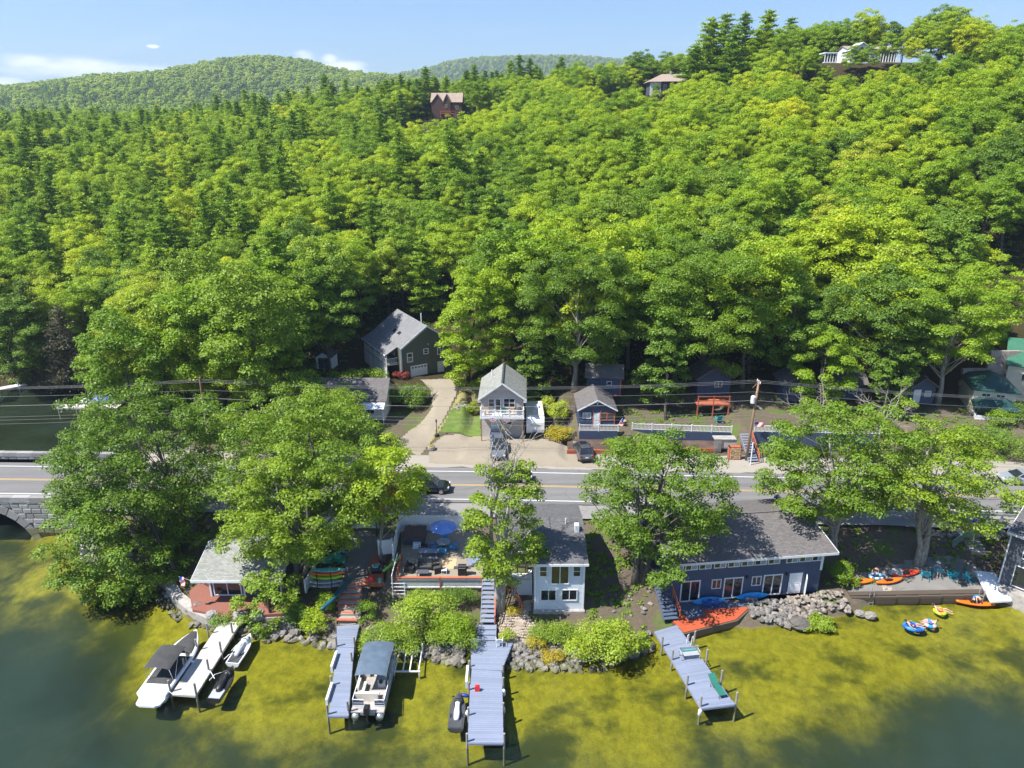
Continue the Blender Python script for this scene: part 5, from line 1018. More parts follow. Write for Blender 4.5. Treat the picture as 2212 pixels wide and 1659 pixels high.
def docks():
    dock('wooden_dock', 'weathered grey wooden dock between the white motorboat and the two left jet skis', pq(372,1498), pq(422,1502), pq(525,1335), pq(478,1340), 0.6, 'deck_grey', 'post_grey', ((368,1494),(399,1445),(426,1404),(450,1369),(424,1500),(451,1448),(478,1409),(502,1367)))
    dock('blue_dock', 'narrow slate blue dock alongside the pontoon boat', pq(710,1546), pq(752,1546), pq(764,1400), pq(729,1398), 0.6, 'deck_blue', 'post_grey', ((708,1543),(752,1535),(716,1480),(760,1428)), 0.19, 0.9)
    dock('blue_gangway', 'upper end of the slate blue dock below the orange timber steps', pq(729,1398), pq(764,1400), pq(776,1350), pq(728,1354), 0.66, 'deck_blue', 'post_grey', ((727,1396),(766,1396)), 0.19, 1.0)
    dock('wide_dock', 'wide slate blue dock with a red jug standing on it', pq(1011,1604), pq(1087,1604), pq(1083,1450), pq(1018,1446), 0.6, 'deck_blue', 'post_grey', ((1009,1602),(1089,1602),(1012,1545),(1087,1535),(1013,1490),(1087,1480)), 0.19, 0.75)
    dock('dock_platform', 'broad inner platform of the wide slate blue dock with two white chairs', pq(1018,1446), pq(1083,1448), pq(1108,1386), pq(1018,1384), 0.61, 'deck_blue', 'post_grey', ((1014,1440),(1087,1448)), 0.19, 0.6)
    dock('angled_dock', 'slanting slate blue dock with a glider bench and a green lounge chair', pq(1515,1530), pq(1587,1521), pq(1462,1350), pq(1414,1364), 0.6, 'deck_blue', 'post_grey', ((1513,1526),(1590,1518),(1484,1480),(1558,1470),(1452,1425),(1526,1424),(1500,1384),(1430,1396)), 0.19, 1.0)
    # white edge bumpers and fenders
    for px, py, lb in ((716,1500,'white plastic bumper on the outer left side of the narrow blue dock'),(726,1430,'white plastic bumper on the middle left side of the narrow blue dock'),(1013,1462,'white plastic bumper on the left side of the wide blue dock')):
        p = pq(px, py); q = MB(); q.box(-0.09, 0.09, -0.9, 0.9, -0.25, 0.42); tag(q.build('dock_bumper', M['white'], None, (p.x-0.15, p.y, 0.55)), lb, 'bumper', 'white bumpers along the docks')
    for px, py, mk, rot, lb in ((1088,1495,'white',0,'white fender hanging on the right side of the wide blue dock'),(1087,1533,'white',0,'small white fender near the outer right post of the wide dock'),(1009,1540,'white',0.3,'white fender between the dark jet ski and the wide dock'),(1003,1501,'cobalt',1.57,'dark blue roller fender at the bow of the jet ski'),(1512,1538,'white',0,'white fender at the outer left corner of the slanting dock')):
        p = pq(px, py, 0.35); q = MB(); q.lathe([(0.0,-0.35),(0.09,-0.33),(0.15,-0.22),(0.15,0.22),(0.09,0.33),(0.0,0.35)], 10); o = q.build('fender', M[mk], None, (p.x, p.y, 0.3), smooth=True); o.rotation_euler = (0.15, rot, 0); tag(o, lb, 'fender', 'fenders hung from the docks')
    p = pq(1031,1492); t = thing('fuel_jug', 'red plastic jug standing on the wide blue dock', 'jug', p); q = MB(); q.box(-0.19,0.19,-0.12,0.12,0,0.36); q.extrude([(-0.19,-0.12,0.36),(0.19,-0.12,0.36),(0.05,-0.12,0.5),(-0.14,-0.12,0.5)], (0,0.24,0)); q.build('tank', M['red'], t); q = MB(); q.tube([(0.12,0,0.4),(0.2,0,0.52),(0.1,0,0.56)], 0.03, 6); q.build('spout', M['red'], t)
    # ladders
    for px, py, z, rz, lb, mk in ((1488,1388,0.6,R(-35),'white tube swim ladder on the shore end of the slanting dock','white'),(1880,1285,0.8,0,'aluminium ladder on the seawall between the orange kayaks','alu'),(2118,1282,0.9,R(-35),'aluminium ladder in the corner beside the dark boathouse','alu')):
        p = P(px, py, z); t = thing('swim_ladder', lb, 'ladder', (p.x, p.y-0.15, z), rz)
        for s in (-0.2, 0.2): q = MB(); q.tube([(s,0.35,0.1),(s,0.3,0.7),(s,0.0,0.75),(s,-0.12,0.2),(s,-0.3,-1.5)], 0.025, 6); q.build('side_rail', M[mk], t)
        for k in range(5): q = MB(); q.cbox((0,-0.14-0.1*k*0.35,-0.05-0.28*k),(0.4,0.1,0.04)); q.build('rung', M[mk], t)
def hull_sections(L, W_, n=14, sheer=0.85, bow=0.28, deck_in=0.0, zbow=1.05, bottom=-0.25, flare=1.0):
    """planform of a pointed boat: half width at each station from stern (-L/2) to bow"""
    out = []
    for i in range(n):
        t = i/(n-1); y = -L/2+L*t; w = W_/2*(1.0-0.06*(1-t)**2 if t < 0.5 else max(0.03, (1-((t-0.5)/0.5)**2.4))); z = sheer+(zbow-sheer)*t**2; out.append((y, w, z, t))
    return out
def motorboat():
    t = thing('motorboat', 'white motorboat with black covers and a black canopy moored left of the grey dock', 'motorboat', (-27.55, 46.9, 0), R(-4)); L, W_ = 7.2, 2.5
    S_ = hull_sections(L, W_); secs = []
    for y, w, z, k in S_:
        kb = -0.35+0.55*max(0, (k-0.75)/0.25)**2; secs.append([(-w,y,z),(-w*1.02,y,z-0.12),(-w*0.86,y,0.05+0.1*k),(-w*0.45,y,kb+0.12),(0,y,kb),(w*0.45,y,kb+0.12),(w*0.86,y,0.05+0.1*k),(w*1.02,y,z-0.12),(w,y,z),(w*0.86,y,z+0.03),(w*0.8,y,z-0.0),(0,y,z+0.01),(-w*0.8,y,z),(-w*0.86,y,z+0.03)])
    b = MB(); b.loft(secs); b.build('hull', M['gel_white'], t, smooth=True)
    st = []                                             # navy boot stripe, a thin band round the hull
    for side in (-1, 1): st.append(MB()); vs = [(side*w*1.025, y, zz) for y, w, z, k in S_ for zz in (z-0.30, z-0.22)]; vs = [(side*(abs(v[0])*0.965+0.015), v[1], v[2]) for v in vs]; st[-1].add(vs, [(2*i,2*i+1,2*i+3,2*i+2) for i in range(len(S_)-1)]); st[-1].build('stripe', M['cobalt'], t)
    q = MB(); q.prism([(-1.05,-3.55),(1.05,-3.55),(0.95,-4.25),(0.6,-4.42),(-0.6,-4.42),(-0.95,-4.25)], 0.25, 0.42); q.build('swim_platform', M['gel_white'], t)
    def cover(y0, y1, mk, nm, hgt, inw=0.84):
        rows = []; 
        for i in range(11):
            y = y0+(y1-y0)*i/10; w = np.interp(y, [s[0] for s in S_], [s[1] for s in S_])*inw; z = np.interp(y, [s[0] for s in S_], [s[2] for s in S_]); rows.append([(w*math.sin(a), y, z+0.03+hgt*math.cos(a)*math.sin(math.pi*min(1, max(0.0, i/10)))**0.5+0.015*math.sin(i*2.1+j)) for j, a in enumerate(np.linspace(-1.5708, 1.5708, 9))])
        c = MB(); c.loft(rows, caps=False, closed=False); c.build(nm, M[mk], t, smooth=True)
    cover(0.75, 3.35, 'canvas_black', 'bow_cover', 0.14, 0.80); cover(-2.6, 0.45, 'canvas_black', 'cockpit_cover', 0.28, 0.86)
    q = MB(); vs = []                                   # windscreen
    for i in range(9): a = math.pi*i/8; vs += [(1.0*math.cos(a), 0.35+0.75*math.sin(a), 0.95), (0.88*math.cos(a), 0.1+0.62*math.sin(a), 1.35)]
    q.add(vs, [(2*i,2*i+1,2*i+3,2*i+2) for i in range(8)]); q.build('windscreen', M['glass'], t)
    rows = []
    for i in range(7):
        y = -2.5+2.6*i/6; rows.append([(1.08*math.sin(a)/math.sin(1.2)*0.98, y, 2.18+0.28*(math.cos(a)-0.4)+0.07*math.sin(math.pi*i/6)) for a in np.linspace(-1.2, 1.2, 9)])
    c = MB(); c.loft(rows, caps=False, closed=False); c.build('canopy', M['canvas_black'], t, smooth=True)
    for s in (-1, 1):
        for a, e in (((s*1.05,-2.2,0.8),(s*1.02,-2.45,2.15)),((s*1.08,-0.3,0.85),(s*1.02,0.05,2.15)),((s*1.05,-2.0,0.85),(s*1.03,-1.2,2.15))): q = MB(); q.tube([a, e], 0.022, 6); q.build('canopy_pole', M['alu'], t)
    for s in (-1,): q = MB(); q.lathe([(0,-0.3),(0.11,-0.25),(0.11,0.25),(0,0.3)], 10); q.build('fender', M['white'], t, (1.34, 0.2, 0.45), smooth=True)
    q = MB(); q.tube([(1.1,-3.2,0.85),(1.7,-3.5,0.75),(2.4,-3.5,0.8)], 0.02, 5); q.build('mooring_rope', M['white'], t)
def jet_ski(label, p0, p1, body, seat, deck):
    a, b_ = Vector((*P(*p0, 0.3)[:2], 0)), Vector((*P(*p1, 0.3)[:2], 0)); c = (a+b_)/2; L = 3.3; W_ = 1.2; ang = math.atan2((b_-a).y, (b_-a).x)-math.pi/2
    t = thing('jet_ski', label, 'jet ski', c, ang); secs = []
    for i in range(12):
        k = i/11; y = -L/2+L*k; w = W_/2*(0.95+0.05*math.sin(k*3.1) if k < 0.5 else max(0.05, 1-((k-0.5)/0.5)**2.2)); z = 0.32+0.32*k**2; secs.append([(-w,y,z),(-w*1.04,y,z-0.08),(-w*0.75,y,-0.05),(0,y,-0.15+0.4*max(0,(k-.7)/.3)**2),(w*0.75,y,-0.05),(w*1.04,y,z-0.08),(w,y,z),(w*0.6,y,z+0.02),(0,y,z+0.02),(-w*0.6,y,z+0.02)])
    b = MB(); b.loft(secs); b.build('hull', M[body], t, smooth=False)
    q = MB(); q.prism([(-0.46,-1.6),(0.46,-1.6),(0.48,-0.75),(0.28,-0.5),(-0.28,-0.5),(-0.48,-0.75)], 0.34, 0.375); q.build('rear_mat', M[deck], t)
    for s in (-1, 1): q = MB(); q.prism([(s*0.36,-0.7),(s*0.5,-0.7),(s*0.5,0.5),(s*0.38,0.55)], 0.345, 0.385); q.build('foot_mat', M['black'], t)
    q = MB(); rows = []
    for i, (y, w, z) in enumerate(((-1.0,0.12,0.55),(-0.9,0.2,0.68),(-0.4,0.24,0.74),(0.0,0.2,0.70),(0.25,0.17,0.74),(0.45,0.2,0.80),(0.6,0.16,0.75))): rows.append([(-w,y,0.36),(-w*0.9,y,z-0.06),(-w*0.4,y,z),(w*0.4,y,z),(w*0.9,y,z-0.06),(w,y,0.36)])
    q.loft(rows); q.build('seat', M[seat], t, smooth=True)
    q = MB(); rows = [[(-w,y,0.4),(-w*0.85,y,z-0.1),(0,y,z),(w*0.85,y,z-0.1),(w,y,0.4)] for y, w, z in ((0.45,0.3,0.85),(0.75,0.34,0.98),(1.05,0.27,0.82),(1.35,0.18,0.68),(1.55,0.08,0.6))]; q.loft(rows); q.build('bow_cowl', M[body], t, smooth=True)
    q = MB(); q.tube([(-0.38,0.42,0.92),(-0.15,0.6,1.0),(0.15,0.6,1.0),(0.38,0.42,0.92)], 0.03, 6); q.build('handlebar', M['black'], t)
    for s in (-1, 1): q = MB(); q.cbox((s*0.36, 0.85, 0.92), (0.14, 0.06, 0.10)); q.build('mirror', M['black'], t)
    return t
def jet_skis():
    jet_ski('white jet ski tied to the grey dock near the shore', (502,1432), (541,1376), 'gel_white', 'gel_silver', 'dark_grey'); jet_ski('black jet ski tied to the outer end of the grey dock', (463,1508), (503,1447), 'black', 'black', 'gel_silver'); jet_ski('dark jet ski with a white seat beside the wide blue dock', (984,1573), (992,1502), 'dark_grey', 'gel_white', 'dark_grey')
    for k, (a, e) in enumerate((((500,1406),(522,1392)),((484,1424),(508,1414)),((452,1470),(478,1455)),((450,1448),(464,1468)))):
        p0, p1 = P(*a, 0.7), P(*e, 0.7); q = MB(); q.tube([p0, (p0+p1)/2+Vector((0,0,0.25)), p1+Vector((0,0,0.1))], 0.03, 5); tag(q.build('mooring_whip', M['white'], None), ('upper','middle','lower','short')[k]+' white mooring whip reaching from the grey dock to the jet skis', 'mooring whip', 'mooring whips on the grey dock')
def pontoon():
    t = thing('pontoon_boat', 'pontoon boat with a faded blue canopy and cream seats beside the narrow blue dock', 'pontoon boat', (-10.85, 44.6, 0), R(-1)); L, W_ = 5.6, 2.5
    for s in (-1, 1): q = MB(); q.tube([(s*0.92,-3.0,0.1),(s*0.92,-2.8,0.1),(s*0.92,2.3,0.1),(s*0.92,2.8,0.16),(s*0.92,3.0,0.3)], [0.25,0.31,0.31,0.2,0.05], 12); q.build('pontoon', M['alu'], t, smooth=True)
    q = MB(); q.box(-W_/2, W_/2, -L/2, L/2, 0.42, 0.5); q.build('deck', M['concrete'], t)
    fence = [((-W_/2+.05,-2.2),(-W_/2+.05,2.7)),((W_/2-.05,-2.2),(W_/2-.05,2.7)),((-W_/2+.05,2.7),(W_/2-.05,2.7)),((-W_/2+.05,-2.2),(-0.35,-2.2)),((0.45,-2.2),(W_/2-.05,-2.2))]
    for (x0,y0),(x1,y1) in fence:
        q = MB(); q.bar((x0,y0,1.12),(x1,y1,1.12),0.05,0.05); q.bar((x0,y0,0.8),(x1,y1,0.8),0.03,0.03); q.bar((x0,y0,0.56),(x1,y1,0.56),0.05,0.05)
        n = max(1, int(math.hypot(x1-x0, y1-y0)/0.7))
        for i in range(n+1): x, y = x0+(x1-x0)*i/n, y0+(y1-y0)*i/n; q.bar((x,y,0.5),(x,y,1.12),0.04)
        q.build('railing', M['white_metal'], t); q = MB(); q.bar((x0*0.985,y0,0.8),(x1*0.985,y1,0.8),0.015,0.42); q.build('side_panel', M['navy'] if y0 < -2 else M['canvas_blue'], t)
    for nm, x0, x1, y0, y1, z1 in (('rear_seat',-1.1,0.62,-1.75,-1.15,0.92),('side_seat',-1.12,-0.55,-1.1,-0.1,0.92),('front_seat',-1.1,-0.5,0.8,2.4,0.92),('front_seat',0.5,1.1,0.8,2.4,0.92)):
        q = MB(); q.box(x0,x1,y0,y1,0.5,z1); o = q.build(nm, M['vinyl_cream'], t); q = MB(); q.box(x0,x1 if nm == 'rear_seat' else x0+0.15,y0-0.0,y0+0.15 if nm == 'rear_seat' else y1,z1,z1+0.35); q.build('seat_back', M['vinyl_cream'], o)
    q = MB(); q.box(0.35,0.95,-0.35,0.15,0.5,1.3); q.build('helm', M['gel_silver'], t); q = MB(); q.lathe([(0.16,0),(0.18,0.02),(0.16,0.04)], 12); q.build('steering_wheel', M['black'], t, (0.62,-0.4,1.2)).rotation_euler = (1.1,0,0)
    rows = []
    for i in range(13):
        y = -1.0+3.75*i/12; sag = 0.10*abs(math.sin(i*math.pi/4)); rows.append([(1.22*math.sin(a)/math.sin(1.15), y, 2.45-0.05*(i-6)**2/36*4+0.30*(math.cos(a)-0.41)-sag*math.cos(a)*0.4+0.012*math.sin(i*3+j*2)) for j, a in enumerate(np.linspace(-1.15, 1.15, 13))])
    c = MB(); c.loft(rows, caps=False, closed=False)
    c.build('canopy', M['canvas_blue'], t, smooth=True)
    q = MB(); rows = [[(s*1.22*1.0, -1.0+3.75*i/12, 2.25-0.2*(i-6)**2/36), (s*1.235, -1.0+3.75*i/12, 1.95-0.2*(i-6)**2/36)] for i in range(13) for s in (1,)]; q.loft(rows, caps=False, closed=False); q.build('canopy_skirt', M['canvas_blue'], t)
    for s in (-1, 1):
        for a, e in (((s*1.2,-0.6,1.1),(s*1.2,-0.9,2.3)),((s*1.2,0.9,1.1),(s*1.2,0.3,2.45)),((s*1.2,0.9,1.1),(s*1.2,2.6,2.2))): q = MB(); q.tube([a, e], 0.022, 6); q.build('canopy_pole', M['alu'], t)
    q = MB(); q.cbox((0.05,-3.0,0.95),(0.42,0.55,0.5)); q.cbox((0.05,-3.05,1.22),(0.32,0.42,0.12)); o = q.build('outboard_motor', M['black'], t); q = MB(); q.cbox((0.05,-3.05,0.25),(0.16,0.22,1.0)); q.build('motor_leg', M['black'], o)
    q = MB(); q.box(-0.5,0.6,-2.9,-2.75,0.3,0.55); q.build('transom', M['alu'], t)
def small_water_things():
    # empty boat lift
    t = thing('boat_lift', 'empty white boat lift frame standing in the shallows', 'boat lift', (*P(883,1425,0.4)[:2], 0)); z = 0.35
    for nm, a, e, w in (('side_rail',(-0.95,-1.3,z),(-0.95,1.4,z),0.09),('side_rail',(0.95,-1.3,z),(0.95,1.4,z),0.09),('cross_beam',(-1.1,-1.3,z),(1.1,-1.3,z),0.1),('cross_beam',(-1.0,0.9,z+0.1),(1.0,0.9,z+0.1),0.1),('bunk',(-0.3,-1.3,z+0.08),(-0.3,1.0,z+0.2),0.09),('bunk',(0.25,-1.3,z+0.08),(0.25,1.0,z+0.2),0.09),('upright',(-1.0,1.4,-0.8),(-1.0,1.4,1.5),0.1),('upright',(1.0,1.2,-0.8),(1.0,1.2,1.0),0.1),('leg',(-1.0,-1.3,-1.2),(-1.0,-1.3,z),0.08),('leg',(1.0,-1.3,-1.2),(1.0,-1.3,z),0.08)): q = MB(); q.bar(a, e, w); q.build(nm, M['white_metal'], t)
    # glider bench and lounge chair on the slanting dock
    p = pq(1489,1420); t = thing('glider_bench', 'grey glider bench with a turquoise cushion facing the lake', 'bench', p, R(8))
    q = MB(); [q.box(-0.75,0.75,-0.28+0.11*k,-0.19+0.11*k,0.42,0.45) for k in range(5)]; q.build('seat', M['gel_silver'], t); q = MB(); [q.box(-0.75,0.75,0.27,0.3,0.5+0.1*k,0.57+0.1*k) for k in range(4)]; q.build('backrest', M['gel_silver'], t); q = MB(); q.box(-0.6,0.6,0.19,0.26,0.47,0.62); q.build('cushion', M['aqua'], t)
    for s in (-1, 1): q = MB(); q.bar((s*0.78,-0.3,0.66),(s*0.78,0.3,0.66),0.06); q.bar((s*0.78,-0.28,0),(s*0.78,-0.28,0.66),0.05); q.bar((s*0.78,0.28,0),(s*0.78,0.28,0.92),0.05); q.build('side_frame', M['gel_silver'], t)
    p = pq(1548,1490); t = thing('lounge_chair', 'green sling lounge chair on the outer end of the slanting dock', 'lounge chair', p, R(14))
    q = MB(); q.extrude([(-0.3,-0.95,0.32),(-0.3,0.2,0.32),(-0.3,0.2,0.35),(-0.3,-0.95,0.35)], (0.6,0,0)); q.build('seat', M['green_d'], t); q = MB(); q.extrude([(-0.3,0.2,0.33),(-0.3,1.0,0.72),(-0.3,1.0,0.75),(-0.3,0.2,0.36)], (0.6,0,0)); q.build('backrest', M['green_d'], t)
    for x, y in ((-0.3,-0.9),(0.3,-0.9),(-0.3,0.4),(0.3,0.4)): q = MB(); q.bar((x,y,0),(x,y,0.33),0.035); q.build('leg', M['dark_grey'], t)
    for s in (-1, 1): q = MB(); q.tube([(s*0.33,-0.1,0.33),(s*0.36,-0.1,0.52),(s*0.36,0.4,0.55)], 0.018, 5); q.build('armrest', M['dark_grey'], t)
    # kayaks and boards
    def kayak(label, loc, rz, mk, L=3.0, W_=0.75, roll=0, pitch=0, cockpit=True, name='kayak', cat='kayak', h=0.32, group=None):
        t = thing(name, label, cat, loc, 0, group); t.rotation_euler = (roll, pitch, rz); secs = []
        for i in range(13):
            k = i/12; x = -L/2+L*k; w = W_/2*max(0.03, math.sin(math.pi*min(max(k, 0.012), 0.988)))**0.62; zt = h*(0.72+0.28*abs(2*k-1)**2); secs.append([(x,-w,zt*0.72),(x,-w*0.72,h*0.12*abs(2*k-1)+0.02),(x,0,0.0+h*0.4*abs(2*k-1)**3),(x,w*0.72,h*0.12*abs(2*k-1)+0.02),(x,w,zt*0.72),(x,w*0.6,zt*0.95),(x,0,zt),(x,-w*0.6,zt*0.95)])
        q = MB(); q.loft(secs); q.build('hull', M[mk], t, smooth=True)
        if cockpit: q = MB(); q.prism([(0.45*math.cos(a)-0.05, 0.22*math.sin(a)) for a in np.linspace(0, 6.28, 15)[:-1]], h*0.74, h*0.80); q.build('cockpit', M['black'], t)
        if cockpit: q = MB(); q.cbox((-0.45,0,h*0.92),(0.08,0.36,0.22),(0,-0.2,0)); q.build('seat_back', M['black'], t)
        return t
    kayak('orange kayak on the seawall terrace next to the green shrub', P(1855,1258,0.92), R(5), 'orange'); kayak('orange kayak on the seawall terrace right of the ladder', P(1921,1257,0.92), R(14), 'orange'); kayak('red kayak lying further back on the terrace below the tree trunks', P(1956,1240,0.95), R(12), 'red_k', roll=0.35)
    kayak('orange kayak afloat with a person leaning over it', (*P(2107,1304,0.1)[:2], 0.02), R(-9), 'orange', 3.4, 0.75)
    kayak('lime green kayak leaning against the red patio rail', P(851,1226,2.9)+Vector((0,0,0.35)), R(63), 'green_p', 3.0, 0.72, roll=-0.7, cockpit=False)
    kayak('blue paddleboard leaning below the small window of the blue house', Vector((18.05,54.55,0.95)), R(6), 'azure', 3.1, 0.8, roll=1.2, cockpit=False, name='paddleboard', cat='paddleboard', h=0.12, group='blue boards beside the blue house'); kayak('blue paddleboard standing between the middle and right glass doors', Vector((22.25,55.25,0.95)), R(7), 'azure', 3.1, 0.8, roll=1.2, cockpit=False, name='paddleboard', cat='paddleboard', h=0.12, group='blue boards beside the blue house')
    kayak('long dark teal canoe lying on the bank beside the board rack', P(730,1288,1.9)+Vector((0,0,0.1)), R(72), 'petrol', 5.0, 0.95, roll=-0.5, cockpit=False, name='canoe', cat='canoe', h=0.42)
    # board rack
    p = P(705,1272,1.5); t = thing('board_rack', 'black metal rack holding a stack of boards beside the white fence', 'rack', p)
    for s in (-0.65, 0.65): q = MB(); q.bar((s,-0.4,0),(s,-0.4,2.0),0.06); q.bar((s,0.4,0),(s,0.4,2.0),0.06); [q.bar((s,-0.5,0.3+0.42*k),(s,0.4,0.3+0.42*k),0.05) for k in range(5)]; q.build('rack_frame', M['black'], t)
    for k, mk, lb in ((0,'gel_silver','grey board on the lowest shelf of the rack'),(1,'gel_silver','pale grey board on the second shelf of the rack'),(2,'lime','lime green kayak in the middle of the rack'),(3,'orange','orange kayak just below the teal board in the rack'),(4,'aqua','teal and white paddleboard on top of the rack')):
        kayak(lb, p+Vector((-0.1+0.12*k,0,0.34+0.42*k)), R(2+2*(k%2)), mk, 3.1-0.2*(k==2), 0.78, cockpit=False, name='kayak' if k in (2,3) else 'paddleboard', cat='kayak' if k in (2,3) else 'paddleboard', h=0.3 if k in (2,3) else 0.12, group='boats and boards in the rack')
    # floats
    def ring(label, loc, r, rr, mk, mk2, sx=1.0, rz=0):
        q = MB(); secs = []; mats = []
        for i in range(24):
            a = 2*math.pi*i/24; secs.append([((r+rr*math.cos(b))*math.cos(a)*sx, (r+rr*math.cos(b))*math.sin(a), rr*math.sin(b)+rr*0.5) for b in np.linspace(0, 2*math.pi, 9)[:-1]])
        secs.append(secs[0]); q.loft(secs, caps=False); q.m = [1 if (i//8)//3 % 2 else 0 for i in range(len(q.f))]; return tag(q.build('swim_ring', [M[mk], M[mk2]], None, loc, rz, smooth=True), label, 'float', 'inflatable rings on the lake')
    ring('green swim ring with a person lying across it', (*P(2030,1322,0)[:2], 0.0), 0.42, 0.16, 'lime', 'yellow'); ring('pink and blue swim ring with a person sitting in it', (*P(2008,1349,0)[:2], 0.0), 0.42, 0.17, 'pink', 'azure'); ring('long blue and white inflatable lounger with a person on it', (*P(1973,1356,0)[:2], 0.0), 0.42, 0.18, 'blue', 'azure', 1.55, R(-12))
    q = MB(); q.blob((0,0,0),(0.25,0.12,0.06), random.Random(1)); tag(q.build('floating_sandal', M['white'], None, (*P(1990,1287,0)[:2], 0.03)), 'small white thing floating near the seawall', 'float')
docks(); motorboat(); jet_skis(); pontoon(); small_water_things()
# ================================================================== CARS, YARDS, FURNITURE
def car(label, loc, rz, paint, L=4.7, W_=1.9, H=1.68, hood=0.25, kind='suv', roofrack=True):
    """x is forward"""
    t = thing('parked_car' if kind != 'road' else 'moving_car', label, 'car', loc, rz); hw = W_/2
    def sec(x, w, z0, z1, r=0.12): return [(x,-w+r,z0),(x,w-r,z0),(x,w,z0+r),(x,w,z1-r*1.2),(x,w-r*1.1,z1),(x,-w+r*1.1,z1),(x,-w,z1-r*1.2),(x,-w,z0+r)]
    f = L/2; st = [(-f,hw*0.80,0.42,0.82),(-f+0.1,hw*0.92,0.30,0.98),(-f+0.5,hw,0.24,1.05),(-f+1.6,hw,0.22,1.04),(0.2,hw,0.22,1.02),(f-1.35,hw*0.99,0.22,0.98),(f-0.6,hw*0.95,0.24,0.92),(f-0.15,hw*0.84,0.28,0.80),(f,hw*0.68,0.36,0.66)]
    b = MB(); b.loft([sec(*s) for s in st]); b.build('body', M[paint], t, smooth=False)
    rear = -f+0.35 if kind != 'sedan' else -f+0.95; zr = H
    gs = [(rear,hw*0.80,1.0,1.06),(rear+0.42,hw*0.80,1.0,zr-0.08),(rear+1.0,hw*0.80,1.0,zr-0.01),(f-2.35,hw*0.79,1.0,zr),(f-2.0,hw*0.80,1.0,zr-0.05),(f-1.25,hw*0.86,0.98,1.03)]
    def gsec(x, w, z0, z1): k = (z1-1.0)/(H-1.0); return [(x,-w*1.1,z0),(x,w*1.1,z0),(x,w*(1.1-0.18*k),z1-0.03),(x,w*(1.02-0.2*k),z1),(x,-w*(1.02-0.2*k),z1),(x,-w*(1.1-0.18*k),z1-0.03)]
    b = MB(); b.loft([gsec(*s) for s in gs]); b.build('windows', M['glass'], t, smooth=False)
    b = MB(); b.prism([(rear+0.44,-hw*0.66),(f-2.05,-hw*0.68),(f-2.05,hw*0.68),(rear+0.44,hw*0.66)], zr-0.035, zr+0.025); b.build('roof', M[paint], t)
    for s in (-1, 1):
        b = MB(); 
        for x0, x1 in ((rear+0.05,rear+0.35),(-0.25,-0.15),(f-1.35,f-2.05)):
            b.bar((x0,s*hw*0.905,1.02),(x1,s*hw*0.735,zr-0.03),0.09,0.05)
        b.build('pillar', M[paint], t); b = MB(); b.cbox((f-1.55,s*(hw+0.1),1.08),(0.16,0.2,0.14)); b.build('mirror', M[paint], t)
        if roofrack: b = MB(); b.bar((rear+0.6,s*hw*0.62,zr+0.07),(f-2.3,s*hw*0.62,zr+0.07),0.04); b.build('roof_rail', M['black'], t)
        for x in (-f+0.85, f-0.9):
            w = MB(); w.tube([(0,-0.11,0),(0,0.11,0)], 0.34, 18); o = w.build('wheel', M['rubber'], t, (x, s*(hw-0.1), 0.34)); w = MB(); w.tube([(0,s*0.10,0),(0,s*0.125,0)], 0.22, 12); w.build('rim', M['chrome'], o)
            for a in range(5): pass
        b = MB(); b.cbox((f-0.12,s*hw*0.62,0.72),(0.2,0.34,0.14)); b.build('headlight', M['lamp_clear'], t); b = MB(); b.cbox((-f+0.06,s*hw*0.74,0.88),(0.14,0.24,0.22)); b.build('tail_light', M['lamp_red'], t)
    b = MB(); b.cbox((f-0.02,0,0.45),(0.1,W_*0.62,0.22)); b.build('grille', M['black'], t); b = MB(); b.cbox((-f+0.0,0,0.42),(0.12,W_*0.78,0.24)); b.build('rear_bumper', M['black'], t); b = MB(); b.cbox((-f+0.0,0,0.74),(0.06,0.4,0.13)); b.build('number_plate', M['white'], t)
    if roofrack: b = MB(); b.box(-0.5,0.5,-hw*0.45,hw*0.45,zr+0.024,zr+0.03); b.build('sunroof', M['glass'], t)
    return t
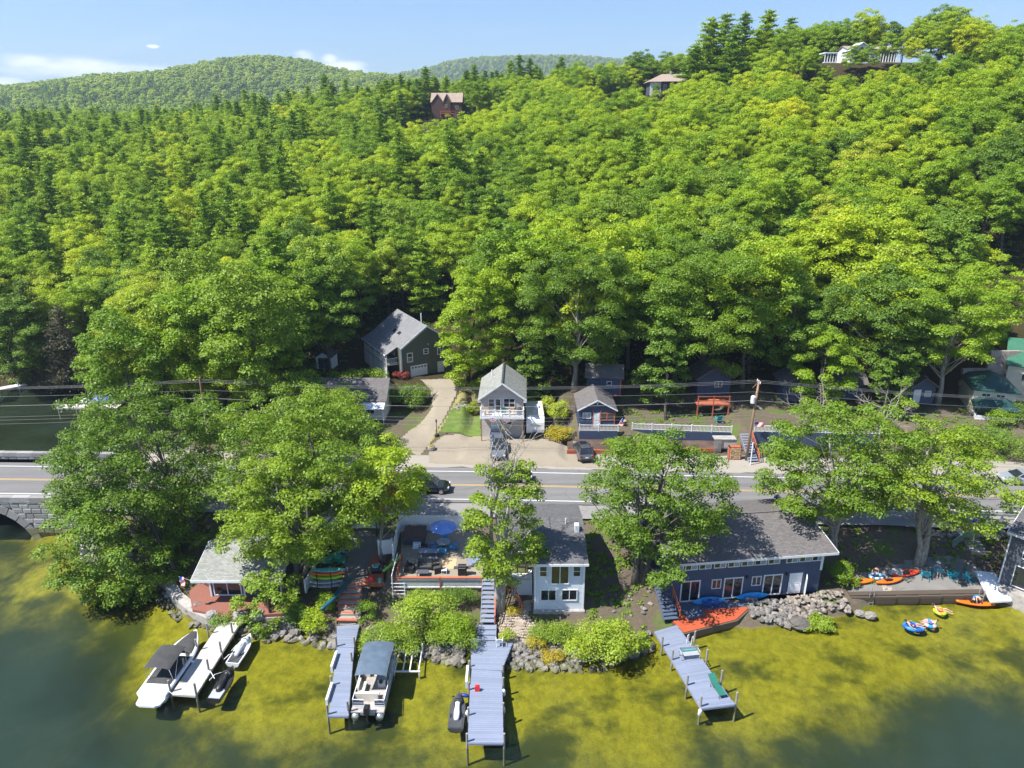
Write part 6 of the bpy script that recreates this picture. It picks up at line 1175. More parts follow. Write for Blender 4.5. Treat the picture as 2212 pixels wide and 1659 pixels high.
def cars():
    car('dark grey SUV parked on the gravel in front of the navy cottage', (8.85,80.6,3.2), R(97), 'car_grey'); car('blue grey minivan parked on the gravel in front of the tan house', (-1.7,81.2,3.25), R(-88), 'car_blue', 5.0, 1.98, 1.75); car('black SUV driving on the road behind the tall left tree', (-9.4,71.4,3.21), R(-2), 'car_black', 4.8, 1.95, 1.75, kind='road'); car('dark SUV on the far lane half hidden by the slender tree', (0.0,74.0,3.21), R(-1), 'car_black', 4.7, 1.9, 1.7, kind='road'); car('silver car at the right edge of the road', (58.6,73.3,3.21), R(176), 'car_silver', 4.5, 1.85, 1.45, roofrack=False)
    car('brown car on the gravel terrace at the far right', (*P(2222,712,14)[:2], gz(*P(2222,712,14)[:2])+0.2), R(20), 'car_grey', 4.5, 1.85, 1.5, roofrack=False)
    # travel trailer
    t = thing('travel_trailer', 'white travel trailer parked beside the tan house', 'trailer', (3.05,85.3,3.35), R(1)); q = MB(); w = 1.17; rows = []
    prof = [(-0.05,0.85),(-0.12,1.3),(-0.08,2.3),(0.15,2.75),(0.5,2.95),(5.6,3.05),(5.75,2.9),(5.75,0.8)]
    q.extrude([(-w,y,z) for y, z in prof][::-1], (2*w,0,0)); q.build('body', M['gel_white'], t)
    q = MB(); q.box(-w-0.01,w+0.01,0,5.7,0.62,0.86); q.build('skirt', M['dark_grey'], t); q = MB(); q.prism([(-w+0.02,0.5),(w-0.02,0.5),(w-0.02,5.55),(-w+0.02,5.55)], 2.97, 3.08); q.build('roof', M['vinyl_cream'], t); q = MB(); q.box(0.0,0.6,2.9,3.8,3.07,3.35); q.build('air_conditioner', M['white'], t); q = MB(); q.box(-0.25,0.25,1.6,2.1,3.07,3.2); q.build('roof_vent', M['white'], t)
    q = MB(); q.bar((-0.8,0.1,0.6),(0,-1.1,0.5),0.08); q.bar((0.8,0.1,0.6),(0,-1.1,0.5),0.08); q.bar((0,-1.1,0),(0,-1.1,0.9),0.08); q.build('hitch', M['black'], t)
    for s in (-0.17, 0.17): q = MB(); q.lathe([(0.15,0),(0.16,0.1),(0.16,0.42),(0.06,0.5)], 10); q.build('gas_bottle', M['dark_grey'], t, (s,-0.35,0.55))
    q = MB(); q.prism([(0.55*math.cos(a), 0.12*math.sin(a)) for a in np.linspace(0, 6.28, 17)[:-1]], 0, 0.02); o = q.build('emblem', M['gel_silver'], t, (0,-0.13,1.95)); o.rotation_euler = (R(90),0,0); q = MB(); q.bar((-0.75,-0.14,1.95),(0.75,-0.14,1.95),0.02,0.05); q.bar((-0.4,-0.15,1.88),(0.4,-0.15,2.02),0.02,0.04); q.build('emblem_wing', M['steel'], t)
    for s in (-1, 1):
        for y in (3.0, 3.9): q = MB(); q.tube([(s*(w-0.12)-0.1,y,0.33),(s*(w-0.12)+0.1,y,0.33)], 0.33, 14); q.build('wheel', M['rubber'], t)
def adirondack(label, loc, rz, mk, s=1.0, group=None):
    k = ('adk', mk)
    if k not in _wc:
        t = thing('adirondack_chair', label, 'chair', (0,0,0)); col = M[mk]
        q = MB(); [q.cbox((0,-0.28+0.115*i,0.36-0.028*i),(0.54,0.1,0.025),(-0.25,0,0)) for i in range(5)]; q.build('seat', col, t)
        q = MB(); [q.cbox((-0.24+0.12*i,0.42,0.62+0.02*(2-abs(i-2))),(0.105,0.025,0.78+0.06*(2-abs(i-2))),(-0.42,0,0)) for i in range(5)]; q.build('backrest', col, t)
        for sx in (-1, 1):
            q = MB(); q.cbox((sx*0.34,0.0,0.55),(0.14,0.75,0.025)); q.build('armrest', col, t); q = MB(); q.cbox((sx*0.3,-0.3,0.27),(0.03,0.1,0.54)); q.build('front_leg', col, t); q = MB(); q.bar((sx*0.3,-0.25,0.3),(sx*0.3,0.62,0.02),0.03,0.1); q.build('rear_leg', col, t)
        _wc[k] = t; t.location = loc; t.rotation_euler = (0,0,rz); t.scale = (s,)*3; tag(t, group=group); return t
    return dup(_wc[k], loc, rz, label, group, s)
def flag(label, base, top, fx, fz, rows=13, pole=True, stripes='us', sx=1.0, lean=None):
    """flag on a pole: striped cloth with a canton, slightly waved"""
    t = thing('flag', label, 'flag', base); d = Vector(top)-Vector(base)
    q = MB(); q.tube([(0,0,0), tuple(d)], 0.025, 6); q.build('pole', M['white_metal'], t)
    ux = Vector(fx); uz = Vector(fz); n = ux.cross(uz).normalized(); q = MB(); nx, nz = 10, rows; o = Vector(d)
    pt = lambda i, j: o + ux*(i/nx) - uz*(j/nz) + n*0.06*math.sin(i*0.9+j*0.25)*ux.length
    for j in range(nz):
        for i in range(nx):
            if stripes == 'us': m = 2 if (i < 4 and j < 7) else (0 if j % 2 == 0 else 1)
            else: m = (0 if i < 4 else (1 if i < 7 else 2))
            q.add([tuple(pt(i,j)), tuple(pt(i+1,j)), tuple(pt(i+1,j+1)), tuple(pt(i,j+1))], [(0,1,2,3)], m)
    mats = [M['red'], M['white'], M['cobalt']] if stripes == 'us' else [M['green_tarp'], M['white'], M['orange']]
    q.build('cloth', mats, t); return t
def treads(root, a, b_, n, w, mat, th=0.05, depth=0.27, z0=0, risers=True, nm='tread'):
    """straight flight: a = bottom centre, b_ = top centre in root space"""
    a = Vector(a); b_ = Vector(b_); d = Vector((b_.x-a.x, b_.y-a.y, 0)); ang = math.atan2(d.y, d.x)-math.pi/2; run = d.length/n; key = ('td', w, round(run,2), mat)
    if key not in _wc: q = MB(); q.box(-w/2,w/2,-run*0.55,run*0.5,-th,0); _wc[key] = q.mesh(nm, M[mat])
    for i in range(n): p = a.lerp(b_, (i+0.5)/n); put(nm, _wc[key], root, (p.x, p.y, a.z+(b_.z-a.z)*(i+1)/n), ang)
    for s in (-1, 1):
        off = Vector((math.cos(ang), math.sin(ang), 0))*s*(w/2+0.03); q = MB(); q.bar(a+off+Vector((0,0,-0.02)), b_+off+Vector((0,0,-0.02)), 0.05, 0.24); q.build('stringer', M[mat], root)
def handrail(root, a, b_, mat, h=0.95, n=4, mid=True):
    a = Vector(a); b_ = Vector(b_); q = MB(); q.bar(a+Vector((0,0,h)), b_+Vector((0,0,h)), 0.1, 0.05); q.build('handrail', M[mat], root)
    if mid: q = MB(); q.bar(a+Vector((0,0,h*0.5)), b_+Vector((0,0,h*0.5)), 0.05, 0.08); q.build('middle_rail', M[mat], root)
    for i in range(n+1): p = a.lerp(b_, i/n); q = MB(); q.box(-0.045,0.045,-0.045,0.045,-0.2,h); q.build('rail_post', M[mat], root, p)
def stairs():
    t = thing('lake_stairs', 'slate blue stairs with an orange handrail leading down to the wide dock', 'stairs', (0,0,0)); treads(t, (-2.15,51.35,0.95), (-2.1,55.4,2.85), 10, 1.15, 'deck_blue'); treads(t, (-2.2,49.55,0.6), (-2.18,51.2,0.95), 3, 1.55, 'deck_blue', nm='step'); handrail(t, (-1.5,51.35,0.95), (-1.45,55.4,2.85), 'orange_wood', 0.85, 4)
    t = thing('side_stairs', 'blue stairs with a long orange handrail beside the left end of the blue house', 'stairs', (0,0,0)); treads(t, (*P(1450,1340,0.75)[:2],0.75), (*P(1418,1228,3.0)[:2],3.0), 14, 1.25, 'deck_navy'); a, c = P(1468,1335,0.75), P(1432,1225,3.0); handrail(t, a, c, 'orange_wood', 0.95, 5)
    t = thing('porch_rails', 'orange stair railings between the slender tree trunk and the pale cottage', 'railing', (0,0,0))
    for a, c, n in (((-0.9,55.0,2.75),(0.5,55.6,3.5),2),((0.5,55.6,3.5),(2.0,55.5,3.5),2),((-0.9,53.9,2.3),(0.1,53.9,2.3),2),((0.1,53.9,2.3),(0.9,52.6,1.3),3)): handrail(t, a, c, 'orange_wood', 0.8, n)
    t = thing('timber_steps', 'wide steps of orange stained timbers filled with gravel above the narrow blue dock', 'steps', (0,0,0)); rng = random.Random(4)
    for k, (xa, xb, y, z) in enumerate(((728,772,1338,0.85),(726,772,1322,1.05),(727,768,1308,1.25),(727,782,1296,1.45),(727,784,1284,1.65),(731,781,1271,1.85),(750,797,1261,2.05),(782,800,1250,2.25))):
        a, c = P(xa,y,z), P(xb,y,z); L = (c-a).length; q = MB(); q.tube([(0,0,0),(L*0.5,0,0.02),(L,0,0)], 0.13, 8); q.build('timber', M['orange_wood'], t, (a.x,a.y,z-0.05), rng.uniform(-.05,.03))
    q = MB()
    for k in range(7): a, c, e = P(730,1338-12*k,0.85+0.2*k), P(778,1338-12*k,0.85+0.2*k), P(730,1326-12*k,1.0+0.2*k); q.box(a.x, c.x, a.y, a.y+0.75, a.z-0.6, a.z-0.02)
    q.build('gravel_fill', M['gravel'], t)
    t = thing('granite_steps', 'grey stone steps climbing from the beach terrace to the road at the right', 'steps', (0,0,0))
    for k in range(13):
        p = P(2112-4.6*k, 1208-7.0*k+0.2*k, 1.2+0.15*k); q = MB(); q.box(-0.75,0.75,-0.1,0.42,-0.2,0.0); q.build('step', M['concrete'], t, (p.x, p.y, gz(p.x, p.y)+0.14), rz=R(6))
    t = thing('flagstone_path', 'pale flagstone path stepping down between the cobbles and the stone bank', 'path', (0,0,0))
    for k in range(11):
        f = k/10; p = P(1108+34*f, 1378-88*f, 0.7+0.9*f); q = MB(); w = rng.uniform(0.5,0.62); q.prism([(w*math.cos(a)*rng.uniform(.85,1.1), 0.24*math.sin(a)*rng.uniform(.85,1.1)) for a in np.linspace(0, 6.28, 9)[:-1]], -0.15, 0.04); q.build('flagstone', M['cobble'], t, (p.x, p.y, gz(p.x,p.y)+0.08), rng.uniform(-.2,.2))
    t = thing('white_stairs', 'pale stairs with orange rails going up beside the utility pole', 'stairs', (0,0,0)); treads(t, (29.6,78.6,3.2), (29.3,82.0,5.5), 11, 1.1, 'deck_blue'); handrail(t, (30.3,78.6,3.2), (30.0,82.0,5.5), 'orange_wood', 0.9, 3)
def patio():
    fz = 2.82
    q = MB(); q.prism([(-10.6,55.35),(-2.75,55.35),(-2.75,59.6),(-4.0,63.4),(-11.4,63.4),(-10.6,58.0)], 0.4, fz); tag(q.build('patio', M['gravel2']), 'raised gravel and paver patio with furniture behind the garden bushes', 'patio')
    def vfence(label, pts, h, z, pan=2.2):
        t = thing('vinyl_fence', label, 'fence')
        for (x0,y0),(x1,y1) in zip(pts[:-1], pts[1:]):
            L = math.hypot(x1-x0, y1-y0); n = max(1, round(L/pan)); ang = math.atan2(y1-y0, x1-x0)
            for i in range(n): q = MB(); w = L/n; q.box(0.06,w-0.06,-0.025,0.025,0.08,h-0.12); q.box(0.05,w-0.05,-0.045,0.045,h-0.14,h); q.box(0.05,w-0.05,-0.045,0.045,0.03,0.16); [q.box(0.06+0.18*k,0.075+0.18*k,-0.032,0.032,0.16,h-0.14) for k in range(1,int((w-.1)/0.18))]; q.build('panel', M['white'], t, (x0+(x1-x0)*i/n, y0+(y1-y0)*i/n, z), ang)
            for i in range(n+1): q = MB(); q.box(-0.07,0.07,-0.07,0.07,0,h+0.06); q.lathe([(0.1,0),(0.1,0.03),(0.0,0.12)],4,0,(0,0,h+0.06)); q.build('post', M['white'], t, (x0+(x1-x0)*i/n, y0+(y1-y0)*i/n, z), ang)
    vfence('white vinyl fence along the back of the patio beside the road', [(-11.5,63.5),(-5.0,63.5)], 1.75, 2.85); vfence('white vinyl fence along the left side of the patio', [(-11.5,63.4),(-11.35,58.2)], 1.6, 2.82); vfence('white fence of two panels behind the blue barrel', [(-22.5,63.9),(-13.8,63.9)], 1.6, 2.9); vfence('short white fence return between the tree trunk and the patio', [(-13.0,59.6),(-11.7,59.9)], 1.6, 2.5); vfence('low white fence beside the board rack', [(-19.0,55.0),(-18.8,57.6)], 1.3, 1.5)
    # lattice wall and orange rail at the front
    t = thing('lattice_wall', 'white lattice skirt under an orange rail at the front of the patio', 'lattice')
    q = MB(); 
    for x0 in np.arange(-10.6, -2.8, 0.22):
        for s in (1, -1): a = Vector((x0 if s > 0 else x0+0.9,55.28,1.95)); e = Vector((x0+0.9 if s > 0 else x0,55.28,2.7)); q.bar(a, e, 0.015, 0.04)
    q.build('lattice', M['white'], t); q = MB(); q.box(-10.65,-2.7,55.22,55.3,2.66,2.84); q.box(-10.65,-2.7,55.22,55.3,1.85,1.97); q.build('lattice_frame', M['white'], t)
    for x0, x1 in ((-10.6,-6.6),(-6.6,-2.7)): q = MB(); q.box(x0,x1-0.02,55.15,55.4,2.9,3.0); q.build('orange_rail', M['orange_wood'], t)
    for x in (-10.6,-6.62,-2.75): q = MB(); q.box(x-0.06,x+0.06,55.2,55.32,1.2,3.05); q.build('post', M['orange_wood'], t)
    handrail(t, (-10.6,55.3,2.82), (-10.5,58.2,2.82), 'orange_wood', 0.8, 3)
    t = thing('white_rack', 'white pipe frame like a ladder at the left corner of the patio', 'rack', P(850,1285,1.6)+Vector((0,0,0)))
    for s in (-0.05, 1.05): q = MB(); q.bar((s,0,-0.3),(s,0,2.1 if s < 0 else 1.3),0.07); q.build('upright', M['white'], t)
    q = MB(); q.bar((-0.05,0,2.1),(0.2,2.2,3.0),0.06); q.build('brace', M['white'], t)
    for k in range(4): q = MB(); q.bar((-0.15,0,0.1+0.38*k),(1.15,0,0.1+0.38*k),0.05); q.build('crossbar', M['white'], t)
    # hot tub
    t = thing('hot_tub', 'square hot tub under a dark cover in the back corner of the patio', 'hot tub', (-9.75,61.9,fz)); q = MB(); q.box(-1.05,1.05,-1.0,1.0,0,0.82); q.build('cabinet', M['dark_grey'], t)
    for i in range(9): q = MB(); q.box(-1.02+0.23*i,-0.84+0.23*i,-1.03,-1.0,0.05,0.78); q.build('slat', M['charcoal'], t)
    q = MB(); 
    for s in (-1, 1): q.box(s*0.55-0.54,s*0.55+0.54,-1.08,1.08,0.83,0.94)
    q.build('cover', M['brown'], t)
    q = MB(); q.box(-0.38,0.38,-1.75,-1.45,0,0.22); q.box(-0.38,0.38,-1.45,-1.12,0,0.44); tag(q.build('tub_steps', M['white'], None, (-9.4,61.9,fz)), 'white two tier step in front of the hot tub', 'step')
    # umbrella, table, chairs
    t = thing('patio_umbrella', 'blue patio umbrella over a round table', 'umbrella', (-6.75,60.8,fz)); q = MB(); q.tube([(0,0,0.0),(0,0,2.6)], 0.03, 8); q.build('pole', M['steel'], t); q = MB(); q.lathe([(0.26,0),(0.26,0.06),(0.05,0.1)], 14); q.build('base', M['black'], t)
    for k in range(8):
        a0, a1 = 2*math.pi*k/8, 2*math.pi*(k+1)/8; am = (a0+a1)/2; q = MB(); A = lambda r, a, z: (r*math.cos(a), r*math.sin(a), z)
        q.add([A(0.02,a0,2.58),A(0.7,a0,2.42),A(0.7,a1,2.42),A(1.38,a0,2.08),A(1.38,a1,2.08),A(1.32,am,2.12),A(0.68,am,2.38)], [(0,1,6),(0,6,2),(1,3,5,6),(6,5,4,2)]); q.build('canopy_panel', M['sky_cloth'] if k % 2 else M['periwinkle'], t)
        q = MB(); q.bar(A(0.03,a0,2.5),A(1.36,a0,2.06),0.015); q.build('rib', M['steel'], t)
    t = thing('round_table', 'round grey glass patio table under the blue umbrella', 'table', (-6.75,60.35,fz)); q = MB(); q.lathe([(0.66,0.7),(0.68,0.72),(0.66,0.74)], 20); q.build('table_top', M['steel'], t); 
    for a in range(4): q = MB(); q.bar((0.5*math.cos(a*1.57+.8),0.5*math.sin(a*1.57+.8),0),(0.35*math.cos(a*1.57+.8),0.35*math.sin(a*1.57+.8),0.7),0.04); q.build('leg', M['dark_grey'], t)
    for x, y, rz, lb in ((-6.75,59.35,R(180),'blue adirondack chair in front of the round patio table'),(-7.7,60.1,R(120),'blue adirondack chair left of the round patio table'),(-5.75,60.1,R(-120),'blue adirondack chair right of the round patio table'),(-6.7,61.5,0,'blue adirondack chair behind the round patio table')): adirondack(lb, (x,y,fz), rz, 'azure', 0.95, 'blue chairs round the patio table')
    # picnic table
    t = thing('picnic_table', 'grey picnic table with two benches in the middle of the patio', 'picnic table', (-8.0,58.75,fz))
    for k in range(5): q = MB(); q.box(-0.95,0.95,-0.37+0.15*k,-0.235+0.15*k,0.72,0.76); q.build('table_plank', M['deck_blue'], t)
    for s in (-1, 1):
        q = MB(); q.box(-0.95,0.95,s*0.78-0.14,s*0.78+0.14,0.43,0.47); q.build('bench', M['deck_blue'], t); q = MB(); q.bar((s*0.7,-0.75,0.0),(s*0.7,0.2,0.72),0.08); q.bar((s*0.7,0.75,0.0),(s*0.7,-0.2,0.72),0.08); q.bar((s*0.7,-0.9,0.4),(s*0.7,0.9,0.4),0.08); q.build('trestle', M['deck_blue'], t)
    t = thing('fire_pit', 'round rusty fire pit ring on the patio', 'fire pit', (-8.75,60.3,fz)); q = MB(); q.lathe([(0.42,0),(0.45,0.28),(0.40,0.28),(0.36,0.08),(0.0,0.06)], 16); q.build('ring', M['brown'], t); rng = random.Random(3)
    for k in range(4): q = MB(); q.tube([(-0.25,0.1*k-0.15,0.14),(0.25,0.15-0.08*k,0.2)], 0.05, 6); q.build('log', M['bark'], t)
    q = MB(); q.box(-6.95,-5.3,56.8,58.5,fz+0.004,fz+0.02); tag(q.build('outdoor_rug', M['tree_wood']), 'square tan outdoor rug on the patio', 'rug'); q = MB(); q.box(-4.95,-4.25,56.3,57.1,fz+0.004,fz+0.03); tag(q.build('door_mat', M['brown']), 'small brown mat in front of the side steps', 'mat')
    # sofa set
    def sofa(label, loc, rz, w, nm, cat):
        t = thing(nm, label, cat, loc, rz, 'black sofa set on the patio'); q = MB(); q.box(-w/2,w/2,-0.35,0.35,0.25,0.42); q.build('seat', M['dark_grey'], t); q = MB(); q.box(-w/2,w/2,0.28,0.4,0.42,0.9); q.build('backrest', M['dark_grey'], t)
        for s in (-1, 1): q = MB(); q.box(s*w/2-0.05,s*w/2+0.05,-0.38,0.38,0.0,0.62); q.build('armrest', M['black'], t)
    sofa('black cushioned loveseat facing the lake', (-8.15,56.9,fz), 0, 1.35, 'loveseat', 'loveseat'); sofa('black armchair left of the loveseat', (-9.55,56.5,fz), R(75), 0.75, 'armchair', 'armchair'); sofa('black armchair right of the loveseat', (-6.95,56.4,fz), R(-70), 0.75, 'armchair', 'armchair')
    q = MB(); q.box(-0.55,0.55,-0.3,0.3,0.34,0.4); [q.box(x-0.03,x+0.03,y-0.03,y+0.03,0,0.34) for x in (-0.5,0.5) for y in (-0.25,0.25)]; tag(q.build('coffee_table', M['charcoal'], None, (-8.25,55.85,fz)), 'low dark coffee table in front of the loveseat', 'table')
    q = MB(); q.box(-0.25,0.25,-0.25,0.25,0.36,0.4); [q.box(x-0.02,x+0.02,y-0.02,y+0.02,0,0.36) for x in (-0.22,0.22) for y in (-0.22,0.22)]; tag(q.build('side_table', M['white'], None, (-6.3,56.2,fz)), 'small pale side table right of the armchairs', 'table')
    t = thing('gas_grill', 'black gas grill near the front rail of the patio', 'grill', (-4.6,55.95,fz)); q = MB(); q.box(-0.4,0.4,-0.25,0.25,0.1,0.75); q.build('cart', M['black'], t); q = MB(); q.extrude([(-0.38,-0.27,0.76),(-0.38,-0.22,0.98),(-0.38,-0.05,1.08),(-0.38,0.15,1.05),(-0.38,0.27,0.9),(-0.38,0.27,0.76)], (0.76,0,0)); q.build('lid', M['black'], t)
    for s in (-1, 1): q = MB(); q.box(s*0.6-0.19,s*0.6+0.19,-0.22,0.22,0.72,0.76); q.build('side_shelf', M['dark_grey'], t); q = MB(); q.tube([(s*0.33-0.03,-0.2,0.08),(s*0.33+0.03,-0.2,0.08)], 0.08, 10); q.build('wheel', M['rubber'], t)
    q = MB(); q.tube([(-0.3,-0.3,0.86),(0.3,-0.3,0.86)], 0.018, 6); q.build('handle', M['alu'], t)
    t = thing('side_steps', 'blue grey side steps with an orange rail going up to the cottage', 'steps', (0,0,0)); treads(t, (-4.2,57.6,2.84), (-2.7,57.9,3.7), 4, 1.1, 'deck_blue'); handrail(t, (-3.9,58.3,2.84), (-2.7,58.5,3.7), 'orange_wood', 0.85, 2)
    # left yard
    p = P(745,1182,2.4); t = thing('plastic_barrel', 'blue plastic barrel lying beside the white fence', 'barrel', (p.x,p.y,gz(p.x,p.y)+0.35), R(82)); q = MB(); q.tube([(-0.8,0,0),(-0.72,0,0),(-0.3,0,0),(-0.28,0,0),(0.28,0,0),(0.3,0,0),(0.72,0,0),(0.8,0,0)], [0.28,0.37,0.37,0.40,0.40,0.37,0.37,0.28], 16); q.build('drum', M['cobalt'], t, smooth=True); q = MB(); q.tube([(0.8,0,0.15),(0.86,0,0.15)], 0.05, 8); q.build('bung', M['black'], t)
    p = P(812,1245,2.0); z = gz(p.x,p.y); t = thing('wheeled_bin', 'black bin with grey hoses and bags heaped on its lid', 'bin', (p.x,p.y+0.6,z+0.25)); q = MB(); q.extrude([(-0.4,-0.35,0),(0.4,-0.35,0),(0.5,-0.42,1.15),(-0.5,-0.42,1.15)], (0,0.8,0)); q.build('body', M['black'], t); q = MB(); q.box(-0.53,0.53,-0.48,0.42,1.15,1.22); q.build('lid', M['dark_grey'], t); q = MB(); [q.tube([(0.28*math.cos(a)-0.1,0.2*math.sin(a),1.28+0.05*k) for a in np.linspace(0,6.2,12)], 0.035, 5) for k in range(4)]; q.build('hose_coil', M['aqua'], t)
    q = MB(); q.prism([(*P(786,1262,1.9)[:2],),(*P(830,1262,1.9)[:2],),(*P(828,1240,1.9)[:2],),(*P(812,1200,1.9)[:2],),(*P(800,1215,1.9)[:2],),(*P(800,1245,1.9)[:2],)], 1.6, 2.15); tag(q.build('orange_platform', M['orange_wood']), 'low orange stained platform with a bin standing on it', 'platform')
    p = P(820,1262,2.1); q = MB(); q.lathe([(0.0,0),(0.17,0),(0.18,0.38),(0.0,0.42)], 12); tag(q.build('small_cooler', M['aqua'], None, (p.x,p.y+0.25,2.16)), 'small pale blue cooler beside the black bin', 'cooler'); q = MB(); q.blob((0,0,0.2),(0.28,0.25,0.28), random.Random(7)); tag(q.build('red_bucket', M['red'], None, (p.x-0.9,p.y+0.5,2.16)), 'red bucket on the orange platform', 'bucket')
    # crumpled green tarpaulin and toys under the tree
    rng = random.Random(5); q = MB(); c = P(712,1205,2.0); n = 9; vs = [(c.x-1.7+3.4*i/n, c.y-0.9+1.9*j/n, gz(c.x,c.y)+0.25+0.45*math.sin(i*0.8)*math.sin(j*0.7)+rng.uniform(-.08,.08)) for j in range(n+1) for i in range(n+1)]; q.add(vs, [(j*(n+1)+i, j*(n+1)+i+1, (j+1)*(n+1)+i+1, (j+1)*(n+1)+i) for j in range(n) for i in range(n)]); tag(q.build('tarpaulin', M['green_tarp']), 'crumpled green tarpaulin behind the board rack', 'tarpaulin')
    # orange lower patio in front of the blue house
    z = 0.66; pl = [P(1453,1340,z),P(1478,1366,z),P(1590,1338,z),P(1622,1308,z),P(1592,1294,z),P(1552,1298,z),P(1500,1312,z)]; q = MB(); q.prism([(p.x,p.y) for p in pl], -0.3, z); tag(q.build('lower_patio', M['red_wood']), 'orange red stained deck in front of the blue house at the water', 'deck')
    q = MB(); q.prism([(pl[0].x-0.1,pl[0].y-0.1),(pl[1].x,pl[1].y-0.14),(pl[2].x+0.1,pl[2].y-0.14),(pl[3].x+0.2,pl[3].y-0.1),(pl[3].x+0.1,pl[3].y+0.1),(pl[2].x,pl[2].y+0.1),(pl[1].x+0.1,pl[1].y+0.1)], -1.0, 0.60); tag(q.build('timber_seawall', M['timber_dark']), 'dark timber edge under the orange red deck', 'seawall')
    p = P(1498,1330,z); t = thing('deck_box', 'dark navy double lounger folded flat on the orange red deck', 'lounger', (p.x,p.y,z), R(18)); q = MB(); q.box(-0.85,0.85,-0.5,0.5,0.12,0.3); q.build('frame', M['navy'], t); q = MB(); [q.box(-0.8+0.21*i,-0.63+0.21*i,-0.46,0.46,0.3,0.34) for i in range(8)]; q.build('slats', M['deck_navy'], t)
    adirondack('blue adirondack chair behind the left blue paddleboard, left of the pair', (17.75,54.05,0.73), R(190), 'blue', 0.9, 'pair of blue chairs at the blue house wall'); adirondack('blue adirondack chair behind the left blue paddleboard, right of the pair', (18.55,54.15,0.73), R(186), 'blue', 0.9, 'pair of blue chairs at the blue house wall')
    # right beach: seawall, terrace chairs
    t = thing('seawall', 'dark timber and concrete seawall under the beach terrace', 'seawall'); a, c = P(1836,1286,0.8), P(2128,1280,0.8)
    q = MB(); q.prism([(a.x,a.y-0.05),(c.x+0.5,c.y-0.1),(c.x+0.5,c.y+0.5),(a.x,a.y+0.5)], -1.0, 0.84); q.build('wall', M['timber_dark'], t)
    n = 6
    for i in range(n):
        for k in range(3): q = MB(); w = (c.x-a.x)/n; q.box(0.02,w-0.02,-0.22,0,0,0.3); q.build('timber', M['timber_dark'], t, (a.x+w*i, a.y-0.05-0.02*k+(c.y-a.y)*i/n, -0.15+0.31*k))
    for px, py, rz, lb in ((1998,1246,R(155),'teal adirondack chair at the left end of the beach row'),(2024,1240,R(165),'teal adirondack chair with a person in a white cap'),(2056,1246,R(185),'teal adirondack chair standing alone on the beach terrace'),(2089,1250,R(215),'teal adirondack chair at the right end beside a small table')): p = P(px,py,0.95); adirondack(lb, (p.x,p.y,max(0.88, gz(p.x,p.y)+0.03)), rz, 'teal', 1.0, 'teal chairs on the beach terrace')
    p = P(2078,1262,0.9); q = MB(); q.box(-0.25,0.25,-0.25,0.25,0.38,0.43); [q.box(x-0.03,x+0.03,y-0.03,y+0.03,0,0.38) for x in (-0.2,0.2) for y in (-0.2,0.2)]; tag(q.build('side_table', M['dark_grey'], None, (p.x,p.y,0.88)), 'small dark table beside the right teal chair', 'table')
    p = P(1893,1248,0.9); t = thing('pool_float', 'blue and white inflatable lying between two orange kayaks', 'float', (p.x,p.y,0.95)); q = MB(); secs = []
    for i in range(15): a = 5.4*i/14; secs.append([((0.5+0.14*math.cos(b))*math.cos(a)*1.3, (0.5+0.14*math.cos(b))*math.sin(a)*0.8, 0.14*math.sin(b)+0.12) for b in np.linspace(0,6.28,9)[:-1]])
    q.loft(secs); q.m = [(i//8)%2 for i in range(len(q.f))]; q.build('tube', [M['azure'], M['white']], t, smooth=True)
    # tilted white float board and concrete deck beside boathouse
    t = thing('landing_slab', 'white sloping landing slab between the beach and the dark boathouse', 'landing', (44.75,55.6,0)); q = MB(); q.add([(-0.6,-0.9,0.75),(1.3,-0.9,0.9),(1.5,2.2,1.75),(-0.2,2.5,1.75),(-0.6,-0.9,0.55),(1.3,-0.9,0.7),(1.5,2.2,1.55),(-0.2,2.5,1.55)], [(0,1,2,3),(4,7,6,5),(0,4,5,1),(1,5,6,2),(2,6,7,3),(3,7,4,0)]); q.build('slab', M['white'], t)
    pts = [P(x, y, 2.6) for x, y in ((2062,1172),(2080,1165),(2100,1161),(2125,1160),(2160,1166))]; q = MB(); q.tube([(p.x,p.y,gz(p.x,p.y)+0.75) for p in pts], 0.08, 6); tag(q.build('garden_hose', M['hose'], smooth=True), 'green tube draped along the stone wall at the right', 'hose'); q = MB()
    for p0, p1 in zip(pts[:-1], pts[1:]): z0, z1 = gz(p0.x,p0.y), gz(p1.x,p1.y); q.extrude([(p0.x,p0.y,z0-0.3),(p1.x,p1.y,z1-0.3),(p1.x,p1.y,z1+0.66),(p0.x,p0.y,z0+0.66)], (0,0.3,0))
    tag(q.build('garden_wall', M['concrete']), 'curved concrete garden wall under the green tube', 'wall')
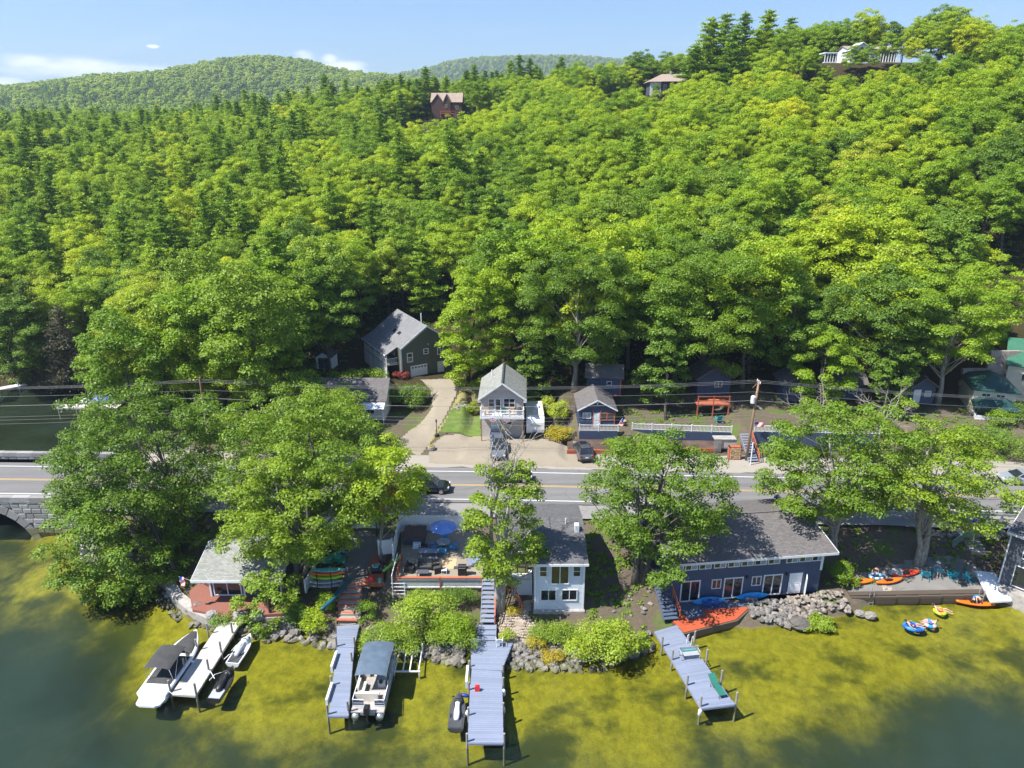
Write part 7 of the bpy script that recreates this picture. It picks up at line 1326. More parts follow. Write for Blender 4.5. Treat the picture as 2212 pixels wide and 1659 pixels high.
def roadside():
    # guardrail
    t = thing('guardrail', 'galvanised guardrail along the lake side of the road at the right', 'guardrail'); xs = np.arange(34.5, 66, 2.4); q = MB(); k = len(xs)
    for x0, x1 in zip(xs[:-1], xs[1:]):
        y0, y1 = float(road_y(x0))-5.2, float(road_y(x1))-5.2
        q.loft([[(x0,y0,3.62),(x0,y0-0.06,3.69),(x0,y0,3.76),(x0,y0-0.06,3.84),(x0,y0,3.92)],[(x1,y1,3.62),(x1,y1-0.06,3.69),(x1,y1,3.76),(x1,y1-0.06,3.84),(x1,y1,3.92)]], caps=False, closed=False)
    q.build('rail', M['steel'], t)
    for x in xs: q = MB(); q.box(-0.08,0.08,0.03,0.2,-0.9,0.72); q.build('post', M['steel'], t, (x, float(road_y(x))-5.2, 3.15))
    # utility pole
    p = Vector((28.9,79.2,3.1)); t = thing('utility_pole', 'wooden utility pole with a grey transformer beside the firewood rack', 'utility pole', p); H = 10.5
    q = MB(); q.tube([(0,0,-0.5),(0.15,0,H*0.5),(0.35,0,H)], [0.19,0.16,0.12], 10); q.build('pole', M['pole_wood'], t, smooth=True)
    q = MB(); q.lathe([(0,0),(0.26,0.02),(0.28,0.1),(0.28,0.85),(0.2,0.95),(0,1.0)], 14); q.build('transformer', M['white_metal'], t, (-0.2,-0.35,H-2.75)); q = MB(); q.bar((0.35,-0.55,H-0.25),(0.35,0.6,H-0.25),0.1,0.12); q.bar((-0.3,0,H-0.9),(0.4,0,H-0.1),0.06); q.build('crossarm', M['pole_wood'], t)
    for y in (-0.5, 0.0, 0.5): q = MB(); q.lathe([(0.05,0),(0.08,0.06),(0.05,0.12),(0.07,0.18),(0.02,0.26)], 8); q.build('insulator', M['white'], t, (0.35,y,H-0.2))
    q = MB(); q.tube([(0.25,0,H-3.2),(0.35,-0.5,H-3.0),(0.45,-1.1,H-3.0)], 0.03, 6); q.cbox((0.47,-1.35,H-3.03),(0.24,0.55,0.12)); q.build('street_lamp', M['alu'], t)
    # wires
    left = (-75, 82.0); right = (75, 74.0); wi = 0
    for dz, dy, sag, lb in ((10.4,-0.5,0.9,'top front'),(10.4,0.0,0.95,'top middle'),(10.4,0.5,1.0,'top rear'),(9.1,0,0.8,'upper neutral'),(8.0,0,1.0,'thick upper telephone'),(6.6,-0.15,1.1,'middle telephone'),(6.2,-0.15,1.15,'lower telephone'),(5.7,-0.15,1.2,'lowest telephone')):
        q = MB(); pole1 = Vector((29.2,79.2+dy,3.1+dz)); pole2 = Vector((-38,81.5+dy,3.1+dz*0.93)); pole0 = Vector((88,73+dy,3.1+dz-0.6)); pole3 = Vector((-110,86+dy,3.1+dz-2.5)); 
        for A, B in ((pole1,pole2),(pole1,pole0),(pole2,pole3)): q.tube([A.lerp(B, i/14)+Vector((0,0,-sag*4*(i/14)*(1-i/14)*((A-B).length/67)**1.5)) for i in range(15)], 0.012 if 'thick' not in lb else 0.024, 4)
        tag(q.build('power_line', M['wire']), 'overhead wire strung along the road, the %s one on the utility pole' % lb, 'wire', 'overhead wires')
    # second pole hidden in the crowns of the left trees
    t = thing('utility_pole', 'utility pole standing among the crowns of the big left trees', 'utility pole', (-38.2,81.5,3.0)); q = MB(); q.tube([(0,0,-0.5),(0.2,0,10.2)], [0.19,0.12], 8); q.build('pole', M['pole_wood'], t)
    # firewood rack, bin screen, yard bits at the pole
    t = thing('firewood_rack', 'orange framed firewood rack full of split logs beside the utility pole', 'firewood rack', (27.5,79.6,3.15)); rng = random.Random(9); q = MB(); q.box(-0.75,-0.65,-0.3,0.3,0,1.75); q.box(0.65,0.75,-0.3,0.3,0,1.75); q.box(-0.75,0.75,-0.3,0.3,0,0.1); q.box(-0.75,0.75,-0.3,0.3,1.65,1.75); q.build('frame', M['orange_wood'], t)
    lg = []; 
    for k in range(4): q = MB(); r = rng.uniform(0.085,0.11); q.tube([(0,-0.28,0),(0,0.28,0)], r, 7); lg.append(q.mesh('log', M['tree_wood']))
    for j in range(8):
        for i in range(7): put('log', lg[rng.randrange(4)], t, (-0.55+0.185*i+rng.uniform(-.02,.02), rng.uniform(-.04,.04)-0.05, 0.2+0.185*j+0.05*(i%2)))
    t = thing('bin_enclosure', 'grey corrugated bin enclosure behind the firewood rack', 'enclosure', (26.3,81.3,3.15)); q = MB(); [q.box(-0.9+0.12*i,-0.83+0.12*i,-0.05,0.0,0,1.9) for i in range(8)]; q.build('corrugated_side', M['steel'], t); q = MB(); q.box(0.1,1.9,0.1,0.2,0,1.8); q.build('back_panel', M['tan'], t); q = MB(); q.box(-0.9,1.9,0.0,1.2,1.8,1.88); q.build('lid', M['concrete'], t)
    q = MB(); q.tube([(0,0,0),(0,0,3.0)], 0.07, 8); tag(q.build('white_post', M['white'], None, (29.0,77.9,3.15)), 'white post at the foot of the pale stairs', 'post')
    # orange timber scaffold deck
    t = thing('scaffold_deck', 'unfinished orange timber deck frame in the yard below the blue cabin', 'deck frame', (27.2,89.2,4.6)); 
    for x in (-2.1,0,2.1): q = MB(); q.box(x-0.07,x+0.07,-0.07,0.07,-0.5,3.2); q.build('post', M['orange_wood'], t)
    for z in (1.9,2.5,3.1): q = MB(); q.box(-2.2,2.2,-0.1,-0.07,z,z+0.12); q.build('beam', M['orange_wood'], t)
    q = MB(); q.box(-2.2,2.2,0,2.2,1.85,1.93); q.build('floor', M['orange_wood'], t)
    for px, py, z, rz, mk, lb in ((1940,795,9,R(170),'aqua','aqua chair in the clearing left of the thin trunk'),(1975,798,9,R(190),'aqua','aqua chair in the clearing right of the thin trunk'),(2165,735,13,R(180),'azure','blue chair on the terrace above the block wall'),(1552,912,4.9,R(180),'teal','teal chair in front of the orange deck frame')): p = P(px,py,z); adirondack(lb, (p.x,p.y,gz(p.x,p.y)+0.12), rz, mk, 1.1)
    # block retaining wall at right
    t = thing('block_wall', 'tan block retaining wall in two tiers above the green roofed houses', 'retaining wall'); rng = random.Random(12)
    for tier in range(2):
        p0 = P(2075+60*tier,810-38*tier,8.5+2.6*tier)
        for k in range(3):
            for i in range(14): q = MB(); q.box(0.02,1.36,-0.35,0.1,0.02,0.86); q.build('block', M['brick_block'], t, (p0.x+1.38*i+0.6*(k%2), p0.y+0.02*i, p0.z-1.6+0.88*k))
    # lantern post and planter by the driveway
    p = P(944,950,3.3); t = thing('garden_torch', 'slim dark torch lamp at the corner of the driveway', 'lamp', (p.x,p.y,gz(p.x,p.y))); q = MB(); q.lathe([(0.3,0),(0.28,0.25),(0.1,0.35),(0.05,0.5),(0.045,1.9),(0.09,1.95),(0.12,2.25),(0.03,2.4)], 10); q.build('post', M['black'], t)
    p = P(932,972,3.3); t = thing('flower_tub', 'stone tub of yellow flowers beside the driveway', 'planter', (p.x,p.y,gz(p.x,p.y))); q = MB(); q.lathe([(0.38,0),(0.48,0.2),(0.46,0.55),(0.4,0.6)], 12); q.build('tub', M['concrete'], t); rg = np.random.default_rng(2); v, f = leaf_quads(rg, np.array([[0,0,0.62]]), np.array([0.4]), np.array([0.5]), np.array([160]), 0.07); put('flowers', np_mesh('flowers', v, f, M['leaf_yellow']), t)
    t = thing('hanging_basket', 'hanging basket of yellow flowers under the tan house deck', 'basket', (-1.15,84.2,5.2)); q = MB(); q.lathe([(0.02,-0.2),(0.18,-0.12),(0.22,0.05)], 10); q.build('basket', M['bark'], t); v, f = leaf_quads(rg, np.array([[0,0,0.15]]), np.array([0.26]), np.array([0.9]), np.array([120]), 0.06); put('flowers', np_mesh('flowers', v, f, M['leaf_yellow']), t)
    # flags
    flag('striped flag on a slanting pole at the corner of the small left house', (-28.6,53.9,3.5), (-29.6,53.5,4.3), (0.05,-0.1,-0.85), (-0.5,0.1,0.0)); flag('striped flag on a slanting pole behind the blue house roof', (27.3,64.5,4.0), (26.9,64.3,6.6), (-0.35,0,-0.95), (-0.6,0,0.25)); flag('striped flag at the back of the dark boathouse', (45.6,60.6,3.2), (45.1,60.5,6.2), (-0.75,0,-1.2), (-0.6,0,0.35)); flag('pink white striped flag on the navy cottage railing', (13.5,84.0,5.6), (14.1,83.7,6.9), (-0.5,0,-0.9), (-0.5,0,0.3)); flag('striped flag at the top of the pale stairs', (30.6,82.0,6.3), (30.3,81.8,7.2), (1.3,0,-0.1), (0,0.1,0.6)); flag('tricolour flag of green white and orange on the olive house porch', (-21.2,110.5,8.2), (-22.2,110.2,9.4), (0.1,0,-1.3), (-0.8,0.1,0.0), 4, stripes='ie')
    # far inlet: docks, lift, chairs
    for (x, y, L, w, rz, lb) in ((-84,113.5,11,1.5,R(40),'white dock on the far side of the dark inlet'),(-92,116,9,2.6,R(12),'dark dock at the far left edge of the inlet')):
        t = thing('inlet_dock', lb, 'dock', (x,y,0.5), rz)
        for i in range(int(L/0.35)): q = MB(); q.box(0.01,0.34,-w/2,w/2,-0.1,0); q.build('plank', M['white'] if w < 2 else M['dark_grey'], t, (-L/2+0.35*i,0,0))
        for i in range(5): q = MB(); q.tube([(-L/2+L*i/4,-w/2,-2),(-L/2+L*i/4,-w/2,0.9)], 0.09, 6); q.build('post', M['white'], t)
    t = thing('covered_boat', 'small boat with a blue cover under white canopy hoops on the inlet', 'boat', (-65.5,106.0,0.2), R(0)); q = MB(); rows = [[(x,-w,0.55),(x,-w*0.7,0.0),(x,w*0.7,0.0),(x,w,0.55)] for x, w in ((-3.4,0.5),(-3.0,1.1),(0,1.25),(2.4,1.0),(3.5,0.15))]; q.loft(rows); q.build('hull', M['gel_white'], t); q = MB(); q.loft([[(x,-w,0.58),(x,0,0.58+h),(x,w,0.58)] for x, w, h in ((-1.6,1.0,0.2),(-0.2,1.1,0.8),(1.8,0.9,0.4),(3.0,0.3,0.1))]); q.build('cover', M['blue'], t)
    for x in (-2.2,-0.9,0.4): q = MB(); q.tube([(x,-1.3,0.5),(x+0.9,-1.1,1.9),(x+1.3,0,2.4),(x+0.9,1.1,1.9),(x,1.3,0.5)], 0.05, 6); q.build('canopy_hoop', M['white_metal'], t)
    t = thing('float_dock', 'grey floating dock under the covered boat on the inlet', 'dock', (-66.5,104.3,0.35), 0); q = MB(); q.box(-5,4.5,-0.8,0.8,-0.25,0); q.build('deck', M['deck_grey'], t); [ (lambda qq: qq.build('post', M['white'], t))(MB().tube([(x,-0.7,-2),(x,-0.7,1.2)], 0.09, 6)) for x in (-4.8,-2.0,1.0)]
    for i, lb in enumerate(('white chair on the far lawn at the left edge, left one','white chair on the far lawn at the left edge, right one')): p = P(28+16*i,806,1.5); adirondack(lb, (p.x,p.y,gz(p.x,p.y)), R(180), 'white', 1.3)
    for px, py, lb in ((1026,1392,'pale plastic chair on the left side of the dock stairs'),(1079,1394,'white plastic chair on the right side of the dock stairs')):
        p = P(px,py,0.62); t = thing('plastic_chair', lb, 'chair', p, R(180), 'plastic chairs at the foot of the dock stairs')
        q = MB(); q.box(-0.24,0.24,-0.24,0.24,0.42,0.45); q.build('seat', M['white'], t); q = MB(); q.extrude([(-0.24,0.22,0.45),(0.24,0.22,0.45),(0.22,0.3,0.8),(0.12,0.32,0.9),(-0.12,0.32,0.9),(-0.22,0.3,0.8)], (0,0.03,0)); q.build('backrest', M['white'], t)
        for s in (-1, 1): q = MB(); q.tube([(s*0.28,-0.25,0.0),(s*0.28,-0.22,0.64),(s*0.28,0.28,0.66)], 0.025, 6); q.build('armrest', M['white'], t); q = MB(); q.bar((s*0.24,0.26,0),(s*0.22,0.2,0.44),0.04); q.build('leg', M['white'], t)
cars(); stairs(); patio(); roadside()
# ================================================================== TREES AND BUSHES NEAR THE LAKE
def near_tree(label, base, z, box, seed, leaf='leaf', nclump=85, dens=1.0, hole=0.10, bark='bark', lean=0.0, Y=None, clump=0.20, r0=0.26, leafsize=0.132, name='broadleaf_tree', dy=0.0, fork=None, depth=0.95, group=None):
    """trunk foot at a surveyed point, crown inside the outline box (x0, x1, y0, y1) it has at that distance"""
    g = P(base[0], base[1], z); Yc = (Y or g.y)+dy; x0, x1, y0, y1 = box
    top = PY((x0+x1)/2, y0, Yc); bot = PY((x0+x1)/2, y1, Yc); a = PY(x0, (y0+y1)/2, Yc); c = PY(x1, (y0+y1)/2, Yc)
    rx = (c.x-a.x)/2; H = top.z-bot.z; cz = (top.z+bot.z)/2; rz_ = H/2; ctr = np.array([(a.x+c.x)/2-g.x, Yc-g.y, cz-z]); rng, cc, cr = broad_crown(seed, ctr, (rx, rx*depth, rz_), int(nclump*1.5), 0, 0, hole=hole, clump=clump, bottom=-0.95)
    t = thing(name, label, 'tree', (g.x, g.y, gz(g.x, g.y)-0.15), group=group); area = rx*rx*3.14+rx*rz_*6
    cnt = (cr**2/np.sum(cr**2)*area*84*dens).astype(int)+6; v, q = leaf_quads(rng, cc, cr, np.full(len(cr), 0.62), cnt, leafsize); put('crown', np_mesh('crown', v, q, M[leaf]), t)
    b = MB(); tt = (ctr[0]*0.75+lean, ctr[1]*0.8, ctr[2]+rz_*0.45)
    if fork:
        for f in fork: tk = (tt[0]+f, tt[1], tt[2]); trunk_mesh(b, rng, (f*0.12, 0, 0), tk, r0*0.8, r0*0.2, 8)
    else: trunk_mesh(b, rng, (0,0,0), tt, r0, r0*0.25, 9)
    limbs(b, rng, (0,0,0), tt, cc, r0*1.0, 0.24, n=5); b.build('trunk', M[bark], t, smooth=True); return t
def bush(label, px, py, z, w, h, mat, n=1600, size=0.08, clumps=16, name='bush', stem=False, cat='bush', seed=None, d=None, flat=0.85):
    g = P(px, py, z); sd_ = seed or int(px*7+py); rng, cc, cr = broad_crown(sd_, (0, 0, h*0.5), (w/2, (d or w)/2, h*0.52), clumps, 0, 0, clump=0.34, bottom=-0.6)
    t = thing(name, label, cat, (g.x, g.y, gz(g.x, g.y)-0.05)); cnt = (cr**2/np.sum(cr**2)*n).astype(int)+4; v, q = leaf_quads(rng, cc, cr, np.full(len(cr), flat), cnt, size); v[:,2] = np.maximum(v[:,2], 0.0)
    put('foliage', np_mesh('foliage', v, q, M[mat]), t); b = MB(); limbs(b, rng, (0,0,0), (0,0,h*0.6), cc, 0.09 if stem else 0.05, 0.8, n=4)
    if stem: b.tube([(0,0,-0.2),(0.05,0,h*0.35),(0.0,0,h*0.6)], [0.13,0.1,0.05], 7)
    b.build('stems', M['bark'], t); return t
def bare_branches(name, label, base, tips, r, mat='deadwood', seed=1, cat='dead tree', twigs=5):
    rng = np.random.default_rng(seed); base = Vector(base); t = thing(name, label, cat, base); b = MB()
    def grow(p, q, r, lvl):
        mid = (p+q)/2+Vector(rng.normal(size=3)*0.07*(q-p).length); b.tube([p, mid, q], [r, r*0.7, r*0.3], 5, cap=False)
        if lvl < 3:
            for k in range(twigs): s = p.lerp(q, rng.uniform(0.35, 0.95)); d = (q-p).normalized()*0.6+Vector(rng.normal(size=3))*0.55; grow(s, s+d*(q-p).length*rng.uniform(0.25, 0.5), r*0.45, lvl+1)
    for tip in tips: grow(Vector((0,0,0)), Vector(tip)-base, r, 1)
    b.build('branches', M[mat], t); return t
def near_trees():
    nt_ = near_tree; k = []
    k.append(nt_('huge spreading tree with olive leaves nearest the stone bridge', (385,1228), 1.6, (105,430,985,1250), 401, 'leaf_dark', 95, 1.0, 0.10, 'bark_dark', -0.3, Y=60.5, r0=0.36, fork=(-2.4,0.6)))
    k.append(nt_('tall tree with a straight trunk rising left of the small lake house', (426,1150), 2.6, (120,500,825,1100), 402, 'leaf_mid', 110, 0.95, 0.12, 'bark', 0.0, Y=63, r0=0.32))
    k.append(nt_('broad tree hanging over the small grey roofed lake house', (652,1262), 1.5, (485,800,955,1195), 403, 'leaf_mid', 120, 1.0, 0.09, 'bark', 0, r0=0.42, fork=(-1.6,1.2)))
    k.append(nt_('large light green tree whose crown hides the roadside house', (700,1150), 3.0, (480,850,840,1110), 404, 'leaf_mid', 115, 0.95, 0.12, 'bark', 0, r0=0.34))
    k.append(nt_('round leafy tree behind the road in front of the roadside house', (610,985), 3.2, (480,790,800,960), 414, 'leaf_mid', 80, 1.0, 0.08, 'bark', 0, r0=0.26, Y=82))
    k.append(nt_('slim tree with a tall bare pale trunk left of the patio', (824,1200), 2.4, (752,922,918,1105), 405, 'leaf', 40, 0.9, 0.12, 'bark_light', 0, r0=0.2, clump=0.24))
    k.append(nt_('young tree with yellow leaves below the tall pale trunk', (812,1150), 2.8, (762,880,1010,1095), 406, 'leaf_yellow', 18, 0.6, 0.1, 'bark', 0, r0=0.1, clump=0.3, Y=60))
    k.append(nt_('slender half bare tree with a thick grey trunk left of the pale cottage', (1078,1300), 1.9, (1003,1172,955,1245), 407, 'leaf_mid', 50, 0.95, 0.22, 'bark_light', 0, r0=0.42, clump=0.21, fork=(-0.9,0.7)))
    k.append(nt_('full round crowned tree between the pale cottage and the blue house', (1378,1245), 2.0, (1268,1585,900,1200), 408, 'leaf_mid', 120, 1.0, 0.11, 'bark', 0, r0=0.45, fork=(-1.5,0.5,1.8)))
    k.append(nt_('leafy tree with twin grey trunks at the right end of the blue house roof', (1800,1185), 2.2, (1648,1950,855,1120), 409, 'leaf_mid', 110, 1.0, 0.12, 'bark_light', 0, r0=0.36, fork=(-1.2,1.0)))
    k.append(nt_('wide tree with twin leaning trunks above the beach terrace', (1985,1218), 1.2, (1850,2165,900,1115), 410, 'leaf_mid', 115, 1.0, 0.12, 'bark_light', 0, r0=0.38, fork=(-0.8,1.6)))
    k.append(nt_('small bright tree cut by the right edge beside the guardrail', (2235,1130), 3.0, (2185,2330,1045,1150), 411, 'leaf_lime', 40, 0.9, 0.1, 'bark', 0, r0=0.22))
    k.append(nt_('low spreading tree on the stony bank next to the bridge', (300,1215), 1.2, (170,420,1120,1290), 412, 'leaf_dark', 50, 0.9, 0.12, 'bark_dark', 0, r0=0.2))
    k.append(nt_('drooping small tree over the shore right of the grey dock', (585,1325), 0.9, (505,650,1215,1350), 413, 'leaf_dark', 40, 0.9, 0.1, 'bark_dark', 0, r0=0.15))
    # trees straight behind the road and yards
    k.append(nt_('big tree with a long pale trunk behind the navy cottage', (1240,842), 6, (1110,1400,540,800), 421, 'leaf_mid', 95, 1.0, 0.08, 'bark_light', 0, r0=0.42, leafsize=0.145))
    k.append(nt_('large tree standing over the orange deck frame', (1520,838), 6.3, (1370,1660,520,800), 422, 'leaf_mid', 95, 1.0, 0.08, 'bark', 0, r0=0.36, leafsize=0.145))
    k.append(nt_('gnarled tree with a forked leaning trunk behind the right cabins', (1905,850), 5.8, (1760,2030,560,790), 423, 'leaf_dark', 80, 0.95, 0.10, 'bark_light', 0.8, r0=0.5, leafsize=0.145, fork=(0.3,2.4)))
    k.append(nt_('tall tree with a slanting grey trunk beside the green roofed cottage', (2025,868), 5.5, (1920,2170,560,800), 424, 'leaf', 80, 0.95, 0.08, 'bark_light', 1.0, r0=0.36, leafsize=0.145))
    k.append(nt_('dense bright green tree right of the olive house', (1010,838), 5.2, (942,1130,575,850), 425, 'leaf', 90, 1.1, 0.04, 'bark_dark', 0, r0=0.3, leafsize=0.16))
    k.append(nt_('rounded light tree at the edge of the inlet behind the power lines', (480,850), 3.5, (360,610,690,880), 426, 'leaf', 70, 0.95, 0.10, 'bark', 0, r0=0.3, leafsize=0.145, Y=92))
    k.append(nt_('broad lime green tree above the inlet boat', (290,830), 2.0, (185,470,545,800), 427, 'leaf_lime', 90, 1.0, 0.05, 'bark', 0, r0=0.4, leafsize=0.155, Y=113))
    k.append(nt_('dark tree at the left edge beyond the inlet', (-20,800), 2.0, (-110,70,560,790), 428, 'leaf_dark', 60, 1.0, 0.05, 'bark_dark', 0, r0=0.3, leafsize=0.2, Y=122))
    k.append(nt_('leafy tree at the right edge above the block wall', (2190,760), 10, (2085,2225,480,690), 429, 'leaf', 60, 0.95, 0.08, 'bark', 0, r0=0.3, leafsize=0.155))
    k.append(nt_('dark tree standing behind the navy cabin with the teal window', (1700,835), 6.5, (1600,1800,590,800), 430, 'leaf_dark', 70, 1.0, 0.08, 'bark', 0, r0=0.3, leafsize=0.145))
    k.append(nt_('dark tree with a thin straight trunk left of the olive house', (712,795), 6.0, (600,790,560,745), 431, 'leaf_dark', 60, 0.85, 0.12, 'bark', 0, r0=0.22, leafsize=0.16))
    for t in k: TREES.append((t, 0, 0, 'near', 'near'))
    for i, (px, py, z, box, Y, lf, lb) in enumerate(((1440,905,5.0,(1375,1500,690,880),92,'leaf_dark','dark tree between the navy cottage and the orange deck frame'),(1770,905,5.2,(1700,1850,700,890),91,'leaf','leafy tree in front of the two navy cabins'),(1960,900,5.0,(1880,1990,740,880),90,'leaf_dark','small dark tree left of the navy shed'))): t = nt_(lb, (px,py), z, box, 460+i, lf, 45, 1.0, 0.06, 'bark_dark', 0, r0=0.2, leafsize=0.16, Y=Y); TREES.append((t,0,0,'near','near'))
    for i, (px, py, z, box, Y, lf, lb) in enumerate((((30),812,1.5,(-40,110,640,815),114,'leaf_dark','low dark tree on the far shore at the left edge'),((250),842,1.0,(170,330,690,845),110,'leaf','low tree leaning over the far shore behind the inlet boat'),((345),850,1.0,(280,420,700,860),107,'leaf_dark','dark tree at the end of the inlet'),((1130),862,5.0,(1120,1190,700,870),95,'leaf_dark','narrow dark tree behind the tan house'))): t = nt_(lb, (px,py), z, box, 450+i, lf, 45, 1.0, 0.05, 'bark_dark', 0, r0=0.2, leafsize=0.155, Y=Y); TREES.append((t,0,0,'near','near'))
    def conifer(label, px, py, z, h, rmax, mat, seed, n=12000, size=0.26, Y=None, whorls=22, per=7, droop=0.05, start=0.05, plume=0.45):
        g = P(px, py, z) if Y is None else PY(px, py, Y); zz = gz(g.x, g.y); t = thing('pine_tree', label, 'tree', (g.x, g.y, zz-0.2)); b, v, q = pine_parts(seed, h, rmax, whorls, per, n, size, droop, start, plume=plume); put('crown', np_mesh('crown', v, q, M[mat]), t); b.build('trunk', M['bark_dark'], t); return t
    conifer('bright green young pine at the left shore of the inlet', 95, 820, 1.0, 16.5, 4.6, 'needle_lime', 501, 15000); conifer('grey green cedar beside the bright pine on the inlet shore', 160, 828, 1.0, 15, 4.4, 'needle_grey', 502, 12000, droop=0.16)
    tall = []
    for px, top, Y, sd_ in ((1540,36,246,1),(1571,27,250,2),(1612,25,248,3),(1664,20,244,0),(1711,36,246,2),(1505,95,240,1),(1590,60,238,0),(1640,62,240,3),(1690,70,238,1)):
        p = PY(px, top, Y); zz = gz(p.x, p.y); kind = 'pine%d' % sd_; h = TREE_SRC[kind][2]; s = (p.z-zz)/h
        if s > 0.45: tall.append(put_tree(kind, p.x, p.y, zz, s, sd_, sx=1.25)); TREES.append((tall[-1], *proj(p.x, p.y, p.z-5)[:2], 'ridge', 'ridge'))
    for px, top, Y, kind in ((919,143,302,'pine1'),(1024,138,300,'pine3'),(1008,150,306,'pine0'),(900,170,300,'pine2'),(940,165,306,'pine0'),(1103,130,335,'pine1'),(700,160,330,'pine1'),(745,170,325,'pine3'),(620,190,330,'pine2'),(715,178,318,'pine0'),(1395,120,300,'broad1'),(1440,125,305,'broad2'),(1370,130,302,'broad4'),(1880,62,252,'broad0'),(1925,54,254,'broad3'),(1958,66,250,'broad1'),(2024,42,240,'broad5'),(2100,60,238,'pine0'),(2060,75,236,'broad2'),(2150,75,238,'pine2'),(2190,88,236,'broad4'),(1780,80,240,'broad2'),(1820,92,246,'broad0'),(1475,160,285,'broad3')):
        p = PY(px, top, Y); zz = gz(p.x, p.y); h = TREE_SRC[kind][2]; s = (p.z-zz)/h
        if s > 0.3: s = min(s, 1.7); t = put_tree(kind, p.x, p.y, p.z-s*h+0.2, s, px, M['leaf_dark'] if kind.startswith('broad') else None); TREES.append((t, *proj(p.x, p.y, p.z-5)[:2], 'skyline', 'pine' if kind.startswith('pine') else 'broadleaf'))
    # dead and bare ones
    g = P(1078,1300,1.9); bare_branches('bare_branches', 'bare dead branches standing out of the slender tree above the road', (g.x-0.6,g.y,10.5), [PY(1045,1005,g.y),PY(1120,960,g.y),PY(1062,985,g.y),PY(1135,940,g.y-0.5)], 0.09, seed=3)
    for px, py, Y, h, lb, sd_ in ((1880,345,172,9,'grey leafless tree on the upper right slope',5),(1935,455,140,8,'bare grey branches poking out of the canopy at the right',6),(1860,560,112,7,'curved bare trunk in the canopy above the right cabins',7),(2075,290,190,7,'small dead tree high on the right slope',8)):
        p = PY(px, py, Y); bare_branches('dead_tree', lb, (p.x,p.y,p.z-h), [(p.x-1.2,p.y,p.z),(p.x+1.4,p.y,p.z-0.5),(p.x+0.2,p.y-1.4,p.z+0.6),(p.x-0.5,p.y+1,p.z+1)], 0.12, seed=sd_)
    for px, py, z, lb, sd_ in ((1690,868,6,'pale bare branches above the railing behind the pole',11),(1835,868,6,'tangle of dead branches above the right railing',12)):
        p = P(px, py, z); bare_branches('bare_branches', lb, (p.x,p.y-9,4.5), [(p.x-2,p.y-9,9.5),(p.x+1.6,p.y-9,9.8),(p.x+0.2,p.y-9.8,10.3),(p.x+2.8,p.y-9,8.6)], 0.1, seed=sd_)
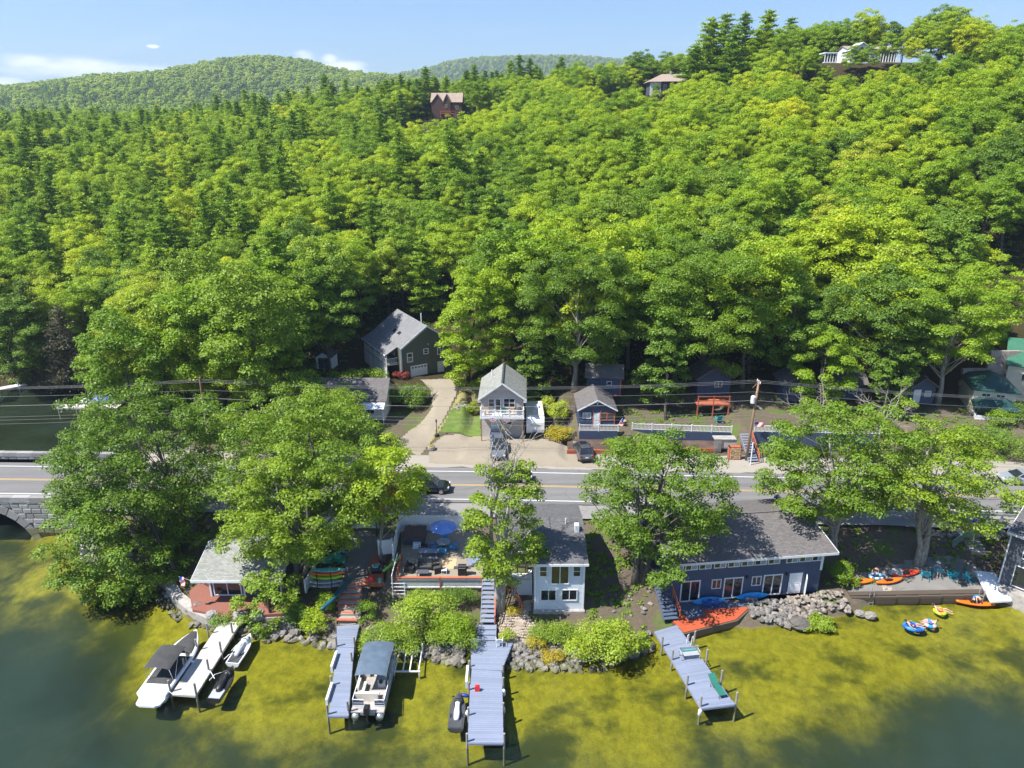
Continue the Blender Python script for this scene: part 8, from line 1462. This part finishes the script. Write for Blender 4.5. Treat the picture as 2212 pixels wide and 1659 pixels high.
def bushes():
    bush('broad leafy green bush at the left end of the patio garden', 850, 1392, 0.6, 5.2, 2.9, 'leaf_lime', 7000, 0.075, 34, d=3.4); bush('small sumac tree with a pale forked stem in the patio garden', 920, 1366, 0.8, 5.2, 3.9, 'leaf_lime', 5200, 0.10, 26, 'small_tree', True, 'small tree', d=3.2); bush('glossy dense bush left of the dock stairs', 985, 1385, 0.7, 4.4, 3.2, 'leaf', 6500, 0.075, 32, d=3.2); bush('dark clipped yew below the patio rail', 985, 1300, 1.4, 4.2, 1.9, 'leaf_dark', 5200, 0.06, 22, d=2.2)
    bush('pale bush under the left end of the lattice wall', 905, 1300, 1.4, 2.6, 1.6, 'leaf_lime', 2200, 0.07, 14); bush('clipped dark hedge in front of the pale cottage', 1205, 1370, 1.0, 5.6, 1.7, 'leaf_dark', 8000, 0.06, 34, 'hedge', cat='hedge', d=2.0); bush('golden shrub at the left end of the clipped hedge', 1155, 1385, 0.8, 1.8, 1.1, 'leaf_yellow', 1500, 0.06, 10); bush('golden creeping shrub on the stone bank', 1190, 1403, 0.7, 2.4, 0.8, 'leaf_yellow', 1400, 0.06, 10); bush('yellow green trailing plant between the hedge and the feathery tree', 1245, 1400, 0.7, 2.6, 0.9, 'leaf_lime', 1600, 0.06, 12)
    bush('feathery bright green bush hanging over the water in the middle', 1305, 1415, 0.5, 6.2, 3.6, 'leaf_lime', 8000, 0.10, 36, d=3.6, stem=True); bush('small round bush left of the slanting dock', 1388, 1378, 0.7, 1.6, 1.5, 'leaf', 1600, 0.07, 10); bush('small bright shrub beside the flagstone path', 1095, 1375, 0.9, 1.3, 1.2, 'leaf_lime', 1300, 0.06, 8); bush('tiny yellow shrub at the foot of the big grey trunk', 1110, 1310, 1.7, 1.3, 0.8, 'leaf_yellow', 900, 0.06, 7)
    bush('thick green shrub on the boulder beside the grey dock', 483, 1330, 0.9, 2.5, 1.5, 'leaf_dark', 3200, 0.06, 14); bush('leafy shrub below the board rack', 685, 1345, 0.8, 2.6, 2.0, 'leaf', 2400, 0.08, 14); bush('upright shrub beside the dark teal canoe', 705, 1310, 1.2, 1.8, 1.9, 'leaf', 1800, 0.08, 10); bush('dark shrub under the tree at the lake edge', 640, 1335, 0.8, 2.6, 1.8, 'leaf_dark', 2200, 0.08, 12); bush('green shrub right of the orange timber steps', 792, 1325, 1.2, 1.8, 1.9, 'leaf', 1800, 0.07, 11)
    bush('small green shrub on the right stone bank beside the boulder', 1745, 1340, 0.6, 1.5, 0.9, 'leaf_lime', 1100, 0.07, 8); bush('fern like plant hanging over the stones at the water', 1780, 1345, 0.4, 2.2, 1.1, 'leaf_lime', 1500, 0.09, 9); bush('small plant among the dark stones', 1715, 1332, 0.7, 1.0, 0.7, 'leaf', 700, 0.07, 6); bush('ivy like shrub at the right corner of the blue house', 1815, 1262, 0.9, 1.6, 2.6, 'leaf', 2400, 0.08, 12, d=2.4); bush('bright shrub beside the left beach kayak', 1838, 1262, 0.9, 1.4, 1.0, 'leaf_lime', 1200, 0.07, 8)
    bush('long dark green hedge beside the gravel driveway', 880, 872, 4.3, 7.4, 3.6, 'leaf_dark', 11000, 0.09, 44, 'hedge', cat='hedge', d=3.2); bush('red leaved shrub at the corner of the olive house', 868, 822, 5.2, 2.4, 1.4, 'leaf_red', 1500, 0.09, 10); bush('bank of pale wild shrubs in front of the garden shed', 770, 830, 5.3, 9.0, 2.2, 'leaf_lime', 7000, 0.11, 30, d=4); bush('dark shrub left of the garden shed', 650, 815, 5.0, 5.0, 2.4, 'leaf_dark', 4000, 0.11, 18); bush('yellow green ornamental grass right of the travel trailer', 1208, 950, 3.4, 3.4, 1.6, 'leaf_yellow', 4200, 0.09, 20, flat=0.9); bush('lime shrub above the ornamental grass', 1205, 905, 4.4, 3.2, 2.4, 'leaf_lime', 4200, 0.09, 18); bush('tall green shrub between the trailer and the navy cottage', 1175, 880, 5.0, 3.6, 2.8, 'leaf_lime', 4500, 0.1, 18)
    bush('leafy shrub left of the tan house', 1018, 885, 4.2, 2.0, 1.7, 'leaf_lime', 2000, 0.08, 10); bush('low round shrub in the mulch bed', 1302, 958, 3.8, 1.0, 0.8, 'leaf', 800, 0.07, 6); bush('spreading shrub in the mulch bed behind the grey car', 1335, 960, 3.8, 3.0, 1.4, 'leaf_lime', 2600, 0.08, 12)
    for i, (px, py, w) in enumerate(((1400,965,2.6),(2120,960,5),(2170,975,6),(2205,930,5),(2150,930,4))): bush(('low shrub behind the full round crowned tree','green shrub on the bank below the cream cottage','pale bush beside the silver car','wild shrub at the right edge above the silver car','dark shrub between the cottage and the right edge')[i], px, py, 3.8, w, w*0.5, 'leaf_dark' if i % 2 else 'leaf', 3000, 0.1, 14)
    # bank vegetation near the bridge and weedy ground: beyond counting
    rng = np.random.default_rng(9); pts = []
    def area(n, x0, x1, y0, y1, cond=None, r=(0.15, 0.45)):
        x = rng.uniform(x0, x1, n); y = rng.uniform(y0, y1, n); z = ground(x, y); k = z > 0.25
        if cond is not None: k &= cond(x, y)
        for a, b_, c in zip(x[k], y[k], z[k]): pts.append((a, b_, c, rng.uniform(*r)))
    area(260, -47, -31, 55, 66.5, lambda x, y: y > shore_y(x)+1.0); area(70, 7, 13, 51, 62); area(60, 6.8, 13.5, 58, 66); area(60, -24, -16, 52, 62); area(60, 30, 36, 57, 66); area(70, 42, 52, 59, 65); area(160, 46, 64, 79, 90); area(60, 15, 29, 85.5, 92)
    c = np.array([(a, b_, c_+r*0.3) for a, b_, c_, r in pts]); r_ = np.array([p[3] for p in pts]); v, q = leaf_quads(rng, c, r_, np.full(len(r_), 0.6), (r_*130).astype(int)+8, 0.09); tag(put('undergrowth', np_mesh('undergrowth', v, q, M['leaf_dark'])), 'weeds and low ivy on the lake banks', 'undergrowth', kind='stuff')
    pts = []; area(1500, -130, -45, 106, 126, None, (0.4,1.3)); area(5200, -95, 105, 86, 150, lambda x, y: ~((x > -28) & (x < 54) & (y < 97)) & ~((x > -27) & (x < 3) & (y < 121)) & ~((x < -47) & (y < 110)) & ~((x > 52) & (x < 84) & (y < 108)), (0.3, 1.1))
    c = np.array([(a, b_, c_+r*0.2) for a, b_, c_, r in pts]); r_ = np.array([p[3] for p in pts]); v, q = leaf_quads(rng, c, r_, np.full(len(r_), 0.55), (r_*22).astype(int)+5, 0.2); tag(put('forest_undergrowth', np_mesh('forest_undergrowth', v, q, M['leaf_dark'])), 'bushes and saplings on the forest floor', 'undergrowth', kind='stuff')
# ------------------------------------------------------------------ stones along the shore
_rocks = {}
def rock_mesh(mat, k):
    if (mat, k) not in _rocks:
        b = MB(); b.blob((0,0,0), (0.5,0.42,0.36), random.Random(40+k), 7, 5, 0.24); _rocks[(mat, k)] = b.mesh('stone', M[mat])
    return _rocks[(mat, k)]
def stones(name, label, cat, line, n, width, size, mat='rock', zoff=0.0, seed=1, climb=0.45, below=0.5):
    """riprap: stones strewn in a band above and below a line"""
    rng = random.Random(seed); t = thing(name, label, cat, (0,0,0)); L = [0]
    for a, c in zip(line[:-1], line[1:]): L.append(L[-1]+math.hypot(c[0]-a[0], c[1]-a[1]))
    for i in range(n):
        s = rng.uniform(0, L[-1]); j = max(k for k in range(len(L)) if L[k] <= s); j = min(j, len(line)-2); f = (s-L[j])/max(L[j+1]-L[j], 1e-6); x = line[j][0]+(line[j+1][0]-line[j][0])*f; y = line[j][1]+(line[j+1][1]-line[j][1])*f
        o = rng.uniform(-below, width); y += o; sc = rng.uniform(*size)*(1.15 if o < 0.5 else 0.9); z = max(gz(x, y), -0.35 + max(0, o)*climb*0.3)+zoff+sc*0.12
        p = put('stone', rock_mesh(mat, rng.randrange(8)), t, (x, y, z)); p.rotation_euler = (rng.uniform(-.4,.4), rng.uniform(-.4,.4), rng.uniform(0, 6.28)); p.scale = (sc*rng.uniform(.8,1.3), sc*rng.uniform(.8,1.2), sc*rng.uniform(.7,1.0))
    return t
def boulder(label, px, py, z, r, mat='rock', seed=1, sink=0.3):
    p = P(px, py, z); q = MB(); q.blob((0,0,r*0.3*(1-sink)), (r, r*0.8, r*0.62), random.Random(seed), 12, 8, 0.12); tag(q.build('boulder', M[mat], None, p, smooth=False), label, 'boulder')
def shore_stones():
    sl = lambda a, b_, st=0.7: [(x, float(shore_y(x))) for x in np.arange(a, b_, st)]
    stones('stone_bank', 'pile of grey slabs and rocks on the point next to the bridge', 'stone bank', sl(-46,-36.5), 90, 1.7, (0.5,1.35), 'granite', seed=1); stones('stone_bank', 'rough stone bank under the left patio wall', 'stone bank', sl(-36,-20.5), 170, 0.8, (0.35,0.75), 'rock', seed=2, below=0.9); stones('stone_bank', 'dark stones between the grey dock and the orange timber steps', 'stone bank', sl(-21,-15.2), 70, 1.6, (0.4,0.95), 'rock', seed=3); stones('stone_bank', 'boulder bank below the patio garden bushes', 'stone bank', sl(-12.6,-3.6), 240, 1.5, (0.35,0.8), 'rock', seed=4, below=0.8); stones('stone_bank', 'pale rounded stone bank right of the wide dock', 'stone bank', sl(-0.4,6.5), 240, 1.7, (0.32,0.7), 'rock', seed=5, below=0.9); stones('stone_bank', 'shaded stones under the feathery bush and left of the slanting dock', 'stone bank', sl(6.5,12.2), 110, 1.3, (0.35,0.75), 'rock', seed=6, below=0.7)
    a = P(1612,1325,0.3); c = P(1825,1290,0.6)
    stones('stone_bank', 'big pile of pale quarry stones in front of the right end of the blue house', 'stone bank', [(a.x+3.0,a.y-0.2),(c.x-1.5,c.y-0.7),(c.x-0.2,c.y-0.9)], 190, 1.2, (0.24,0.52), 'rock_pale', 0.25, 7, 1.0, 1.0); stones('stone_bank', 'dark grey stones at the end of the orange red deck', 'stone bank', [(a.x+0.2,a.y-0.5),(a.x+2.0,a.y-0.7),(a.x+4.5,a.y-0.7)], 200, 1.7, (0.26,0.55), 'rock', 0.25, 8, 1.0, 0.7); stones('stone_bank', 'pale rocks on the slope below the guardrail at the right', 'stone bank', [(43,63.3),(52,62.8)], 90, 1.3, (0.3,0.7), 'rock_pale', 0.0, 9); stones('stone_bank', 'rocks scattered on the shaded slope right of the round crowned tree', 'stone bank', [(8,52),(13,53.5)], 50, 6, (0.2,0.5), 'rock', 0.0, 10); stones('rock_garden', 'rubble and stones beside the driveway lawn', 'stones', [(P(985,900,3.8).x,P(985,900,3.8).y),(P(1030,870,4.4).x,P(1030,870,4.4).y)], 40, 1.5, (0.25,0.6), 'rock_pale', 0, 11)
    rng = random.Random(6); t = thing('cobbled_bank', 'bank set with flat tan cobbles beside the dock stairs', 'cobbles', (0,0,0))
    for i in range(17):
        for j in range(13):
            x = -1.2+0.21*i+0.08*(j%2)+rng.uniform(-.03,.03); y = 49.6+0.30*j+rng.uniform(-.04,.04)
            if x > 1.9-0.12*j+0.8 or x < -1.15: continue
            p = put('cobble', rock_mesh('cobble', rng.randrange(8)), t, (x, y, gz(x, y)+0.05)); p.scale = (0.26*rng.uniform(.8,1.2), 0.36, 0.22); p.rotation_euler = (0,0,rng.uniform(-.6,.6))
    for a in (('big wet boulder at the edge of the right stone bank',1728,1352,0.0,0.95,'rock',1),('dark boulder standing in the water beside the stone pile',1857,1327,0,0.5,'rock',2),('isolated dark boulder in the water right of the stone pile',1880,1332,0,0.55,'rock',3),('brown boulder leaning against the dark seawall',1915,1283,0.1,0.95,'rock_pale',4),('smooth grey boulder at the head of the grey dock',556,1332,0.6,0.8,'granite',5),('pale boulder right of the shrub by the grey dock',520,1334,0.6,0.8,'granite',6),('grey boulder behind the orange kayaks on the terrace',1935,1240,0.9,0.7,'granite',7),('grey boulder behind the left shrub at the dock',458,1330,0.7,0.6,'granite',8)): boulder(*a)
    # concrete lip round the left point
    q = MB(); pts = [P(x, y, 0.75) for x, y in ((345,1215),(350,1255),(372,1290),(405,1318),(445,1335),(478,1342))]
    for p0, p1 in zip(pts[:-1], pts[1:]): d = (p1-p0).normalized(); n = Vector((-d.y, d.x, 0)); w0 = 0.9; q.add([(p0.x,p0.y,0.75),(p1.x,p1.y,0.75),(p1.x+n.x*w0,p1.y+n.y*w0,0.85),(p0.x+n.x*w0,p0.y+n.y*w0,0.85),(p0.x,p0.y,-0.4),(p1.x,p1.y,-0.4)], [(0,1,2,3),(4,5,1,0)])
    tag(q.build('stone_lip', M['concrete']), 'curved concrete and stone rim round the small lake house patio', 'wall')
    q = MB(); pts = [P(x, y, 0.7) for x, y in ((530,1332),(580,1335),(640,1330))]
    for p0, p1 in zip(pts[:-1], pts[1:]): q.extrude([(p0.x,p0.y,-0.4),(p1.x,p1.y,-0.4),(p1.x,p1.y,0.7),(p0.x,p0.y,0.7)], (0,0.9,0))
    tag(q.build('stone_lip', M['concrete']), 'low pale wall along the shore right of the grey dock', 'wall')
near_trees(); bushes(); shore_stones()
# ================================================================== PEOPLE
def person(label, loc, rz, J, hair='hair', suit=None, suitm='blue', hat=None, scale=1.0):
    """one continuous skinned body from a pose: J holds the joints in metres"""
    order = [('pelvis',None,.13),('waist','pelvis',.115),('chest','waist',.135),('neck','chest',.055),('head','neck',.085),('crown','head',.075)]
    for s in 'lr': order += [('hip_'+s,'pelvis',.095),('knee_'+s,'hip_'+s,.062),('ankle_'+s,'knee_'+s,.042),('toe_'+s,'ankle_'+s,.032),('shoulder_'+s,'chest',.06),('elbow_'+s,'shoulder_'+s,.042),('wrist_'+s,'elbow_'+s,.03),('palm_'+s,'wrist_'+s,.032)]
    vs, ed, rad, ix = [], [], [], {}
    for n, par, r in order:
        ix[n] = len(vs); vs.append(J[n]); rad.append(r)
        if par: ed.append((ix[par], ix[n]))
    for s in 'lr':                                       # four fingers and a thumb on every hand
        w, p = Vector(J['wrist_'+s]), Vector(J['palm_'+s]); d = (p-w).normalized(); side = d.cross(Vector((0,0,1))); side = side.normalized() if side.length > 0.1 else Vector((1,0,0)); dn = d.cross(side)
        for k, (o, l) in enumerate(((-.033,.06),(-.011,.072),(.011,.068),(.033,.052))):
            a, b_ = p+d*0.035+side*o, p+d*(0.035+l)+side*o*1.25+dn*0.018; ix['f'] = len(vs); vs += [tuple(a), tuple(b_)]; rad += [.010, .008]; ed += [(ix['palm_'+s], len(vs)-2), (len(vs)-2, len(vs)-1)]
        sgn = 1 if s == 'l' else -1; a = w+d*0.03+side*0.04*sgn; b_ = a+d*0.045+side*0.03*sgn; vs += [tuple(a), tuple(b_)]; rad += [.012, .009]; ed += [(ix['wrist_'+s], len(vs)-2), (len(vs)-2, len(vs)-1)]
    me = bpy.data.meshes.new('body'); me.from_pydata(vs, ed, []); me.materials.append(M['skin'])
    t = thing('person', label, 'person', loc, rz); t.scale = (scale,)*3; o = put('body', me, t); md = o.modifiers.new('skin', 'SKIN')
    for i, r in enumerate(rad): me.skin_vertices[0].data[i].radius = (r, r)
    me.skin_vertices[0].data[0].use_root = True; md.use_smooth_shade = True; o.modifiers.new('sub', 'SUBSURF').levels = 1; o.modifiers['sub'].render_levels = 2
    h, nk = Vector(J['head']), Vector(J['neck']); up = (Vector(J['crown'])-h).normalized(); fw = Vector(J.get('face', (0,-1,0))).normalized()
    q = MB(); q.blob(tuple(h+up*0.05-fw*0.03), (0.115,0.12,0.115), random.Random(2), 10, 7, 0.05); q.build('hair', M[hair], t, smooth=True)
    sd_ = fw.cross(up).normalized()
    for s in (-1, 1): q = MB(); q.blob(tuple(h+fw*0.095+sd_*0.035*s+up*0.01), (0.012,0.012,0.012), random.Random(1), 6, 4, 0); q.build('eye', M['black'], t)
    q = MB(); q.blob(tuple(h+fw*0.11-up*0.015), (0.014,0.018,0.02), random.Random(1), 6, 4, 0); q.build('nose', M['skin'], t)
    if suit:
        q = MB(); q.tube([Vector(J[a]) for a in suit], [.145 if a in ('pelvis','waist') else .15 for a in suit], 10); q.build('swimwear' if len(suit) < 4 else 'shirt', M[suitm], t, smooth=True)
        if 'pelvis' in suit:
            for s in 'lr': a = Vector(J['hip_'+s]); b_ = Vector(J['knee_'+s]); q = MB(); q.tube([a, a.lerp(b_, 0.4)], [.11,.095], 8); q.build('shorts_leg', M[suitm], t, smooth=True)
    if hat: q = MB(); q.lathe([(0.2,0),(0.13,0.02),(0.12,0.1),(0.0,0.14)], 12); hh = q.build('cap', M[hat], t, tuple(h+up*0.09)); 
    return t
def recline(knee=0.25, arm=0.0):
    J = dict(pelvis=(0,0,.18), waist=(0,.18,.25), chest=(0,.38,.38), neck=(0,.52,.50), head=(0,.62,.60), crown=(0,.70,.68), face=(0,-.6,.8))
    for s, k in (('l',1),('r',-1)): J.update({'hip_'+s:(.1*k,-.04,.18),'knee_'+s:(.13*k,-.48,.22+knee*(.5 if k > 0 else .2)),'ankle_'+s:(.16*k,-.9,.14),'toe_'+s:(.17*k,-1.02,.22),'shoulder_'+s:(.19*k,.42,.38),'elbow_'+s:(.42*k,.28,.26),'wrist_'+s:(.55*k,.05+arm,.22),'palm_'+s:(.58*k,-.03+arm,.2)})
    return J
def people():
    p = P(2030,1322,0); person('person in an orange swimsuit lying across the green swim ring', (p.x,p.y,0.05), R(68), recline(), 'hair', ('waist','pelvis'), 'orange'); p = P(1973,1356,0); person('person in dark swimwear stretched out on the long blue inflatable', (p.x-0.1,p.y,0.1), R(78), recline(0.1), 'hair', ('chest','waist','pelvis'), 'cobalt'); p = P(2008,1349,0); person('person with dark hair sitting in the pink and blue swim ring', (p.x,p.y,0.02), R(-100), recline(0.3), 'hair', ('waist','pelvis'), 'blue', scale=0.85)
    p = P(2107,1302,0.1); J = dict(pelvis=(0,.25,.45), waist=(0,.1,.62), chest=(0,-.12,.72), neck=(0,-.28,.70), head=(0,-.38,.64), crown=(0,-.48,.60), face=(0,-.5,-.8))
    for s, k in (('l',1),('r',-1)): J.update({'hip_'+s:(.1*k,.27,.42),'knee_'+s:(.16*k,-.05,.30),'ankle_'+s:(.18*k,.3,.22),'toe_'+s:(.18*k,.42,.22),'shoulder_'+s:(.19*k,-.14,.68),'elbow_'+s:(.24*k,-.32,.48),'wrist_'+s:(.2*k,-.38,.24),'palm_'+s:(.19*k,-.4,.17)})
    person('person in a blue shirt bending forward over the floating orange kayak', (p.x,p.y,0.12), R(8), J, 'hair_l', ('chest','waist','pelvis','waist'), 'azure')
    def sit(): 
        J = dict(pelvis=(0,.1,.45), waist=(0,.2,.62), chest=(0,.28,.85), neck=(0,.28,1.03), head=(0,.25,1.14), crown=(0,.26,1.25), face=(0,-1,0))
        for s, k in (('l',1),('r',-1)): J.update({'hip_'+s:(.1*k,.05,.45),'knee_'+s:(.13*k,-.38,.46),'ankle_'+s:(.13*k,-.46,.06),'toe_'+s:(.13*k,-.62,.04),'shoulder_'+s:(.2*k,.27,.92),'elbow_'+s:(.3*k,.1,.68),'wrist_'+s:(.28*k,-.14,.62),'palm_'+s:(.27*k,-.22,.62)})
        return J
    p = P(2024,1240,0.95); person('person in a blue shirt and white cap seated in the second teal chair', (p.x,p.y,max(0.88, gz(p.x,p.y))), R(-12), sit(), 'hair_l', ('chest','waist','pelvis','waist'), 'azure', 'white')
    p = P(1890,1240,0.92); person('person in dark clothes kneeling by the blue inflatable on the terrace', (p.x,p.y,max(0.85, gz(p.x,p.y))-0.25), R(-40), sit(), 'hair', ('chest','waist','pelvis','waist'), 'black', scale=0.9)
people()
# ================================================================== LABELS FOR THE WOOD, HAZE
MARKS = [('the olive house', 880, 740), ('the tan house', 1085, 800), ('the brown hill house', 1000, 250), ('the veranda hill house', 1410, 190), ('the white hilltop house', 1840, 120), ('the inlet boat', 210, 860), ('the left edge', 0, 600), ('the far left skyline', 250, 250), ('the utility pole', 1625, 840), ('the navy cottage', 1290, 880), ('the green roofed cottage', 2120, 830), ('the right edge', 2212, 500), ('the upper right slope', 2050, 350), ('the garden shed', 700, 780), ('the middle hillside', 1300, 480), ('the left hillside', 500, 480), ('the dark gully', 850, 560), ('the bare curved trunk', 1860, 560), ('the inlet lime tree', 320, 650), ('the long pale trunk', 1240, 640), ('the highest pines', 1600, 150)]
def label_trees():
    B = {}
    for t, u, v, col, kind in TREES:
        if t.get('label'): t['group'] = t.get('group', 'big trees near the road and the shore') if kind == 'near' else t.get('group', 'trees'); continue
        nm, mu, mv = min(MARKS, key=lambda m: (m[1]-u)**2+((m[2]-v)*1.2)**2); dx, dy = u-mu, v-mv
        if abs(dy) > abs(dx)*0.8: pos = 'above' if dy < 0 else 'below'
        else: pos = 'left of' if dx < 0 else 'right of'
        if nm.startswith('the middle') or nm.startswith('the left hillside') or 'slope' in nm or 'skyline' in nm or 'right edge' in nm or 'left edge' in nm or 'gully' in nm or 'highest' in nm: pos = {'above': 'high near', 'below': 'low near', 'left of': 'left near', 'right of': 'right near'}[pos]
        kd = 'tall pine' if t.name.startswith('pine') else 'leafy tree'; c = {'near': '', 'ridge': 'dark green', 'skyline': 'dark green'}.get(col, col)
        B.setdefault((c, kd, pos, nm), []).append((u, v, t))
    MORE = 0
    ordw = ['first','second','third','fourth','fifth','sixth','seventh','eighth','ninth','tenth','eleventh','twelfth','thirteenth','fourteenth','fifteenth','sixteenth','seventeenth','eighteenth','nineteenth','twentieth']
    for (c, kd, pos, nm), L in B.items():
        L.sort(key=lambda q: q[0]); base = (c+' '+kd).strip()
        if len(L) == 1: L[0][2]['label'] = ('%s standing %s %s' % (base, pos, nm)).replace('near the', 'near the')
        else:
            for i, (u, v, t) in enumerate(L): t['label'] = '%s of the %ss %s %s, from left' % (ordw[i] if i < 20 else 'last', base, pos, nm)
        for _, _, t in L: t['group'] = 'trees covering the hillside'
label_trees()
def haze():
    m = NT('haze_air'); v = m.n('ShaderNodeVolumePrincipled'); v.inputs['Color'].default_value = (0.62, 0.76, 0.95, 1); v.inputs['Density'].default_value = 0.00018; v.inputs['Anisotropy'].default_value = 0.2; m.L.new(v.outputs[0], m.out.inputs['Volume'])
    q = MB(); q.box(-3700, 3700, -330, 4500, -12, 420); o = q.build('haze', m.mat); tag(o, 'thin summer haze over the far hills', 'haze', kind='stuff')
haze()
